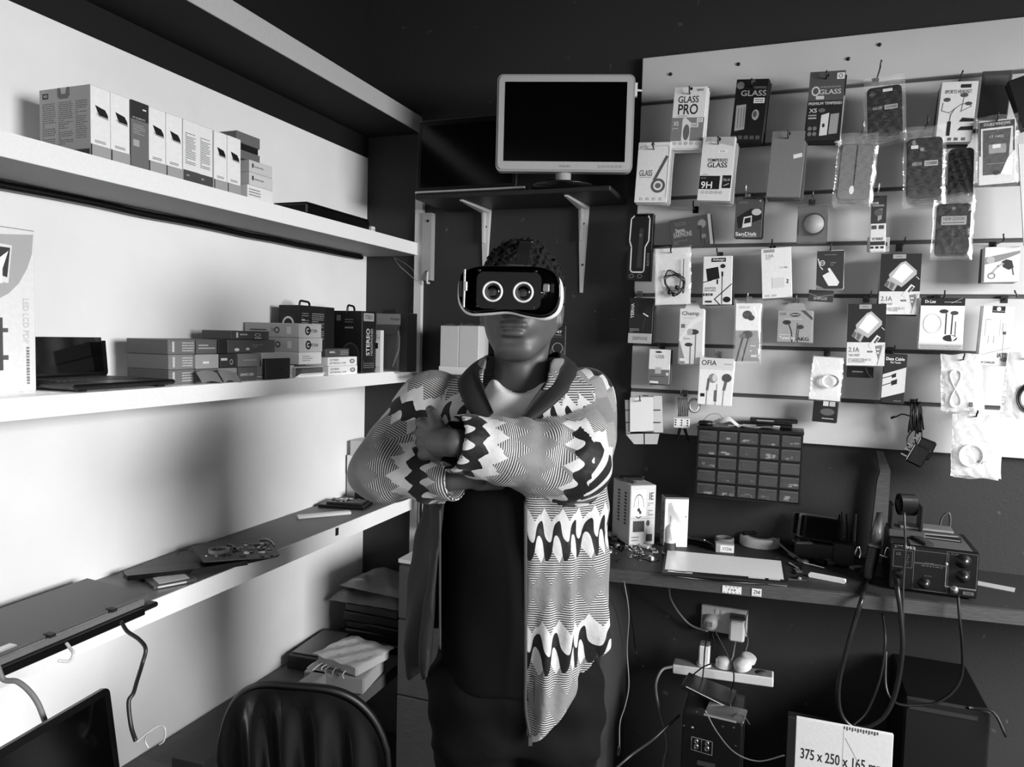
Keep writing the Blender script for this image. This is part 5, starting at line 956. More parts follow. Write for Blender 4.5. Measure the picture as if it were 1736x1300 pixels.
# pouch and glove behind
def gpouch(px,py,wx,hz,v,name,label,cat,ang,tiltx=60,th=.008,prints=()):
    p=Zd(px,py); mb=MB(); mb.T=Matrix.Rotation(math.radians(90-tiltx),4,'X'); 
    mb.box(-wx/2,wx/2,0,th,0,hz,G(v,.3,0,0,.5),.003); mb.prints(prints,wx,hz,(-wx/2,0,hz),(1,0,0),(0,0,-1),(0,-1,0))
    return tag(mb.build(name,None,(p.x,p.y,HD+.001),(0,0,math.radians(ang))),label,cat)
gpouch(1187,922,.09,.07,.14,'glossy_pouch','dark glossy pouch leaning to the right of the tall white box','pouch',-20,25,.008,[('r',0,.0,1,.12,.6),('t',.1,.02,.3,.12,'O',.9),('r',.1,.25,.9,.9,.08)])
mb=MB().tube(spline([(0,0,.0),(-.01,0,.03),(0,0,.062),(.016,0,.066),(.02,0,.045),(.012,.0,.02)],6),.006,G(.7,.35),8); tag(mb.build('plastic_loop',None,(Zd(1172,900).x,Zd(1172,900).y,HD+.005)),'pale curled plastic loop behind the tall white box','plastic loop')
mb=MB().lathe([(.03,0),(.03,.022),(.024,.024),(.024,.002)],(0,0,0),(0,0,1),G(.45,.4),24); tag(mb.build('small_tin',None,(on_y(1228,914,2.44).x,2.44,HD)),'small open grey tin behind the little lettered box','tin')
# small lettered box
p=Zd(1213,936); q=Zd(1249,934); W=.05; mb=MB().box(0,.055,0,.03,0,.028,G(.6,.5,0,1),.001); mb.prints([('r',.25,.15,.98,.9,.9),('t',.35,.35,.9,.7,'XYZAK',.2)],.055,.028,(0,0,.028),(1,0,0),(0,0,-1),(0,-1,0)); mb.prints([],.03,.028,(0,0,0),(1,0,0),(0,0,-1),(0,-1,0))
tag(mb.build('small_lettered_box',None,(p.x,p.y-.0,HD),(0,0,.15)),'small grey box with a white lettered label beside the tape roll','box')
# tape roll
c=Zd(1287,925); t=thing('tape_roll','large roll of pale masking tape lying flat on the bench','tape roll',(c.x,c.y+.02,HD)); R=.062
MB().lathe([(R,0),(R,.027),(R-.001,.028),(.038,.028),(.037,.027),(.037,0)],(0,0,0),(0,0,1),G(.78,.6,0,1),40).build('tape',t)
MB().lathe([(.0375,.001),(.0375,.028),(.034,.028),(.034,.001)],(0,0,0),(0,0,1),G(.4,.6),32).build('core',t)
mb=MB().tube([(-.05,-.02,.034),(-.01,.005,.036)],.007,G(.12,.3),10).tube([(-.012,.004,.036),(.05,.03,.033)],.003,G(.7,.25,.8),8)
tag(mb.build('screwdriver',None,(c.x+.0,c.y+.02,HD)),'dark handled screwdriver lying across the tape roll','screwdriver')
# a long screwdriver right of the roll
a=Zd(1313,915,HD+.03); b=Zd(1362,952,HD+.006); mb=MB().tube([(0,0,.028),tuple(((b-a)*.55)+Vector((0,0,.022)))],.004,G(.5,.3,.6),8); e=(b-a); mb.tube([tuple(e*.55+Vector((0,0,.02))),tuple(e*.97+Vector((0,0,.020)))],.007,G(.25,.35),10)
tag(mb.build('precision_screwdriver',None,(a.x,a.y,HD+.004)),'long thin screwdriver propped on the right side of the tape roll','screwdriver')
# lcd white panel
z=HD+.012
q=[Zd(x,y,z) for x,y in ((1128,932),(1328,951),(1334,988),(1122,970))]
def quad_thing(q,name,label,cat,v,th,zb,margin=None,vm=.9,rough=.4):
    o=q[3]; t=thing(name,label,cat,(o.x,o.y,zb)); mb=MB(); P=[Vector((p.x-o.x,p.y-o.y,0)) for p in q]; P2=[p+Vector((0,0,th)) for p in P]
    mb.add(P+P2,[(0,1,2,3),(4,5,6,7),(0,1,5,4),(1,2,6,5),(2,3,7,6),(3,0,4,7)],G(v,rough)); mb.build('panel_body',t)
    if margin is not None:
        f=lambda u,w_:P2[3].lerp(P2[2],u).lerp(P2[0].lerp(P2[1],u),w_)+Vector((0,0,.0008)); a0,a1,b0,b1=margin
        MB().poly([f(a0,b0),f(a1,b0),f(a1,b1),f(a0,b1)],G(vm,.3)).build('white_face',t)
    return t,P,P2
t,P,P2=quad_thing(q,'backlight_panel','large white backlight panel with dark frame lying at the bench front','screen panel',.15,.006,HD+.006,(.02,.98,.12,.99),.93)
f=lambda u,w_,z_:P[3].lerp(P[2],u).lerp(P[0].lerp(P[1],u),w_)+Vector((0,0,z_))
for u0,u1,v in ((.05,.25,.8),(.1,.2,.5),(.7,.83,.85),(.86,.95,.8)): 
    w0=.02 if u1-u0>.15 else .05; MB().poly([f(u0,w0,.0075),f(u1,w0,.0075),f(u1,w0+.06,.0075),f(u0,w0+.06,.0075)],G(v,.3)).build('label_strip',t)
MB().tube([f(.12,-.04,.0),f(.45,-.05,-.002),f(.85,-.04,.0)],.0025,BLACK).build('ribbon_cable',t)
tag(MB().box(-.05,.05,-.03,.0,0,.005,G(.5,.3,.4),.001).build('flat_metal_strip',None,(Zd(1300,994).x,Zd(1300,991).y+.03,HD)),'flat metallic strip under the front right corner of the backlight panel','strip')
# barcode stickers on bench front edge
for x0,x1,y0_,y1_,lab in ((1225,1257,991,1005,'white dotted sticker on the bench front edge, left of two'),(1275,1291,995,1008,'square white sticker on the bench front edge, right of two')):
    Yf=fronty(on_y(x0,998,2.0).x)-.0135; 
    for _ in range(3): Yf=fronty(on_y(x0,998,Yf).x)-.0128
    a=yp(x0,y0_,Yf); b=yp(x1,y1_-2,Yf); W=b.x-a.x; hh=.013; zc_=HD-.019; mb=MB().box(0,W,-.0006,0,0,hh*1.6,G(.85,.5)); mb.prints([('c',.1+.1*i,.12 if i%2 else .88,.03,.06,.1) for i in range(9)]+[('t',.3,.35,.7,.65,'7 3 0',.15)] if x1-x0>20 else [('t',.15,.2,.85,.7,'ZNI',.2),('l',[(.1,.9),(.9,.9)],.04,.3)],W,hh*1.6,(0,-.0006,hh*1.6),(1,0,0),(0,0,-1),(0,-1,0))
    tag(mb.build('sticker',None,(a.x,fronty(a.x)-.0135,HD-.033),(0,0,math.atan(SLP))),lab,'sticker')
# parts pile left
rr=random.Random(21); kinds_=[]
pc=Zd(1065,918)
for k in range(80):
    px=rr.uniform(1018,1112); py=rr.uniform(888,952)
    if py<900 and px>1050: continue
    p=Zd(px,py); s=rr.uniform(.005,.016); h=rr.uniform(.003,.014); v=rr.choice([.05,.08,.15,.3,.5,.85,.9,.1]); kind=rr.choice(['connector','metal_clip','component','screw_tray','chip'])
    mb=MB()
    if kind=='connector': mb.box(-s,s,-s*.5,s*.5,0,h,G(v,.3),.001).box(-s*.6,s*.6,-s*.55,-s*.45,h*.3,h*.7,G(.6,.3,.7))
    elif kind=='metal_clip': mb.tube(spline([(-s,0,.002),(-s*.3,s*.6,h),(s*.4,-s*.4,h*.8),(s,0,.002)],4),.0014,G(.7,.2,.8))
    elif kind=='component': mb.lathe([(s*.4,0),(s*.4,h*1.2),(0,h*1.25)],(0,0,0),(0,0,1),G(v,.3,.2),10).tube([(s*.3,0,.002),(s*1.1,.004,.002)],.0008,G(.7,.2,.8))
    elif kind=='screw_tray': mb.lathe([(0,0),(s*.7,0),(s*.7,.004),(s*.55,.004),(s*.55,.001),(0,.001)],(0,0,0),(0,0,1),G(v,.35),14)
    else: mb.box(-s,s,-s*.7,s*.7,0,.003,G(v,.35),.0006).box(-s*.6,s*.6,-s*.4,s*.4,.003,.005,G(.3,.3))
    o=mb.build('loose_'+kind,None,(p.x,p.y,HD),(0,0,rr.uniform(0,6))); kinds_.append(kind)
    tag(o,{'connector':'small loose connector in the parts heap at the left end of the bench','metal_clip':'bent metal clip in the parts heap at the left end of the bench','component':'tiny round electronic component in the parts heap on the bench','screw_tray':'tiny round cap in the parts heap at the left end of the bench','chip':'small flat circuit chip in the parts heap on the bench'}[kind],{'connector':'connector','metal_clip':'clip','component':'component','screw_tray':'cap','chip':'chip'}[kind],'loose %s pieces in the parts heap'%kind.replace('_',' '))
onb('white_adapter_tube','white plastic tube end sticking out beside the jacket on the bench','tube',1020,913,HD,MB().tube([(-.03,-.01,.012),(.028,.012,.012)],.011,G(.88,.4),12),10)
onb('white_plastic_block','small white block on the bench front before the tall white box','block',1094,928,HD,MB().box(-.018,.018,-.013,.013,0,.01,G(.88,.4),.002),-25)
onb('glass_ring','shiny pale ring on the parts heap beside the white block','ring',1083,937,HD,MB().lathe([(.014,0),(.014,.006),(.010,.006),(.010,0)],(0,0,0),(0,0,1),G(.7,.15,.8),18))
# circuit boards and dark shells
rr=random.Random(31)
def pcb(px,py,sx,sy,ang,v,label,z=HD+.0003,name='circuit_board',n=10):
    t=thing(name,label,'circuit board',(Zd(px,py,z).x,Zd(px,py,z).y,z),(0,0,math.radians(ang))); MB().box(-sx/2,sx/2,-sy/2,sy/2,0,.002,G(v,.35),.0005).build('board',t)
    mb=MB()
    for i in range(n): x,y=rr.uniform(-sx*.42,sx*.32),rr.uniform(-sy*.42,sy*.3); mb.box(x,x+rr.uniform(.002,.008),y,y+rr.uniform(.002,.006),.002,.002+rr.uniform(.001,.004),G(rr.choice([.05,.1,.6,.85]),.3))
    o=mb.build('chips',t); o['kind']='stuff'
pcb(1092,946,.06,.025,-12,.18,'small circuit board at the very front of the bench beside the backlight panel')
pcb(1040,893,.07,.05,15,.15,'circuit board lying under the stabilizer corner at the left end of the bench')
# dark phone frames group right of the tape
xa,xb=on_y(1348,900,2.38).x,on_y(1428,900,2.38).x
tag(MB().box(xa,xb,2.37,2.468,HD,HD+.055,G(.08,.4),.003).build('parts_crate'),'low black crate at the back of the bench under the leaning phone frames','crate')
ZC=HD+.0555
frames=[(1360,920,.05,.04,20,.25,.45),(1385,935,.05,.04,-15,.12,.2),(1408,915,.05,.04,10,.3,.5),(1352,932,.06,.04,-30,.1,.2),(1330,905,.05,.03,40,.4,.6)]
fl=['dark frame lying left of the white triangular scrap on the bench','black flat phone back behind the white triangular scrap','grey flat part in the middle of the dark bench clutter','black flat part just right of the backlight panel','pale metal plate behind the tape roll']
for k,((px,py,sx,sy,an,v,v2),l) in enumerate(zip(frames,fl)): onb('flat_phone_part',l,'phone part',px,py if k!=4 else 925,ZC if k in (0,2) else HD+.0005,MB().box(-sx/2,sx/2,-sy/2,sy/2,0,.007,G(v,.35),.002).box(-sx*.38,sx*.38,-sy*.36,sy*.36,.007,.0078,G(v*.6,.15)),an)
rr=random.Random(55)
for k in range(48):
    px=rr.uniform(1345,1455); py=rr.uniform(942,985)
    if 1362<px<1440 and py>962: continue
    s=rr.uniform(.008,.022); v=rr.choice([.05,.08,.1,.2,.35,.5])
    mb=MB().box(-s,s,-s*.55,s*.55,0,rr.uniform(.003,.012),G(v,.35),.001)
    if k%3==0: mb=MB().tube([(-s,0,.003),(s,0,.003)],.0026,G(v,.3,.4),8)
    if k%5==0: mb=MB().lathe([(s*.5,0),(s*.5,.006),(s*.3,.008),(0,.008)],(0,0,0),(0,0,1),G(v,.3),12)
    p=Zd(px,py); o=mb.build('phone_spare_part',None,(p.x,p.y,HD+.0003),(0,0,rr.uniform(0,6))); tag(o,'small dark spare part in the clutter right of the backlight panel','spare part','small spare parts right of the backlight panel')
# phones leaning in a dark rack
for i,(px,py,h,an,v) in enumerate(((1372,876,.085,-12,.3),(1384,880,.08,-12,.5),(1394,884,.07,-12,.15))):
    p=on_y(px,880,2.43-.02*i); mb=MB(); mb.T=Matrix.Rotation(math.radians(-24),4,'X'); mb.rrect(-.055,.055,0,.075,.006,-.002,.002,G(v,.3,.3)); mb.rrect(-.047,.047,.005,.07,.004,-.0026,-.002,G(.04,.2))
    tag(mb.build('broken_phone',None,(p.x,2.425-.018*i,ZC+.001),(0,0,math.radians(an))),('rearmost','middle','front')[i]+' one of three phone screen frames leaning together on the bench','phone frame')
# white triangle scraps
onb('paper_scrap','white triangular paper scrap on the bench clutter behind the white phone bumper','paper',1398,938,HD+.004,MB().prism([(-.03,0),(.035,.0),(.0,.0)],0,0,G(.8)) if False else MB().add([(-.03,.02,0),(.03,.026,.004),(.012,-.03,0)],[(0,1,2)],G(.82,.6)).add([(-.03,.02,-.001),(.03,.026,.003),(.012,-.03,-.001)],[(0,2,1)],G(.8,.6)),-20)
onb('paper_scrap','small pale scrap on the black crate beside the hot air gun holder','paper',1428,908,ZC,MB().box(-.02,.02,-.012,.012,0,.001,G(.6)),30)
onb('white_phone_bumper','slim white phone bumper lying on the front of the bench','phone bumper',1402,983,HD+.001,MB().rrect(-.048,.048,-.0,.012,.004,-.006,.006,G(.93,.35),4),-14)
for k,(px,py,an,L,v,l) in enumerate(((1352,985,15,.05,.3,'thin grey tool lying right of the backlight panel'),(1380,960,-25,.06,.5,'thin metallic tweezers on the dark bench clutter'),(1430,958,35,.05,.2,'dark stick tool lying by the hot air gun holder'),(1345,960,-60,.045,.6,'short pale stick beside the right edge of the backlight panel'))):
    onb('thin_tool',l,'tool',px,py,HD+.001,MB().tube([(-L/2,0,.003),(L/2,0,.003)],[.003,.0016],G(v,.3,.5),8),an)
onb('dark_rag','crumpled black cloth lying among the bench clutter','cloth',1420,925,HD,MB().grid(lambda u,v:(-.06+.12*u,-.05+.1*v,.001+.02*abs(math.sin(u*7+v*4))*math.sin(u*math.pi)*math.sin(v*math.pi)),20,20,G(.06,.8,0,3)),12)
# upright plank
Yk=2.44; a=yp(1484,765,Yk); b=yp(1503,765,Yk); zt_=a.z
mb=MB().prism([(0,0),(.034,0),(.045,.09),(.045,zt_-HD-.05),(.022,zt_-HD),(.0,zt_-HD),(.018,zt_-HD-.06),(.018,.09)],0,.025,G(.3,.5,0,2)) if False else MB().box(0,.036,0,.02,0,zt_-HD,G(.3,.5,0,2),.001)
mb=MB().prism([(0,0),(.046,0),(.046,zt_-HD-.055),(.024,zt_-HD),(.006,zt_-HD),(.018,zt_-HD-.06),(.012,zt_-HD-.09)],0,.022,G(.3,.5,0,2)); tag(mb.build('upright_plank',None,(yp(1476,880,Yk).x,Yk,HD)),'narrow wooden plank standing on the bench against the wall below the board','plank')
# hot air gun in holder
p=Zd(1482,985); gx=p.x; gy=p.y+.01
def rel(px,py,dd): return at_d(px,py,dd)
dg=rel(1482,985,1).length and (Vector((gx,gy,0)).dot(F0))
g0=rel(1492,868,dg); g1=rel(1483,925,dg-.0); g2=rel(1470,985,dg-.02)
t=thing('hot_air_gun','hot air gun pointing up in its chrome cradle in front of the station','hot air gun',(g1.x,g1.y,g1.z)); o=g1
T_=lambda v:tuple(v-o)
MB().tube([T_(g0),T_(g0.lerp(g1,.5)),T_(g1)],[.008,.0125,.0155],G(.5,.3,.7),16).build('nozzle',t)
MB().tube([T_(g1),T_(g1.lerp(g2,.15)),T_(g1.lerp(g2,.9)),T_(g2)],[.018,.0165,.0145,.009],G(.1,.35),16).build('handle',t)
MB().lathe([(.0185,-.004),(.02,0),(.0185,.004)],(0,0,0),g0-g2,G(.55,.3,.6),20).build('collar',t)
t2=thing('gun_cradle','chrome hooked cradle arms holding the hot air gun','cradle',(g1.x,g1.y,g1.z-.01)); o=t2.location
for s,px in ((-1,1459),(1,1500)):
    h0=rel(px,938,dg-.01); MB().tube(spline([T_(h0+Vector((s*.002,0,-.012))),T_(h0),T_(h0+Vector((s*.004,0,.016))),T_(h0+Vector((s*.009,0,.014))),T_(h0+Vector((s*.010,.01,-.012))),T_(Vector((g1.x+s*.0,g1.y+.045,g1.z-.03)))],5),.0022,G(.85,.15,1),8).build('arm',t2)
MB().tube([T_(Vector((g1.x,g1.y+.045,g1.z-.03))),T_(Vector((g1.x,g1.y+.06,HD)))],.006,G(.2,.3,.5),8).build('post',t2)
MB().box(-.03,.03,.02,.09,HD-o.z,HD-o.z+.006,G(.1,.4),.001).build('base',t2)
tag(MB().box(-.03,.03,-.03,.03,0,.07,G(.07,.5),.004).build('dark_box',None,(g1.x-.068,g1.y+.13,HD)),'black box with pen-like tools at the back of the bench left of the gun','box')
rr=random.Random(77)
for k in range(4): 
    tag(MB().tube([(0,0,0),(rr.uniform(-.01,.01),0,.07+.02*rr.random())],[.004,.0025],G((.05,.2,.1,.3)[k],.3),8).build('pen_tool',None,(g1.x-.09+.016*k,g1.y+.13,HD+.071)),'pen-like tool standing on the black box behind the bench clutter','tool','pen-like tools behind the bench clutter')
# rework station
pa=Zd(1507,1000); pb=Zd(1656,1020); e=(pb-pa); e.z=0; ang=math.atan2(e.y,e.x); W=e.length; 
zt_=(on_y(1655,936,pb.y).z+on_y(1507,920,pa.y).z)/2-HD; D=.20
t=thing('rework_station','black soldering rework station marked 952 with knobs, right end of the bench','soldering station',(pa.x,pa.y,HD),(0,0,ang))
MB().box(0,W,0,D,.006,zt_,G(.07,.35),.003).build('housing',t)
for x in (.02,W-.02):
    for y in (.02,D-.02): MB().lathe([(.008,0),(.008,.007)],(x,y,0),(0,0,1),BLACK,10).build('foot',t)
lc=.42
fr=lambda a_,b_,c_,d_:[('l',[(a_,b_),(c_,b_)],.004,lc),('l',[(c_,b_),(c_,d_)],.004,lc),('l',[(c_,d_),(a_,d_)],.004,lc),('l',[(a_,d_),(a_,b_)],.004,lc)]
ops=[('L',.04,.02,.15,.09,2,.5),('t',.17,.03,.28,.09,'952',.7)]+fr(.03,.13,.25,.5)+fr(.27,.10,.66,.36)+fr(.27,.38,.66,.95)+fr(.64,.05,.98,.82)+[('l',[(.64,.34),(.64,.80),(.98,.80)],.008,.55),('L',.06,.18,.13,.25,2,.5),('L',.15,.2,.23,.45,5,.35),('L',.4,.33,.5,.37,1,.4),('L',.36,.4,.6,.43,1,.4),('L',.4,.62,.5,.64,1,.45),('L',.68,.08,.9,.1,1,.4),('L',.8,.42,.95,.44,1,.4),('r',.84,.86,.96,.93,.35),('t',.86,.875,.94,.92,'4500',.1)]
MB().prints(ops,W,zt_-.006,(0,0,zt_),(1,0,0),(0,0,-1),(0,-1,0)).build('front_print',t)
for fx,fy,r in ((.40,.80,.011),(.82,.22,.014),(.83,.55,.012)):
    x,z=fx*W,zt_-fy*(zt_-.006); MB().lathe([(r*1.35,0),(r*1.35,.002),(r,.003),(r*.9,.016),(0,.017)],(x,0,z),(0,-1,0),G(.12,.3,0),20).build('knob',t)
MB().lathe([(.009,0),(.009,.008),(.006,.008),(.006,.012),(0,.012)],(.74*W,0,.025),(0,-1,0),G(.7,.25,.8),16).build('socket',t)
MB().lathe([(.012,0),(.012,.01),(.008,.014),(0,.014)],(.12*W,0,.05),(0,-1,0),G(.1,.3),16).build('socket',t)
MB().lathe([(.0035,0),(.003,.005)],(.64*W,-.0,zt_*.7),(0,-1,0),G(.8,.3),8).build('indicator',t)
# on the station
zs_=HD+zt_
def ons(name,label,cat,u,v,mb,dz=0,ang2=0):
    m=Matrix.Rotation(ang,3,'Z')@Vector((u,v,0)); return tag(mb.build(name,None,(pa.x+m.x,pa.y+m.y,zs_+.0003+dz),(0,0,ang+math.radians(ang2))),label,cat)
t=thing('tape_dispenser','dark tape dispenser with a roll, standing on the soldering station','tape dispenser',(pa.x+.045,pa.y+.11,zs_+.0005),(0,0,ang))
MB().box(-.045,.045,-.04,.045,0,.02,G(.28,.4),.003).box(-.04,-.032,-.03,.04,.02,.085,G(.14,.4),.002).box(.032,.04,-.03,.04,.02,.085,G(.14,.4),.002).build('body',t)
MB().lathe([(.03,-.02),(.03,.02),(.018,.02),(.018,-.02)],(0,.0,.085),(1,.25,0),G(.09,.3),24).build('roll',t)
MB().lathe([(.014,-.022),(.014,.022)],(0,.0,.085),(1,.25,0),G(.3,.4),16).build('hub',t)
ons('paper_sheet','grey sheet draped over the right part of the soldering station','sheet',.105,.1,MB().box(-.06,.082,-.095,.09,0,.0015,G(.33,.6)).add([(.082,-.095,.0),(.082,.09,.0),(.097,.09,-.03),(.099,-.095,-.035)],[(0,1,2,3)],G(.33,.6)))
for i,(u,v,sx,sy,an,vv,l) in enumerate(((.115,.12,.13,.07,-6,.18,'dark phone at the bottom of the pile on the soldering station'),(.11,.12,.12,.065,4,.3,'grey phone in the middle of the pile on the soldering station'),(.095,.13,.13,.06,-2,.5,'pale phone on top of the pile on the soldering station'))):
    ons('loose_phone',l,'phone',u,v,MB().box(-sx/2,sx/2,-sy/2,sy/2,0,.008,G(vv,.3,.2),.002).box(-sx/2+.004,sx/2-.004,-sy/2-.0008,-sy/2+.001,.003,.0055,G(.75,.25,.6)),.0018+i*.0085,an)
ons('loose_phone','dark phone lying slanted at the front of the station top','phone',.075,.045,MB().box(-.012,.012,-.045,.045,0,.008,G(.2,.25),.002),.0018,18)
tag(MB().tube(spline([(-.012,0,0),(-.006,0,.03),(.008,0,.045),(.014,0,.03),(.014,0,.0)],5),.003,G(.3,.35)).build('wire_handle',None,(yp(1603,855,2.42).x,2.42,HD+.13)),'grey wire loop rising behind the phone pile','wire')
tag(MB().box(-.045,.045,-.02,.02,0,.0015,G(.7)).build('paper_scrap',None,(on_z(1690,998,HD).x,on_z(1690,998,HD).y+.02,HD),(0,0,-.3)),'pale paper scrap lying right of the soldering station','paper')
# cables of the station
def fdep(px,gap=.03):
    Yf=2.0
    for _ in range(4): q=on_y(px,1010,Yf); Yf=fronty(q.x)
    return Vector((q.x,Yf,0)).dot(F0)-gap
def CF(pts): return [at_d(a,b,fdep(a)-c) for a,b,c in pts]
HO=(g2-g1).normalized()
cable('black_hose','thick black hose looping from the hot air gun down and back up to the station',[g2+HO*.004]+CF([(1462,1012,.0),(1450,1052,.015),(1436,1100,.02),(1422,1160,.02),(1424,1205,.02),(1442,1230,.02),(1470,1232,.02),(1500,1212,.02),(1519,1170,.02),(1530,1100,.02),(1527,1040,.01),(1522,1002,.0)])+[at_d(1520,982,fdep(1520)+.02)],.0062,G(.12,.3),'hose')
cable('black_cable','black cord rising before the station and falling beside the thick hose',CF([(1531,1060,.0),(1531,1000,.0),(1533,960,.0)])+[at_d(1535,925,fdep(1535)-.005),at_d(1534,900,fdep(1535)+.03),at_d(1533,868,fdep(1535)+.05)],.0028,G(.2,.35))
cable('black_cable','black cord from the right socket of the station swinging left under the bench',CF([(1624,1008,-.0),(1627,1050,.01),(1631,1090,.01),(1631,1140,.0),(1618,1170,.0),(1590,1190,.0),(1560,1195,.0),(1520,1192,-.0),(1502,1165,-.02),(1502,1100,-.05)]),.0038,G(.1,.35))
cable('thin_cable','thin black cord hanging between the two hose lengths down to the cardboard box',CF([(1496,1040,-.04),(1500,1070,-.04),(1500,1100,-.03),(1492,1150,-.02),(1470,1205,.0),(1440,1235,.02),(1405,1275,.04),(1392,1310,.04)]),.0035,G(.09,.35))
cable('thin_cable','thin grey cord hanging from the bench at its left end down to the floor',[yp(1058,985,1.96),yp(1066,1040,2.0),yp(1063,1100,2.05),yp(1066,1160,2.05),yp(1060,1195,2.05),yp(1051,1225,2.05),yp(1050,1265,2.05)],.0018,G(.5,.4))
tag(MB().tube([(0,0,0),(-.004,0,-.025)],[.005,.004],G(.3),8).build('small_plug',None,yp(1050,1266,2.05)),'small dark plug at the end of the thin grey cord under the bench','plug')
cable('thin_cable','thin black cord crossing behind the thin grey cord under the bench',[yp(1051,990,2.0),yp(1066,1030,2.2),yp(1074,1070,2.3),yp(1078,1105,2.35),yp(1090,1130,2.3)],.0018,G(.07,.4))
# ================================================================ under the bench
Yw=YW
a=yp(1190,1022,Yw); b=yp(1268,1033,Yw); zt_=a.z; zb_=zt_-.086
t=thing('wall_socket','dusty pale double wall socket plate with two plugs under the bench','wall socket',(a.x,Yw-.0005,zb_)); W=.148
MB().box(0,W,-.016,0,0,.086,G(.78,.5,0,1),.003).build('plate',t)
for x in (.045,.062): MB().box(x,x+.012,-.0185,-.015,.062,.078,G(.85,.4),.001).build('switch',t)
tag(MB().lathe([(.026,0),(.026,.012),(.02,.03),(0,.031)],(0,0,0),(0,-1,0),G(.75,.45),24).box(-.008,.008,-.036,-.028,-.006,.008,G(.5)).build('plug',None,(a.x+.032,Yw-.017,zb_+.035)),'round pale plug in the left side of the wall socket','plug')
t=thing('white_adapter_plug','white square adapter plug hanging off the right side of the wall socket','plug',(a.x+.118,Yw-.017,zb_+.03))
MB().box(-.024,.024,-.045,0,-.035,.03,G(.9,.35),.006).build('body',t); MB().box(-.024,.024,-.03,.0,.032,.045,G(.2,.4),.003).build('switch_top',t)
MB().tube([(-.004,-.02,-.034),(-.010,-.02,-.09),(-.02,-.02,-.12)],.0035,G(.55,.4)).build('lead',t)
# extension strip: leaning board of sockets
Ye=2.34; q0=yp(1140,1142,Ye); q1=yp(1311,1166,Ye); e=q1-q0; L=e.length; an=math.atan2(e.z,e.x)
t=thing('extension_strip','long white extension socket strip with plugs, leaning under the wall socket','extension strip',q0,(0,-an,0))
MB().box(0,L,0,.055,0,.03,G(.86,.4,0,1),.003).build('housing',t)
mb=MB().box(.005,L-.005,.003,.052,.030,.0306,G(.5,.4)); mb.build('top_face',t)
for k in range(4):
    x=.075+.058*k
    MB().lathe([(.019,0),(.019,.0008)],(x+.02,.028,.0306),(0,0,1),G(.35,.4),16).build('outlet',t)
def plug(lx,ly,lz,label,mb,name='plug'):
    M=Matrix.Translation(q0)@Matrix.Rotation(-an,4,'Y'); p=M@Vector((lx,ly,lz)); return tag(mb.build(name,None,p),label,'plug')
plug(.095,.03,.033,'upright white charger plugged into the left of the extension strip',MB().box(-.017,.017,-.014,.014,0,.062,G(.93,.35),.004).box(-.016,.016,-.013,.013,.062,.072,G(.4,.3),.003).lathe([(.024,0),(.024,.004)],(0,0,-.002),(0,0,1),G(.88),20),'white_charger')
plug(.155,.03,.033,'round pale plug in the middle of the extension strip',MB().lathe([(.024,0),(.024,.02),(.018,.028),(0,.028)],(0,0,0),(0,0,1),G(.8,.4),24))
plug(.215,.025,.048,'large round white plug tilted on the right of the extension strip',MB().lathe([(.027,0),(.027,.014),(.02,.022),(0,.024)],(0,-.01,0),(-.25,-.35,1),G(.9,.35),24).tube([(0,0,-.014),(0,0,.0)],.010,G(.3),10).lathe([(.024,0),(.024,.014),(.016,.018)],(.012,.012,.014),(.3,-.2,1),G(.78),20))
cable('grey_cable','grey power cord curving from the left end of the extension strip to the floor',[yp(1139,1130,2.34),yp(1122,1136,2.3),yp(1112,1160,2.28),yp(1116,1195,2.26),yp(1125,1230,2.25),yp(1131,1262,2.24),yp(1124,1300,2.22),yp(1115,1380,2.2)],.0045,G(.42,.45))
cable('pale_cable','pale cord running from the bench underside down to the wall socket plug',[yp(1134,996,2.3),yp(1137,1015,2.4),yp(1152,1040,2.45),yp(1172,1060,2.46),yp(1200,1070,2.45)],.0035,G(.5,.45))
for k,(pp,l) in enumerate((([(1200,1072),(1195,1100),(1193,1130),(1189,1170)],'black lead hanging left of the upright white charger'),([(1212,1070),(1224,1092),(1234,1112),(1243,1135),(1243,1160),(1232,1182)],'black lead crossing before the round plugs of the extension strip'),([(1207,1072),(1210,1090),(1206,1108)],'short black lead above the upright white charger'),([(1205,1125),(1190,1132),(1170,1148)],'black lead lying over the left end of the extension strip'))):
    cable('black_lead',l,[yp(x,y,2.29) for x,y in pp],.0022,G(.05,.4))
cable('thin_grey_wire','thin wire from the socket plate corner to the tilted round plug',[yp(1268,1035,2.46),yp(1263,1060,2.4),yp(1268,1085,2.36),yp(1264,1104,2.34)],.0014,G(.45,.4))
cable('floor_wire','thin pale wire sweeping from the black case to the cardboard box',[yp(1196,1205,2.1),yp(1215,1240,2.05),yp(1245,1275,2.0),yp(1285,1290,1.98),(yp(1330,1280,1.95))],.0018,G(.6,.35))
cable('floor_wire','dark cable crossing diagonally under the bench from the cord to the black case',[yp(1035,1310,1.95),yp(1070,1280,2.0),yp(1105,1255,2.1),yp(1130,1232,2.15),yp(1152,1212,2.18)],.004,G(.2,.4))
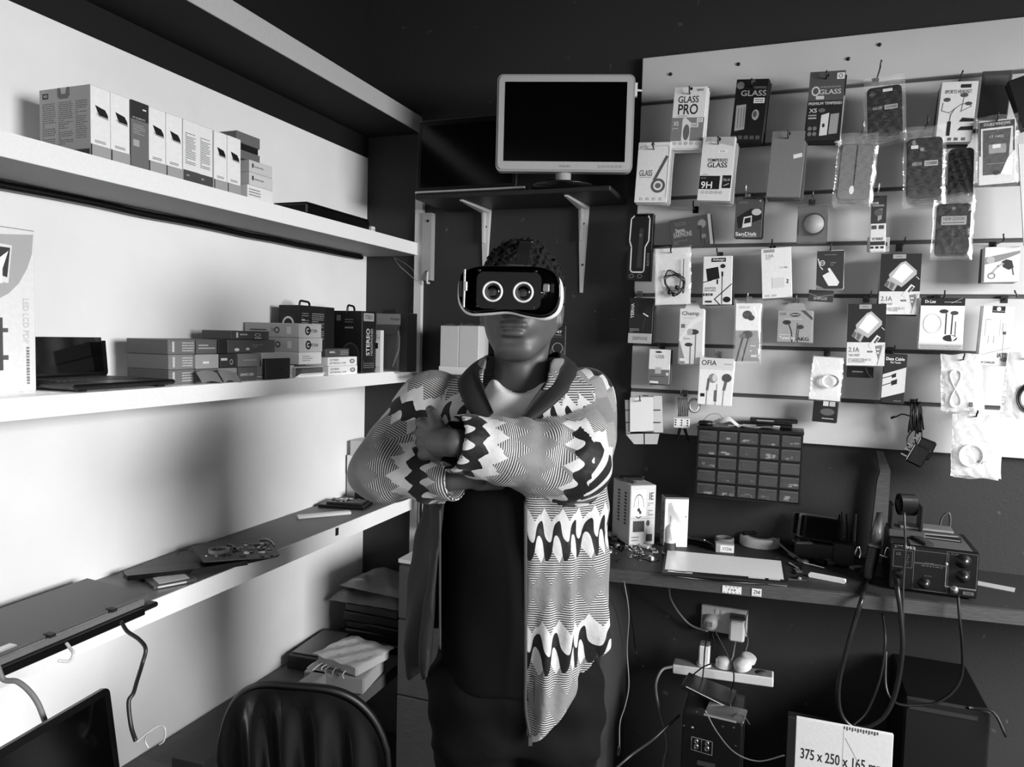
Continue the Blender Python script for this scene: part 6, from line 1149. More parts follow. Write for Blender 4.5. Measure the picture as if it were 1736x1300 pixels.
# black computer case
Yp=2.12; a=yp(1157,1215,Yp); b=yp(1259,1232,Yp); W=b.x-a.x; Hp=yp(1157,1208,Yp).z
t=thing('black_case','black electronic case with twin audio sockets standing under the bench','computer case',(a.x,Yp,0))
MB().box(0,W,0,.2,.0,Hp,G(.09,.35),.004).build('housing',t)
fy=lambda py:(Hp-yp(1200,py,Yp).z)/Hp
MB().prints([('l',[(.17,fy(1254)),(.52,fy(1256)),(.52,fy(1279)),(.17,fy(1276)),(.17,fy(1254))],.012,.6),('l',[(.34,fy(1255)),(.34,fy(1278))],.01,.6),('r',.28,fy(1292),.58,fy(1300),.3)]+[('c',x,fy(y),.02,.006,v) for x,y,v in ((.24,1210,.3),(.86,1224,.35),(.03,1238,.3),(.18,1238,.8),(.68,1226,.3),(.9,1254,.3))],W,Hp,(0,0,Hp),(1,0,0),(0,0,-1),(0,-1,0)).build('front_print',t)
for x in (.25,.43):
    for py,r in ((1260,.006),(1269,.007)): z_=yp(1200,py,Yp).z; MB().lathe([(r,0),(r,.006),(r*.5,.006),(r*.5,.001),(0,.001)],(x*W,0,z_),(0,-1,0),G(.5,.3,.6),14).build('audio_socket',t)
tag(MB().box(-.03,.08,-.03,.05,0,.008,G(.45,.25,.5),.002).box(-.03,.06,-.032,-.029,.001,.006,G(.9,.2,.6)).build('metal_bracket',None,(a.x+W*.55,Yp+.035,Hp+.0005),(0,0,-.08)),'shiny metal bracket lying on top of the black case','bracket')
tag(MB().box(-.075,.075,-.05,.05,0,.012,G(.14,.3),.002).tube([(-.06,-.052,.014),(.06,-.052,.002)],.002,G(.6,.3,.6)).build('dark_tray',None,(a.x+W*.35,Yp+.135,Hp+.014),(0,.16,-.1)),'dark tilted tray on the black case behind the metal bracket','tray')
cable('case_wire','short tangled wire on the top right corner of the black case',[Vector((a.x+W*.8,Yp+.02,Hp+.005)),Vector((a.x+W*.9,Yp+.01,Hp+.025)),Vector((a.x+W*1.0,Yp+.03,Hp+.012)),Vector((a.x+W*1.1,Yp+.05,Hp-.02))],.0018,G(.3))
# cardboard box 375 x 250 x 165 mm on a dark crate
Yx=1.93; c0=yp(1345,1300,Yx); a=yp(1352,1216,Yx); b=yp(1517,1246,Yx); e=b-a; W=e.length; an=math.atan2(e.z,e.x); Hx=.25
t=thing('cardboard_box','flattened pale cardboard box printed with its size in millimetres','box',(a.x,Yx,a.z-Hx),(0,-an*.9,0))
CBD=G(.80,.7,0,1); mb=MB().box(0,W,0,.004,0,Hx,CBD,.001).box(.003,W-.003,.004,.010,0,Hx-.003,G(.6,.8)).box(0,W,.010,.014,0,Hx-.002,CBD,.001)
mb.prints([('t',.06,.30,.92,.41,'375 x 250 x 165 mm',.15),('l',[(.5,.02),(.5,.9)],.004,.65),('l',[(.52,.12),(.66,.34)],.006,.6)]+[('r',.5+.028*i,.0,.512+.028*i,.03+.01*(i%2),.25) for i in range(13)],W,Hx,(0,0,Hx),(1,0,0),(0,0,-1),(0,-1,0)); mb.build('carton',t)
zbx=a.z-Hx-.02
tag(MB().box(-.02,W+.02,-.02,.12,-zbx+.0,-.03,G(.07,.5),.004).build('dark_crate',None,(a.x,Yx,zbx)),'black crate on the floor that carries the cardboard box','crate')
# dark items behind
tag(MB().box(0,.13,0,.04,0,.42,G(.16,.5),.003).build('dark_box',None,(yp(1336,1190,2.3).x,2.3,0)),'dark grey box behind the cardboard box','box')
tag(MB().box(0,.03,0,.06,0,.06,G(.4,.4,.2),.002).build('metal_corner',None,(yp(1412,1215,2.0).x,2.12,.30)),'grey metal corner part peeking over the cardboard box','metal part') if False else None
a=yp(1540,1198,2.1); b=yp(1652,1222,2.1); 
t=thing('long_black_case','large black case lying under the right end of the bench','case',(a.x+.0,2.16,0)); MB().box(0,b.x-a.x+.05,0,.3,0,a.z,G(.03,.5),.006).build('housing',t); MB().box(.01,b.x-a.x+.02,-.003,.0,a.z-.03,a.z-.02,G(.25,.3,.4)).build('edge_trim',t); MB().tube(spline([(b.x-a.x+.0,.0,a.z+.0),(b.x-a.x+.05,-.01,a.z+.004),(b.x-a.x+.08,-.02,a.z-.05)],4),.004,G(.1)).build('strap',t)
tag(MB().box(0,.08,0,.1,0,.2,G(.12,.4),.004).box(.005,.07,-.002,0,.15,.18,G(.3,.3)).build('small_black_device',None,(yp(1530,1270,1.98).x,1.98,0)),'small black device right of the cardboard box','device')
# ================================================================ the man
D0=1.57
def PL(px,py,dy=0.0): return at_d(px,py,D0+dy)
base=PL(880,1000); base.z=0
# local person frame: x right in the photo, y away from the camera, z up
def LC(p): q=Vector(p)-base; return np.array([q.dot(R0), q.dot(F0), q.z])
def L(px,py,dy=0.0): return LC(PL(px,py,dy))
def surface_nets(fn, lo, hi, h):
    lo=np.array(lo,float); hi=np.array(hi,float); n=np.ceil((hi-lo)/h).astype(int)+1
    xs=[lo[i]+h*np.arange(n[i]) for i in range(3)]
    X,Y,Zz=np.meshgrid(*xs,indexing='ij'); V=fn(X.astype(np.float32),Y.astype(np.float32),Zz.astype(np.float32)).astype(np.float32)
    s=V<0; c=np.zeros((n[0]-1,n[1]-1,n[2]-1),int); cs=[(i,j,k) for i in (0,1) for j in (0,1) for k in (0,1)]
    sl=lambda A_,o: A_[o[0]:A_.shape[0]-1+o[0],o[1]:A_.shape[1]-1+o[1],o[2]:A_.shape[2]-1+o[2]]
    for o in cs: c+=sl(s,o)
    act=(c>0)&(c<8); idx=-np.ones(c.shape,int); I=np.argwhere(act); idx[act]=np.arange(len(I))
    P=np.zeros((len(I),3)); cnt=np.zeros(len(I))
    for a in cs:
        for ax in range(3):
            if a[ax]: continue
            b=list(a); b[ax]=1
            va=V[I[:,0]+a[0],I[:,1]+a[1],I[:,2]+a[2]]; vb=V[I[:,0]+b[0],I[:,1]+b[1],I[:,2]+b[2]]
            m=(va<0)!=(vb<0); t=np.where(m, va/np.where(va-vb==0,1,va-vb),0)
            q=np.array(a,float)[None,:].repeat(len(I),0); q[:,ax]+=t; P[m]+=q[m]; cnt[m]+=1
    P=(P/np.maximum(cnt,1)[:,None]+I)*h+lo
    F=[]
    for ax in range(3):
        u,v=(ax+1)%3,(ax+2)%3
        a=[slice(None)]*3; b=[slice(None)]*3; a[ax]=slice(0,-1); b[ax]=slice(1,None)
        sa,sb=s[tuple(a)],s[tuple(b)]; E=np.argwhere(sa!=sb); E=E[(E[:,u]>0)&(E[:,v]>0)&(E[:,u]<n[u]-1)&(E[:,v]<n[v]-1)]
        f=sa[E[:,0],E[:,1],E[:,2]]
        def g(du,dv): q=E.copy(); q[:,u]-=du; q[:,v]-=dv; return idx[q[:,0],q[:,1],q[:,2]]
        Q=np.stack([g(1,1),g(0,1),g(0,0),g(1,0)],1); Q[~f]=Q[~f][:,::-1]; F.append(Q)
    return P,np.concatenate(F)
def smin(a,b,k): h=np.maximum(k-np.abs(a-b),0)/k; return np.minimum(a,b)-h*h*k*.25
def smax(a,b,k): return -smin(-a,-b,k)
def cap(X,Y,Z_,a,b,ra,rb):
    a=np.array(a,np.float32); b=np.array(b,np.float32); d=b-a; L2=max(float(d@d),1e-9)
    t=np.clip(((X-a[0])*d[0]+(Y-a[1])*d[1]+(Z_-a[2])*d[2])/L2,0,1)
    return np.sqrt((X-a[0]-t*d[0])**2+(Y-a[1]-t*d[1])**2+(Z_-a[2]-t*d[2])**2)-(ra+(rb-ra)*t)
def ell(X,Y,Z_,c,r,R=None):
    x,y,z=X-c[0],Y-c[1],Z_-c[2]
    if R is not None: x,y,z=[R[0][i]*x+R[1][i]*y+R[2][i]*z for i in range(3)]
    k0=np.sqrt((x/r[0])**2+(y/r[1])**2+(z/r[2])**2); k1=np.sqrt((x/r[0]**2)**2+(y/r[1]**2)**2+(z/r[2]**2)**2); return k0*(k0-1)/np.maximum(k1,1e-6)
def loft(X,Y,Z_,lv,e=2.0):
    """lv rows: z, cx, cy, half width, half depth"""
    lv=sorted(lv); zs=[r[0] for r in lv]; g=lambda i: np.interp(Z_,zs,[r[i] for r in lv]).astype(np.float32)
    cx,cy,a,b=g(1),g(2),g(3),g(4); k=((np.abs((X-cx)/a))**e+(np.abs((Y-cy)/b))**e)**(1/e)
    d=(k-1)*np.minimum(a,b); return np.maximum(d, np.maximum(zs[0]-Z_, Z_-zs[-1]))
def mesh_obj(name,P,F,mats,parent,fm=None,attrs=None,smooth_it=2,cls=None):
    # light laplacian smoothing
    if smooth_it:
        for _ in range(smooth_it):
            A_=np.zeros_like(P); c=np.zeros(len(P))
            for k in range(4):
                a,b=F[:,k],F[:,(k+1)%4]; np.add.at(A_,a,P[b]); np.add.at(c,a,1); np.add.at(A_,b,P[a]); np.add.at(c,b,1)
            P=P*.4+.6*A_/np.maximum(c,1)[:,None]
    me=bpy.data.meshes.new(name); me.from_pydata(P.tolist(),[],F.tolist())
    for m in mats: me.materials.append(m)
    if fm is not None: me.polygons.foreach_set('material_index', fm(P[F].mean(1)).astype(int))
    me.polygons.foreach_set('use_smooth',[True]*len(F))
    if attrs:
        K=[np.repeat(q,4) for q in cls(P[F].mean(1))]
        for k,v in attrs(P[F].reshape(-1,3),K).items(): a=me.attributes.new(k,'FLOAT','CORNER'); a.data.foreach_set('value',v.astype(np.float32))
    me.update(); o=bpy.data.objects.new(name,me); COL.objects.link(o); o.parent=parent; return o
man=thing('person','person in a VR headset with arms crossed, wearing a wave-patterned open jacket','person',base,(0,0,YAW))
# ---- key points
sR=L(735,690,.03); eR=L(652,793,-.05); wR=L(775,806,-.13)      # arm at the left of the photo
sL=L(985,685,.03); eL=L(968,785,-.10); wL=L(768,750,-.215)     # arm at the right of the photo
head=L(884,500,.03); neckb=L(880,660,.03); chin=L(873,598,-.055)
hy=math.radians(-10) # head turned slightly to the left of the photo
cR=np.array([[math.cos(hy),-math.sin(hy),0],[math.sin(hy),math.cos(hy),0],[0,0,1]])
def H(x,y,z): # point in head frame (x right, y back, z up) relative to the skull centre
    return head+cR.T@np.array([x,y,z]) if False else head+np.array([x*math.cos(hy)+y*math.sin(hy)*-1, x*math.sin(hy)+y*math.cos(hy), z])
SK=G(.23,.42,0,0,.15,.5)
SKm,nt,b_=new_mat('dark_skin'); b_.inputs['Base Color'].default_value=(lin(.30),)*3+(1,); b_.inputs['Roughness'].default_value=.48; b_.inputs['Specular IOR Level'].default_value=.5
n_=nt.nodes.new('ShaderNodeTexNoise'); n_.inputs['Scale'].default_value=220; tc=nt.nodes.new('ShaderNodeTexCoord'); nt.links.new(tc.outputs['Object'],n_.inputs['Vector']); bp=nt.nodes.new('ShaderNodeBump'); bp.inputs['Strength'].default_value=.12; bp.inputs['Distance'].default_value=.001; nt.links.new(n_.outputs[0],bp.inputs['Height']); nt.links.new(bp.outputs[0],b_.inputs['Normal'])
# facial lower features located from the photo
mouth=L(864,563,-.082); nose=L(860,538,-.105)
def head_fn(X,Y,Z_):
    # cranium and face mass
    R=[[math.cos(hy),math.sin(hy),0],[-math.sin(hy),math.cos(hy),0],[0,0,1]]
    RT=[[R[j][i] for j in range(3)] for i in range(3)]
    d=ell(X,Y,Z_,head,(.080,.096,.103),RT)
    jaw=[H(0,-.032,-.072),H(0,-.058,-.118)]
    d=smin(d,ell(X,Y,Z_,H(0,-.024,-.055),(.070,.068,.080),RT),.03)
    d=smin(d,ell(X,Y,Z_,H(0,-.064,-.116),(.030,.026,.022),RT),.03)       # chin
    for s in (-1,1):
        d=smin(d,cap(X,Y,Z_,H(s*.066,.010,-.066),H(s*.024,-.062,-.118),.013,.014),.025)  # jaw line
        d=smin(d,ell(X,Y,Z_,H(s*.045,-.062,-.022),(.026,.02,.02),RT),.022)  # cheek bone
        d=smin(d,ell(X,Y,Z_,H(s*.030,-.080,.035),(.022,.014,.008),RT),.015) # brow
        d=smax(d,-ell(X,Y,Z_,H(s*.032,-.094,.008),(.020,.016,.012),RT),.012) # eye socket
        d=smin(d,ell(X,Y,Z_,H(s*.032,-.078,.008),(.013,.012,.013),RT),.003) # eyeball
        d=smin(d,ell(X,Y,Z_,H(s*.083,.010,-.028),(.010,.017,.033),RT),.008) # ear
        d=smin(d,ell(X,Y,Z_,H(s*.083,.004,-.056),(.008,.010,.012),RT),.006) # lobe
        d=smax(d,-ell(X,Y,Z_,H(s*.094,.004,-.026),(.006,.009,.018),RT),.004)
    d=smin(d,cap(X,Y,Z_,H(0,-.086,.015),H(0,-.112,-.033),.008,.0125),.012)   # nose
    for s in (-1,1):
        d=smin(d,ell(X,Y,Z_,H(s*.016,-.101,-.042),(.0115,.012,.0095),RT),.007); d=smax(d,-ell(X,Y,Z_,H(s*.009,-.107,-.052),(.004,.006,.004),RT),.003)
    d=smin(d,ell(X,Y,Z_,H(0,-.080,-.068),(.034,.018,.022),RT),.02)         # muzzle
    up=np.minimum(ell(X,Y,Z_,H(-.010,-.097,-.066),(.019,.009,.0072),RT),ell(X,Y,Z_,H(.010,-.097,-.066),(.019,.009,.0072),RT)); d=smin(d,up,.006)
    d=smin(d,ell(X,Y,Z_,H(0,-.096,-.0835),(.025,.0125,.0115),RT),.006)
    d=smax(d,-ell(X,Y,Z_,H(0,-.108,-.0742),(.030,.012,.0018),RT),.003)
    d=smax(d,-ell(X,Y,Z_,H(0,-.098,-.098),(.018,.008,.006),RT),.012)
    nk=cap(X,Y,Z_,H(0,.030,-.06),neckb+np.array([0,.01,-.05]),.054,.063); d=smin(d,nk,.018)
    d=smin(d,cap(X,Y,Z_,H(0,-.01,-.115),neckb+np.array([0,-.035,-.03]),.012,.014),.03) # throat
    for s in (-1,1): d=smin(d,cap(X,Y,Z_,H(s*.05,.03,-.07),neckb+np.array([s*.03,-.045,-.03]),.010,.010),.02)
    return d
lo=head+np.array([-.13,-.16,-.30]); hi=head+np.array([.13,.14,.14]); P1,F1=surface_nets(head_fn,lo,hi,.0032)
# ---- hands
def hand_chains(w, out, palm_n, s, curl):
    """w wrist, out direction of the fingers, palm_n palm normal, s side of the thumb"""
    out=out/np.linalg.norm(out); palm_n=palm_n/np.linalg.norm(palm_n); side=np.cross(out,palm_n)*s; ch=[]
    ch.append((w-out*.03,w+out*.02,.026,.028)); kn=w+out*.085
    for i in range(4):
        off=side*(.030-.020*i); k=w+out*(.083-.004*abs(i-1.2))+off
        ch.append((w+out*.025+off*.7,k,.0135,.0115))
        a=k; dirv=out.copy(); ln=(.040,.045,.042,.034)[i]
        for j,(f,r) in enumerate(((1,.0098),(.62,.0088),(.5,.0078))):
            c=curl*(j+1)*.55; dirv=out*math.cos(c)+palm_n*math.sin(c); b=a+dirv*ln*f; ch.append((a,b,r,r*.93)); a=b
    t0=w+out*.02+side*.026; t1=t0+out*.030+side*.022+palm_n*.008; t2=t1+out*.028+side*.008+palm_n*.010; ch+= [(t0,t1,.0135,.0115),(t1,t2,.0108,.0095)]
    return ch
hLd=np.array([-.62,.78,-.06]); hRd=np.array([1,.35,.12])
chains=hand_chains(wL+np.array([-.016,.006,0]),hLd,np.array([.78,.62,0.0]),-1,.8)+hand_chains(wR+np.array([.014,0,0]),hRd,np.array([-.2,1,.1]),1,.35)
def hands_fn(X,Y,Z_):
    d=None
    for a,b,ra,rb in chains: q=cap(X,Y,Z_,a,b,ra,rb); d=q if d is None else smin(d,q,.006)
    return d
def box_pts(ch,m=.04): A_=np.array([c[0] for c in ch]+[c[1] for c in ch]); return A_.min(0)-m,A_.max(0)+m
half=len(chains)//2
Ph=[];Fh=[]
for ch_ in (chains[:half],chains[half:]):
    def hf(X,Y,Z_,ch_=ch_):
        d=None
        for a,b,ra,rb in ch_: q=cap(X,Y,Z_,a,b,ra,rb); d=q if d is None else smin(d,q,.005)
        return d
    lo,hi=box_pts(ch_); p,f=surface_nets(hf,lo,hi,.003); Ph.append(p);Fh.append(f)
# ---- hidden body under the clothes and legs
zW=L(880,1130).copy()[2]
pel=np.array([.0,.0,zW-.02])
def body_fn(X,Y,Z_):
    zt=neckb[2]
    d=loft(X,Y,Z_,[(zW-.10,-.005,.0,.140,.100),(zW+.05,-.005,.0,.130,.09),(zt-.30,0,.0,.150,.095),(zt-.13,0,.01,.165,.09),(zt-.05,0,.02,.11,.07),(zt,0,.02,.06,.055)],2.3)
    for a,e_,w_ in ((sL,eL,wL),(sR,eR,wR)):
        d=smin(d,cap(X,Y,Z_,a,e_,.045,.038),.03); d=smin(d,cap(X,Y,Z_,e_,w_,.038,.026),.015)
    return d
P3,F3=surface_nets(body_fn,(-.36,-.30,zW-.14),(.30,.20,neckb[2]+.02),.008)
Pb=np.concatenate([P1,Ph[0],Ph[1],P3]); o1=len(P1);o2=o1+len(Ph[0]);o3=o2+len(Ph[1])
Fb=np.concatenate([F1,Fh[0]+o1,Fh[1]+o2,F3+o3])
mesh_obj('body',Pb,Fb,[SKm],man,smooth_it=1)
# ---- hair
def hair_fn(X,Y,Z_):
    R=[[math.cos(hy),-math.sin(hy),0],[math.sin(hy),math.cos(hy),0],[0,0,1]]
    d=ell(X,Y,Z_,head+np.array([0,.008,.012]),(.089,.104,.108),R)
    rng=np.random.RandomState(3); nz=0
    for i in range(16):
        k=rng.normal(size=3); k=k/np.linalg.norm(k)*rng.uniform(300,650); nz=nz+np.sin(X*k[0]+Y*k[1]+Z_*k[2]+rng.uniform(0,6))
    d=d+nz*.0011
    # hairline: keep the top and back only
    hx=(X-head[0])*math.cos(hy)+(Y-head[1])*math.sin(hy); hyy=-(X-head[0])*math.sin(hy)+(Y-head[1])*math.cos(hy)
    cut=(.0-(Z_-head[2]))-hyy*.9-.015
    return smax(d,np.maximum(cut*.7, -.045-(Z_-head[2])),.012)
P,F=surface_nets(hair_fn,head+np.array([-.12,-.13,-.08]),head+np.array([.12,.14,.15]),.0025)
mesh_obj('hair',P,F,[G(.045,.9,0,3)],man,smooth_it=0)
# ---- trousers and shoes
def trouser_fn(X,Y,Z_):
    d=None
    for s,cx in ((-1,L(812,1300)[0]),(1,L(938,1300)[0])):
        hip=np.array([s*.085,.0,zW-.04]); kn=np.array([cx,-.015,.50]); an=np.array([cx*1.02,.02,.09])
        q=smin(cap(X,Y,Z_,hip,kn,.105,.082),cap(X,Y,Z_,kn,an,.082,.066),.04); d=q if d is None else smin(d,q,.03)
    d=smin(d,loft(X,Y,Z_,[(zW-.14,0,0,.165,.115),(zW+.06,0,0,.155,.115)],2.4),.05)
    d=d+.004*np.sin(Z_*38+X*30)*np.sin(X*25+Y*40)+.003*np.sin(Z_*70+Y*50)
    return smax(d,np.maximum(Z_-(zW+.05),.075-Z_),.01)
P,F=surface_nets(trouser_fn,(-.26,-.20,.05),(.26,.20,zW+.1),.008)
mesh_obj('trousers',P,F,[G(.06,.85,0,3,0,.2)],man)
for s,cx in ((-1,L(812,1300)[0]*1.02),(1,L(938,1300)[0]*1.02)):
    def sh(X,Y,Z_,cx=cx):
        d=smin(ell(X,Y,Z_,(cx,-.10,.035),(.046,.095,.045)),ell(X,Y,Z_,(cx,.03,.05),(.040,.06,.06)),.03); d=smin(d,cap(X,Y,Z_,(cx,.02,.05),(cx,.02,.11),.042,.045),.02); return smax(d,-Z_+.001,.004)
    P,F=surface_nets(sh,(cx-.07,-.22,-.01),(cx+.07,.11,.17),.006); mesh_obj('shoe',P,F,[G(.08,.5)],man)
# ---- shirt: white yoke at the neck, dark lower body
def shirt_fn(X,Y,Z_):
    zt=neckb[2]
    d=loft(X,Y,Z_,[(zW-.015,-.015,-.005,.150,.125),(zW+.1,-.012,-.008,.152,.128),(zt-.32,0,-.005,.160,.125),(zt-.15,0,.005,.170,.112),(zt-.07,0,.012,.15,.095),(zt+.0,0,.02,.085,.078),(zt+.02,0,.022,.072,.070)],2.3)
    d=d+.0022*np.sin(X*40+Z_*18)+.0022*np.sin(Z_*22-X*25+1)
    c=ell(X,Y,Z_,np.array([neckb[0],-.05,zt+.062]),(.070,.12,.066)); return smax(d,-c,.006)
P,F=surface_nets(shirt_fn,(-.25,-.2,zW-.04),(.25,.2,neckb[2]+.05),.006)
zsplit=L(880,748,-.1)[2]
mesh_obj('shirt',P,F,[G(.05,.85,0,3,0,.2),G(.96,.8,0,0)],man,fm=lambda c:(c[:,2]>zsplit))
# ---- jacket
sleeves=[(sR,eR,wR,.078,.070,.062,.052),(sL,eL,wL,.080,.080,.068,.058)]
zc=lambda py: L(880,py,-.1)[2]
coat_lv=[(zc(1262),-.015,.0,.20,.150),(zc(1120),-.025,.0,.215,.155),(zc(1000),-.018,.0,.208,.150),(zc(880),-.010,.0,.196,.145),(zc(780),.0,.0,.186,.14),(zc(700),.0,.012,.185,.125),(zc(655),.0,.02,.165,.105),(zc(625),.0,.028,.105,.088),(zc(606),.0,.03,.085,.08)]
def fold(X,Y,Z_):
    th=np.arctan2(X-.01,-(Y)); low=np.clip((zc(800)-Z_)/.35,0,1)
    return low*(.010*np.sin(th*9+.6)+.008*np.sin(th*15+Z_*6+2)+.005*np.sin(th*23-Z_*9))+(1-low)*.003*np.sin(Z_*60+X*20)
def coat_torso(X,Y,Z_):
    d=loft(X,Y,Z_,coat_lv,2.2)+fold(X,Y,Z_)
    # open front
    zs=[zc(1262),zc(1000),zc(860),zc(740),zc(690),zc(650),zc(610)]
    xl=np.interp(Z_,zs,[L(716,1200,-.14)[0],L(736,1000,-.14)[0],L(750,860,-.14)[0],L(790,740,-.14)[0],L(812,690,-.12)[0],L(818,650,-.1)[0],L(825,610,-.05)[0]])
    xr=np.interp(Z_,zs,[L(895,1200,-.14)[0],L(890,1000,-.14)[0],L(890,860,-.14)[0],L(893,740,-.14)[0],L(900,690,-.12)[0],L(925,650,-.1)[0],L(935,610,-.05)[0]])
    op=np.maximum(np.maximum(xl-X,X-xr),Y-.02); d=smax(d,-op,.006)
    inner=loft(X,Y,Z_,[(z,cx,cy,a-.012,b-.012) for z,cx,cy,a,b in coat_lv],2.2)+fold(X,Y,Z_)
    inner=np.where(Z_<coat_lv[0][0]+.004,-1e-3,inner); d=smax(d,-inner,.004)
    hz=np.interp(X,[-.24,-.16,.0,.03,.10,.16,.22],[zc(1190),zc(1130),zc(1215),zc(1248),zc(1195),zc(1120),zc(1085)]); 
    hz=np.where(Y>0.03,zc(1130),hz)
    return smax(d,(hz-Z_)*.8,.006)
def sleeve_u(P_,s,f=None):
    a,e_,w_=s[:3]; d1=e_-a; d2=w_-e_; L1,L2=np.linalg.norm(d1),np.linalg.norm(d2)
    t1=((P_-a)@d1)/L1**2; t2=((P_-e_)@d2)/L2**2; q1=a+np.clip(t1,-.3,1)[:,None]*d1; q2=e_+np.clip(t2,0,1.2)[:,None]*d2
    D1=np.linalg.norm(P_-q1,axis=1); D2=np.linalg.norm(P_-q2,axis=1); f=(D2<D1) if f is None else f
    return np.where(f,L1+np.clip(t2,0,1.2)*L2,np.clip(t1,-.3,1)*L1),np.minimum(D1,D2),f
def sleeve_fn(X,Y,Z_,s):
    a,e_,w_,r0,r1,r2,r3=s
    up=cap(X,Y,Z_,a,e_,r0,r1); fo=cap(X,Y,Z_,e_,w_,r1*.97,r3)
    d2=w_-e_; L2=np.linalg.norm(d2); t=((X-w_[0])*d2[0]+(Y-w_[1])*d2[1]+(Z_-w_[2])*d2[2])/L2
    d1=e_-a; L1=np.linalg.norm(d1); ta=((X-a[0])*d1[0]+(Y-a[1])*d1[1]+(Z_-a[2])*d1[2])/L1
    rl=((X-e_[0])*d2[0]+(Y-e_[1])*d2[1]+(Z_-e_[2])*d2[2])/L2
    w1=.0045*np.sin(rl*75+Z_*60)*np.exp(-((rl-.05)/.07)**2)+.003*np.sin(rl*46-Z_*55+X*20)+.002*np.sin(rl*110+Z_*35)
    w2=.006*np.sin(ta*62+X*28)*np.exp(-((ta-L1+.02)/.06)**2)+.0035*np.sin(ta*40+X*35+1)
    fo=smax(fo+w1,t-.004,.006)
    fo=smax(fo,-cap(X,Y,Z_,w_-d2/L2*.03,w_+d2/L2*.06,r3-.009,r3-.006),.003)
    return smin(up+w2,fo,.022)
def jacket_fn(X,Y,Z_):
    d=coat_torso(X,Y,Z_)
    for s in sleeves:
        q=sleeve_fn(X,Y,Z_,s); d=smin(d,q,.016)
    return d
P,F=surface_nets(jacket_fn,(-.40,-.33,zc(1275)),(.32,.21,zc(596)),.0048)
# carve overlaps are fine: the forearms rest against the chest
def jcls(P_):
    X,Y,Z_=P_.T; k=np.argmin(np.stack([coat_torso(X,Y,Z_),sleeve_fn(X,Y,Z_,sleeves[0]),sleeve_fn(X,Y,Z_,sleeves[1])]),0)
    return k,sleeve_u(P_,sleeves[0])[2],sleeve_u(P_,sleeves[1])[2]
def jattrs(P_,K):
    n=len(P_); us=[];ds=[]
    X,Y,Z_=P_[:,0],P_[:,1],P_[:,2]
    u_t=zc(606)-Z_; v_t=np.arctan2(X-.01,-(Y-.0))*.17
    uR=sleeve_u(P_,sleeves[0],K[1])[0]; uL=sleeve_u(P_,sleeves[1],K[2])[0]; fR,fL=K[1],K[2]
    def ang(P_,s,f):
        a,e_,w_=s[:3]; out=np.zeros(len(P_))
        for dd,o_,mk_ in ((w_-e_,e_,f),(e_-a,a,~f)):
            dd=dd/np.linalg.norm(dd); up_=np.array([0,1,0.]) if mk_ is f else np.array([0,1,0.]); r1=up_-dd*(up_@dd); r1/=np.linalg.norm(r1); r2=np.cross(dd,r1); q=P_-o_
            out=np.where(mk_,np.arctan2(q@r2,-(q@r1))*.068,out)
        return out
    vR=ang(P_,sleeves[0],fR); vL=ang(P_,sleeves[1],fL)
    k=K[0]
    # offsets so the black bands sit where the photo has them
    LL1=np.linalg.norm(eL-sL); LL2=np.linalg.norm(wL-eL); LR1=np.linalg.norm(eR-sR); LR2=np.linalg.norm(wR-eR)
    u=np.where(k==0,u_t-UO[0],np.where(k==1,uR-(LR1+LR2-UO[1]),uL-(LL1+LL2-UO[2])))
    v=np.where(k==0,v_t,np.where(k==1,vR,vL))
    return {'pu':u,'pv':v,'pk':k.astype(float)}
UO=[zc(606)-zc(905),.060,.022]
# patterned cloth
JM,nt,b_=new_mat('wave_print_cloth'); b_.inputs['Roughness'].default_value=.62; b_.inputs['Specular IOR Level'].default_value=.3; b_.inputs['Sheen Weight'].default_value=.1
def N(op,a,b=None,c=None):
    m=nt.nodes.new('ShaderNodeMath'); m.operation=op
    for i,x in enumerate((a,b,c)):
        if x is None: continue
        if isinstance(x,(int,float)): m.inputs[i].default_value=x
        else: nt.links.new(x,m.inputs[i])
    return m.outputs[0]
au=nt.nodes.new('ShaderNodeAttribute'); au.attribute_name='pu'; av=nt.nodes.new('ShaderNodeAttribute'); av.attribute_name='pv'; ak=nt.nodes.new('ShaderNodeAttribute'); ak.attribute_name='pk'
u,v=au.outputs['Fac'],av.outputs['Fac']; PER=.225
tors=N('LESS_THAN',ak.outputs['Fac'],.5)
lam=N('ADD',N('MULTIPLY',tors,.004),.036)   # finger spacing
ph=N('MULTIPLY',N('DIVIDE',v,lam),6.2832)
um=N('SUBTRACT',N('FLOORED_MODULO',N('ADD',u,PER/2),PER),PER/2)   # -PER/2..PER/2, 0 on the band centre
sn=N('SINE',ph); sn2=N('SINE',N('ADD',ph,1.1)); 
amp=N('ADD',N('MULTIPLY',tors,.016),.006)
# smoothed-square wave for rounded fingers
sq=N('MULTIPLY',N('ARCTANGENT',N('MULTIPLY',sn,2.0)),.9)
cen=N('MULTIPLY',sq,amp)
wid=N('ADD',.011,N('MULTIPLY',N('ADD',sn2,1),.0055))
black=N('LESS_THAN',N('ABSOLUTE',N('SUBTRACT',um,cen)),wid)
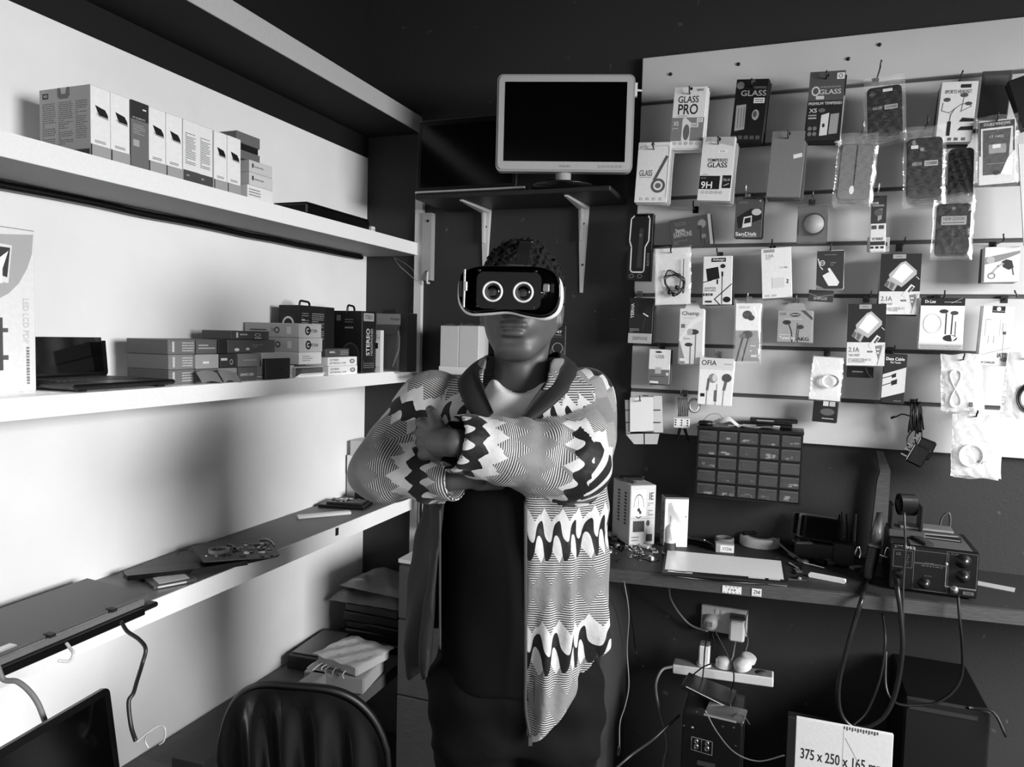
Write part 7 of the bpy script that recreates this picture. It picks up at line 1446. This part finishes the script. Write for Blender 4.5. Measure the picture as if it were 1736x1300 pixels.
# light zone around the band, fading to grey zone through pointed teeth
tri=N('MULTIPLY',N('ADD',N('SINE',N('MULTIPLY',v,6.2832/.040)),1),.016)
tri2=N('MULTIPLY',N('ABSOLUTE',N('SUBTRACT',N('FRACT',N('ADD',N('DIVIDE',v,.040),.55)),.5)),.06)
zone=N('ADD',um,tri)
light=N('LESS_THAN',N('ABSOLUTE',zone),.050)
str_zone=N('MULTIPLY',N('GREATER_THAN',N('ADD',um,tri2),.050),N('LESS_THAN',N('SUBTRACT',um,tri2),.060))
str_zone2=N('MULTIPLY',N('LESS_THAN',N('SUBTRACT',um,tri2),-.066),N('GREATER_THAN',N('ADD',um,tri2),-.078))
stripes=N('GREATER_THAN',N('SINE',N('MULTIPLY',u,6.2832/.0047)),0.05)
sz=N('MAXIMUM',str_zone,str_zone2)
basev=N('ADD',lin(.47),N('MULTIPLY',light,lin(.76)-lin(.47)))
c1=N('ADD',N('MULTIPLY',basev,N('SUBTRACT',1,sz)),N('MULTIPLY',sz,N('ADD',lin(.20),N('MULTIPLY',stripes,lin(.74)-lin(.20)))))
c2=N('ADD',N('MULTIPLY',c1,N('SUBTRACT',1,black)),N('MULTIPLY',black,lin(.08)))
nt.links.new(c2,b_.inputs['Base Color'])
wv=nt.nodes.new('ShaderNodeTexNoise'); wv.inputs['Scale'].default_value=14; wv.inputs['Detail'].default_value=4; tc=nt.nodes.new('ShaderNodeTexCoord'); nt.links.new(tc.outputs['Object'],wv.inputs['Vector']); bp=nt.nodes.new('ShaderNodeBump'); bp.inputs['Strength'].default_value=.5; bp.inputs['Distance'].default_value=.02; nt.links.new(wv.outputs[0],bp.inputs['Height']); nt.links.new(bp.outputs[0],b_.inputs['Normal'])
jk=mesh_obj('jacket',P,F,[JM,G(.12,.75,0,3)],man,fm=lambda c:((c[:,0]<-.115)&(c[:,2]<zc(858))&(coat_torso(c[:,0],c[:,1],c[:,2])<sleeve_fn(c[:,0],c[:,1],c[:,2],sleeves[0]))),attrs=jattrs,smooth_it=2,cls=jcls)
# collar: two dark stand-up lapels
COLM=G(.12,.75,0,3)
def strip(name,inner,outer,th,parent,m):
    a=spline([Vector(p) for p in inner],6); b=spline([Vector(p) for p in outer],6); n=min(len(a),len(b)); mb=MB()
    cen=Vector(tuple(neckb)); vs=[]
    for i in range(n):
        for j in range(5):
            t=j/4; p=a[i].lerp(b[i],t); q=(p-cen); q.z=0; q=q.normalized(); bulge=math.sin(t*math.pi)*.010; vs.append(p+q*bulge)
    vs2=[p-Vector(((p-cen).x,(p-cen).y,0)).normalized()*th for p in vs]
    k=len(vs); fs=[(i*5+j,(i+1)*5+j,(i+1)*5+j+1,i*5+j+1) for i in range(n-1) for j in range(4)]; fs2=[tuple(reversed([x+k for x in f])) for f in fs]
    ed=[(i*5,(i+1)*5,(i+1)*5+k,i*5+k) for i in range(n-1)]+[(i*5+4,(i+1)*5+4,(i+1)*5+4+k,i*5+4+k) for i in range(n-1)]
    mb.add(vs+vs2,fs+fs2+ed,m,True); return mb.build(name,parent)
strip('collar',[L(884,612,.115),L(925,604,.09),L(946,596,.05),L(950,606,.0),L(938,632,-.05),L(915,662,-.085),L(884,706,-.135)],
      [L(884,634,.135),L(945,630,.115),L(975,628,.06),L(985,636,-.0),L(968,658,-.07),L(940,686,-.115),L(893,722,-.15)],.004,jk,COLM)
strip('collar',[L(884,612,.115),L(850,604,.09),L(829,600,.05),L(824,612,.0),L(812,630,-.04),L(820,662,-.085),L(836,700,-.125)],
      [L(884,634,.135),L(835,630,.115),L(800,628,.06),L(782,636,-.0),L(776,655,-.06),L(790,690,-.115),L(816,722,-.145)],.004,jk,COLM)
# zips
zp=[L(891,y,-.165) for y in (850,900,980,1060,1140,1200)]+[L(898,1246,-.16)]
MB().tube(spline([Vector(p) for p in zp],8),.0035,G(.35,.35,.5),6).build('zip',jk)
MB().box(-.004,.004,-.004,.002,-.016,.002,G(.5,.3,.8),.001).build('zip_pull',jk,Vector(L(899,1250,-.165)))
zp=[L(746,y,-.14) for y in (862,900,960,1040,1100)]
MB().tube(spline([Vector(p) for p in zp],8),.0025,G(.3,.35,.5),6).build('zip',jk)
# ---- headset (a thing of its own, worn on the head)
hc=at_d(862,493,D0-.150)
t=thing('vr_headset','black and white VR headset with two ringed lenses, worn over the eyes','headset',hc,(0,math.radians(.5),YAW+math.radians(-9)))
sc=(D0-.150)/FPX
def hp2(px,py): return ((px-862)*sc,-(py-493)*sc)
# outline of the front seen in the photo
out=[hp2(*q) for q in ((792,458),(812,453),(862,452),(908,452),(934,458),(946,470),(950,492),(948,512),(940,526),(922,534),(893,531),(862,525),(830,528),(800,530),(786,524),(777,510),(775,490),(778,468))]
def loop(k,y,inset=0,dz=0): 
    return [(x*k,y,z*k+dz) for x,z in pts]
def smooth_loop(o):
    sp=spline([Vector((x,0,z)) for x,z in o+[o[0]]],4)[:-1]; return [(p.x,p.z) for p in sp]
pts=smooth_loop(out); n=len(pts)
rings=[(.93,-.004,0),(.985,-.002,0),(1.0,.006,0),(1.0,.02,0)]
def sweep(mb,rings,m,closed=True,cap0=False,cap1=False):
    vs=[]; 
    for k,y,dz in rings: vs+=[(x*k,y,z*k+dz) for x,z in pts]
    fs=[(i*n+j,i*n+(j+1)%n,(i+1)*n+(j+1)%n,(i+1)*n+j) for i in range(len(rings)-1) for j in range(n)]
    if cap0: fs.append(tuple(range(n)))
    if cap1: fs.append(tuple(range((len(rings)-1)*n,len(rings)*n)))
    return mb.add(vs,fs,m,True)
GB=G(.05,.12,0,0,.6); WHT=G(.90,.25,0,0,.4)
sweep(MB(),[(.955,-.0,0.001),(.985,-.004,.001),(1.0,.004,.001),(1.0,.016,.001)],GB,cap0=True).build('black_face',t)
sweep(MB(),[(1.0,.008,-.003),(1.034,.012,-.0055),(1.040,.030,-.0055),(1.0,.045,-.003),(.93,.055,-.002)],WHT).build('white_shell',t)
sweep(MB(),[(.98,.040,-.004),(.92,.06,-.004),(.80,.085,-.004),(.74,.095,-.004)],G(.07,.7,0,3)).build('face_cushion',t)
# recessed plate and lens rings
MB().rrect(hp2(808,0)[0],hp2(918,0)[0],hp2(0,524)[1],hp2(0,462)[1],.014,-.0058,-.0045,G(.02,.25),6).build('lens_plate',t)
for px,py in ((836,495),(888,495)):
    x,z=hp2(px,py); lt=MB().lathe([(.0200,.0045),(.0198,.009),(.0180,.0105),(.0160,.009),(.0158,.0035)],(x,0,z),(0,-1,0),G(.93,.3),32).build('lens_ring',t)
    MB().lathe([(.0157,.002),(.0150,.0060),(.011,.0085),(.006,.0098),(0,.0102)],(x,0,z),(0,-1,0),G(.03,.04,0,0,1),28).build('lens',lt)
# side clips
x,z=hp2(786,490); MB().box(x-.001,x+.003,-.0085,-.003,z-.038,z+.036,G(.5,.2,.6),.001).box(x+.001,x+.007,-.010,-.003,z-.006,z+.012,G(.75,.2,.6),.001).box(x-.008,x-.002,-.006,.0,z-.018,z+.014,G(.03,.2),.001).build('phone_clip',t)
x,z=hp2(925,487); MB().box(x-.004,x+.008,-.010,-.003,z-.008,z+.008,G(.55,.2,.5),.002).box(x+.009,x+.016,-.007,-.001,z-.009,z+.009,G(.03,.15),.001).build('phone_clip',t)
for px,py in ((812,460),(908,460),(810,520),(906,520)): 
    x,z=hp2(px,py); MB().lathe([(.003,.004),(.003,.0065),(0,.007)],(x,0,z),(0,-1,0),G(.12,.25),10).build('screw',t)
# straps
top=[Vector((x,y,z)) for x,y,z in ((.022,.02,.054),(.020,.045,.082),(.018,.09,.105),(.015,.14,.108),(.010,.19,.09),(.008,.235,.04),(.007,.25,-.0))]
def ribbon(pts_,w_,m,name):
    sp=spline(pts_,5); vs=[]
    for p in sp: vs+=[(p.x-w_,p.y,p.z),(p.x+w_,p.y,p.z),(p.x+w_,p.y+.001,p.z-.002),(p.x-w_,p.y+.001,p.z-.002)]
    k=len(sp); MB().add(vs,[(4*i+j,4*i+(j+1)%4,4*i+4+(j+1)%4,4*i+4+j) for i in range(k-1) for j in range(4)]+[(0,1,2,3),(4*k-4,4*k-3,4*k-2,4*k-1)],m).build(name,t)
ribbon(top,.0125,G(.10,.7,0,3),'top_strap')
MB().box(.005,.031,.085,.115,.100,.1075,G(.04,.3),.002).build('strap_buckle',t)
for s in (-1,1):
    sp=spline([Vector((s*.085,.03,0)),Vector((s*.097,.08,.0)),Vector((s*.094,.14,.0)),Vector((s*.07,.21,-.005)),Vector((s*.0,.25,-.01))],5); vs=[]
    for p in sp: vs+=[(p.x,p.y,p.z-.017),(p.x,p.y,p.z+.017),(p.x+s*.002,p.y,p.z+.017),(p.x+s*.002,p.y,p.z-.017)]
    k=len(sp); MB().add(vs,[(4*i+j,4*i+(j+1)%4,4*i+4+(j+1)%4,4*i+4+j) for i in range(k-1) for j in range(4)],G(.09,.7,0,3)).build('side_strap',t)
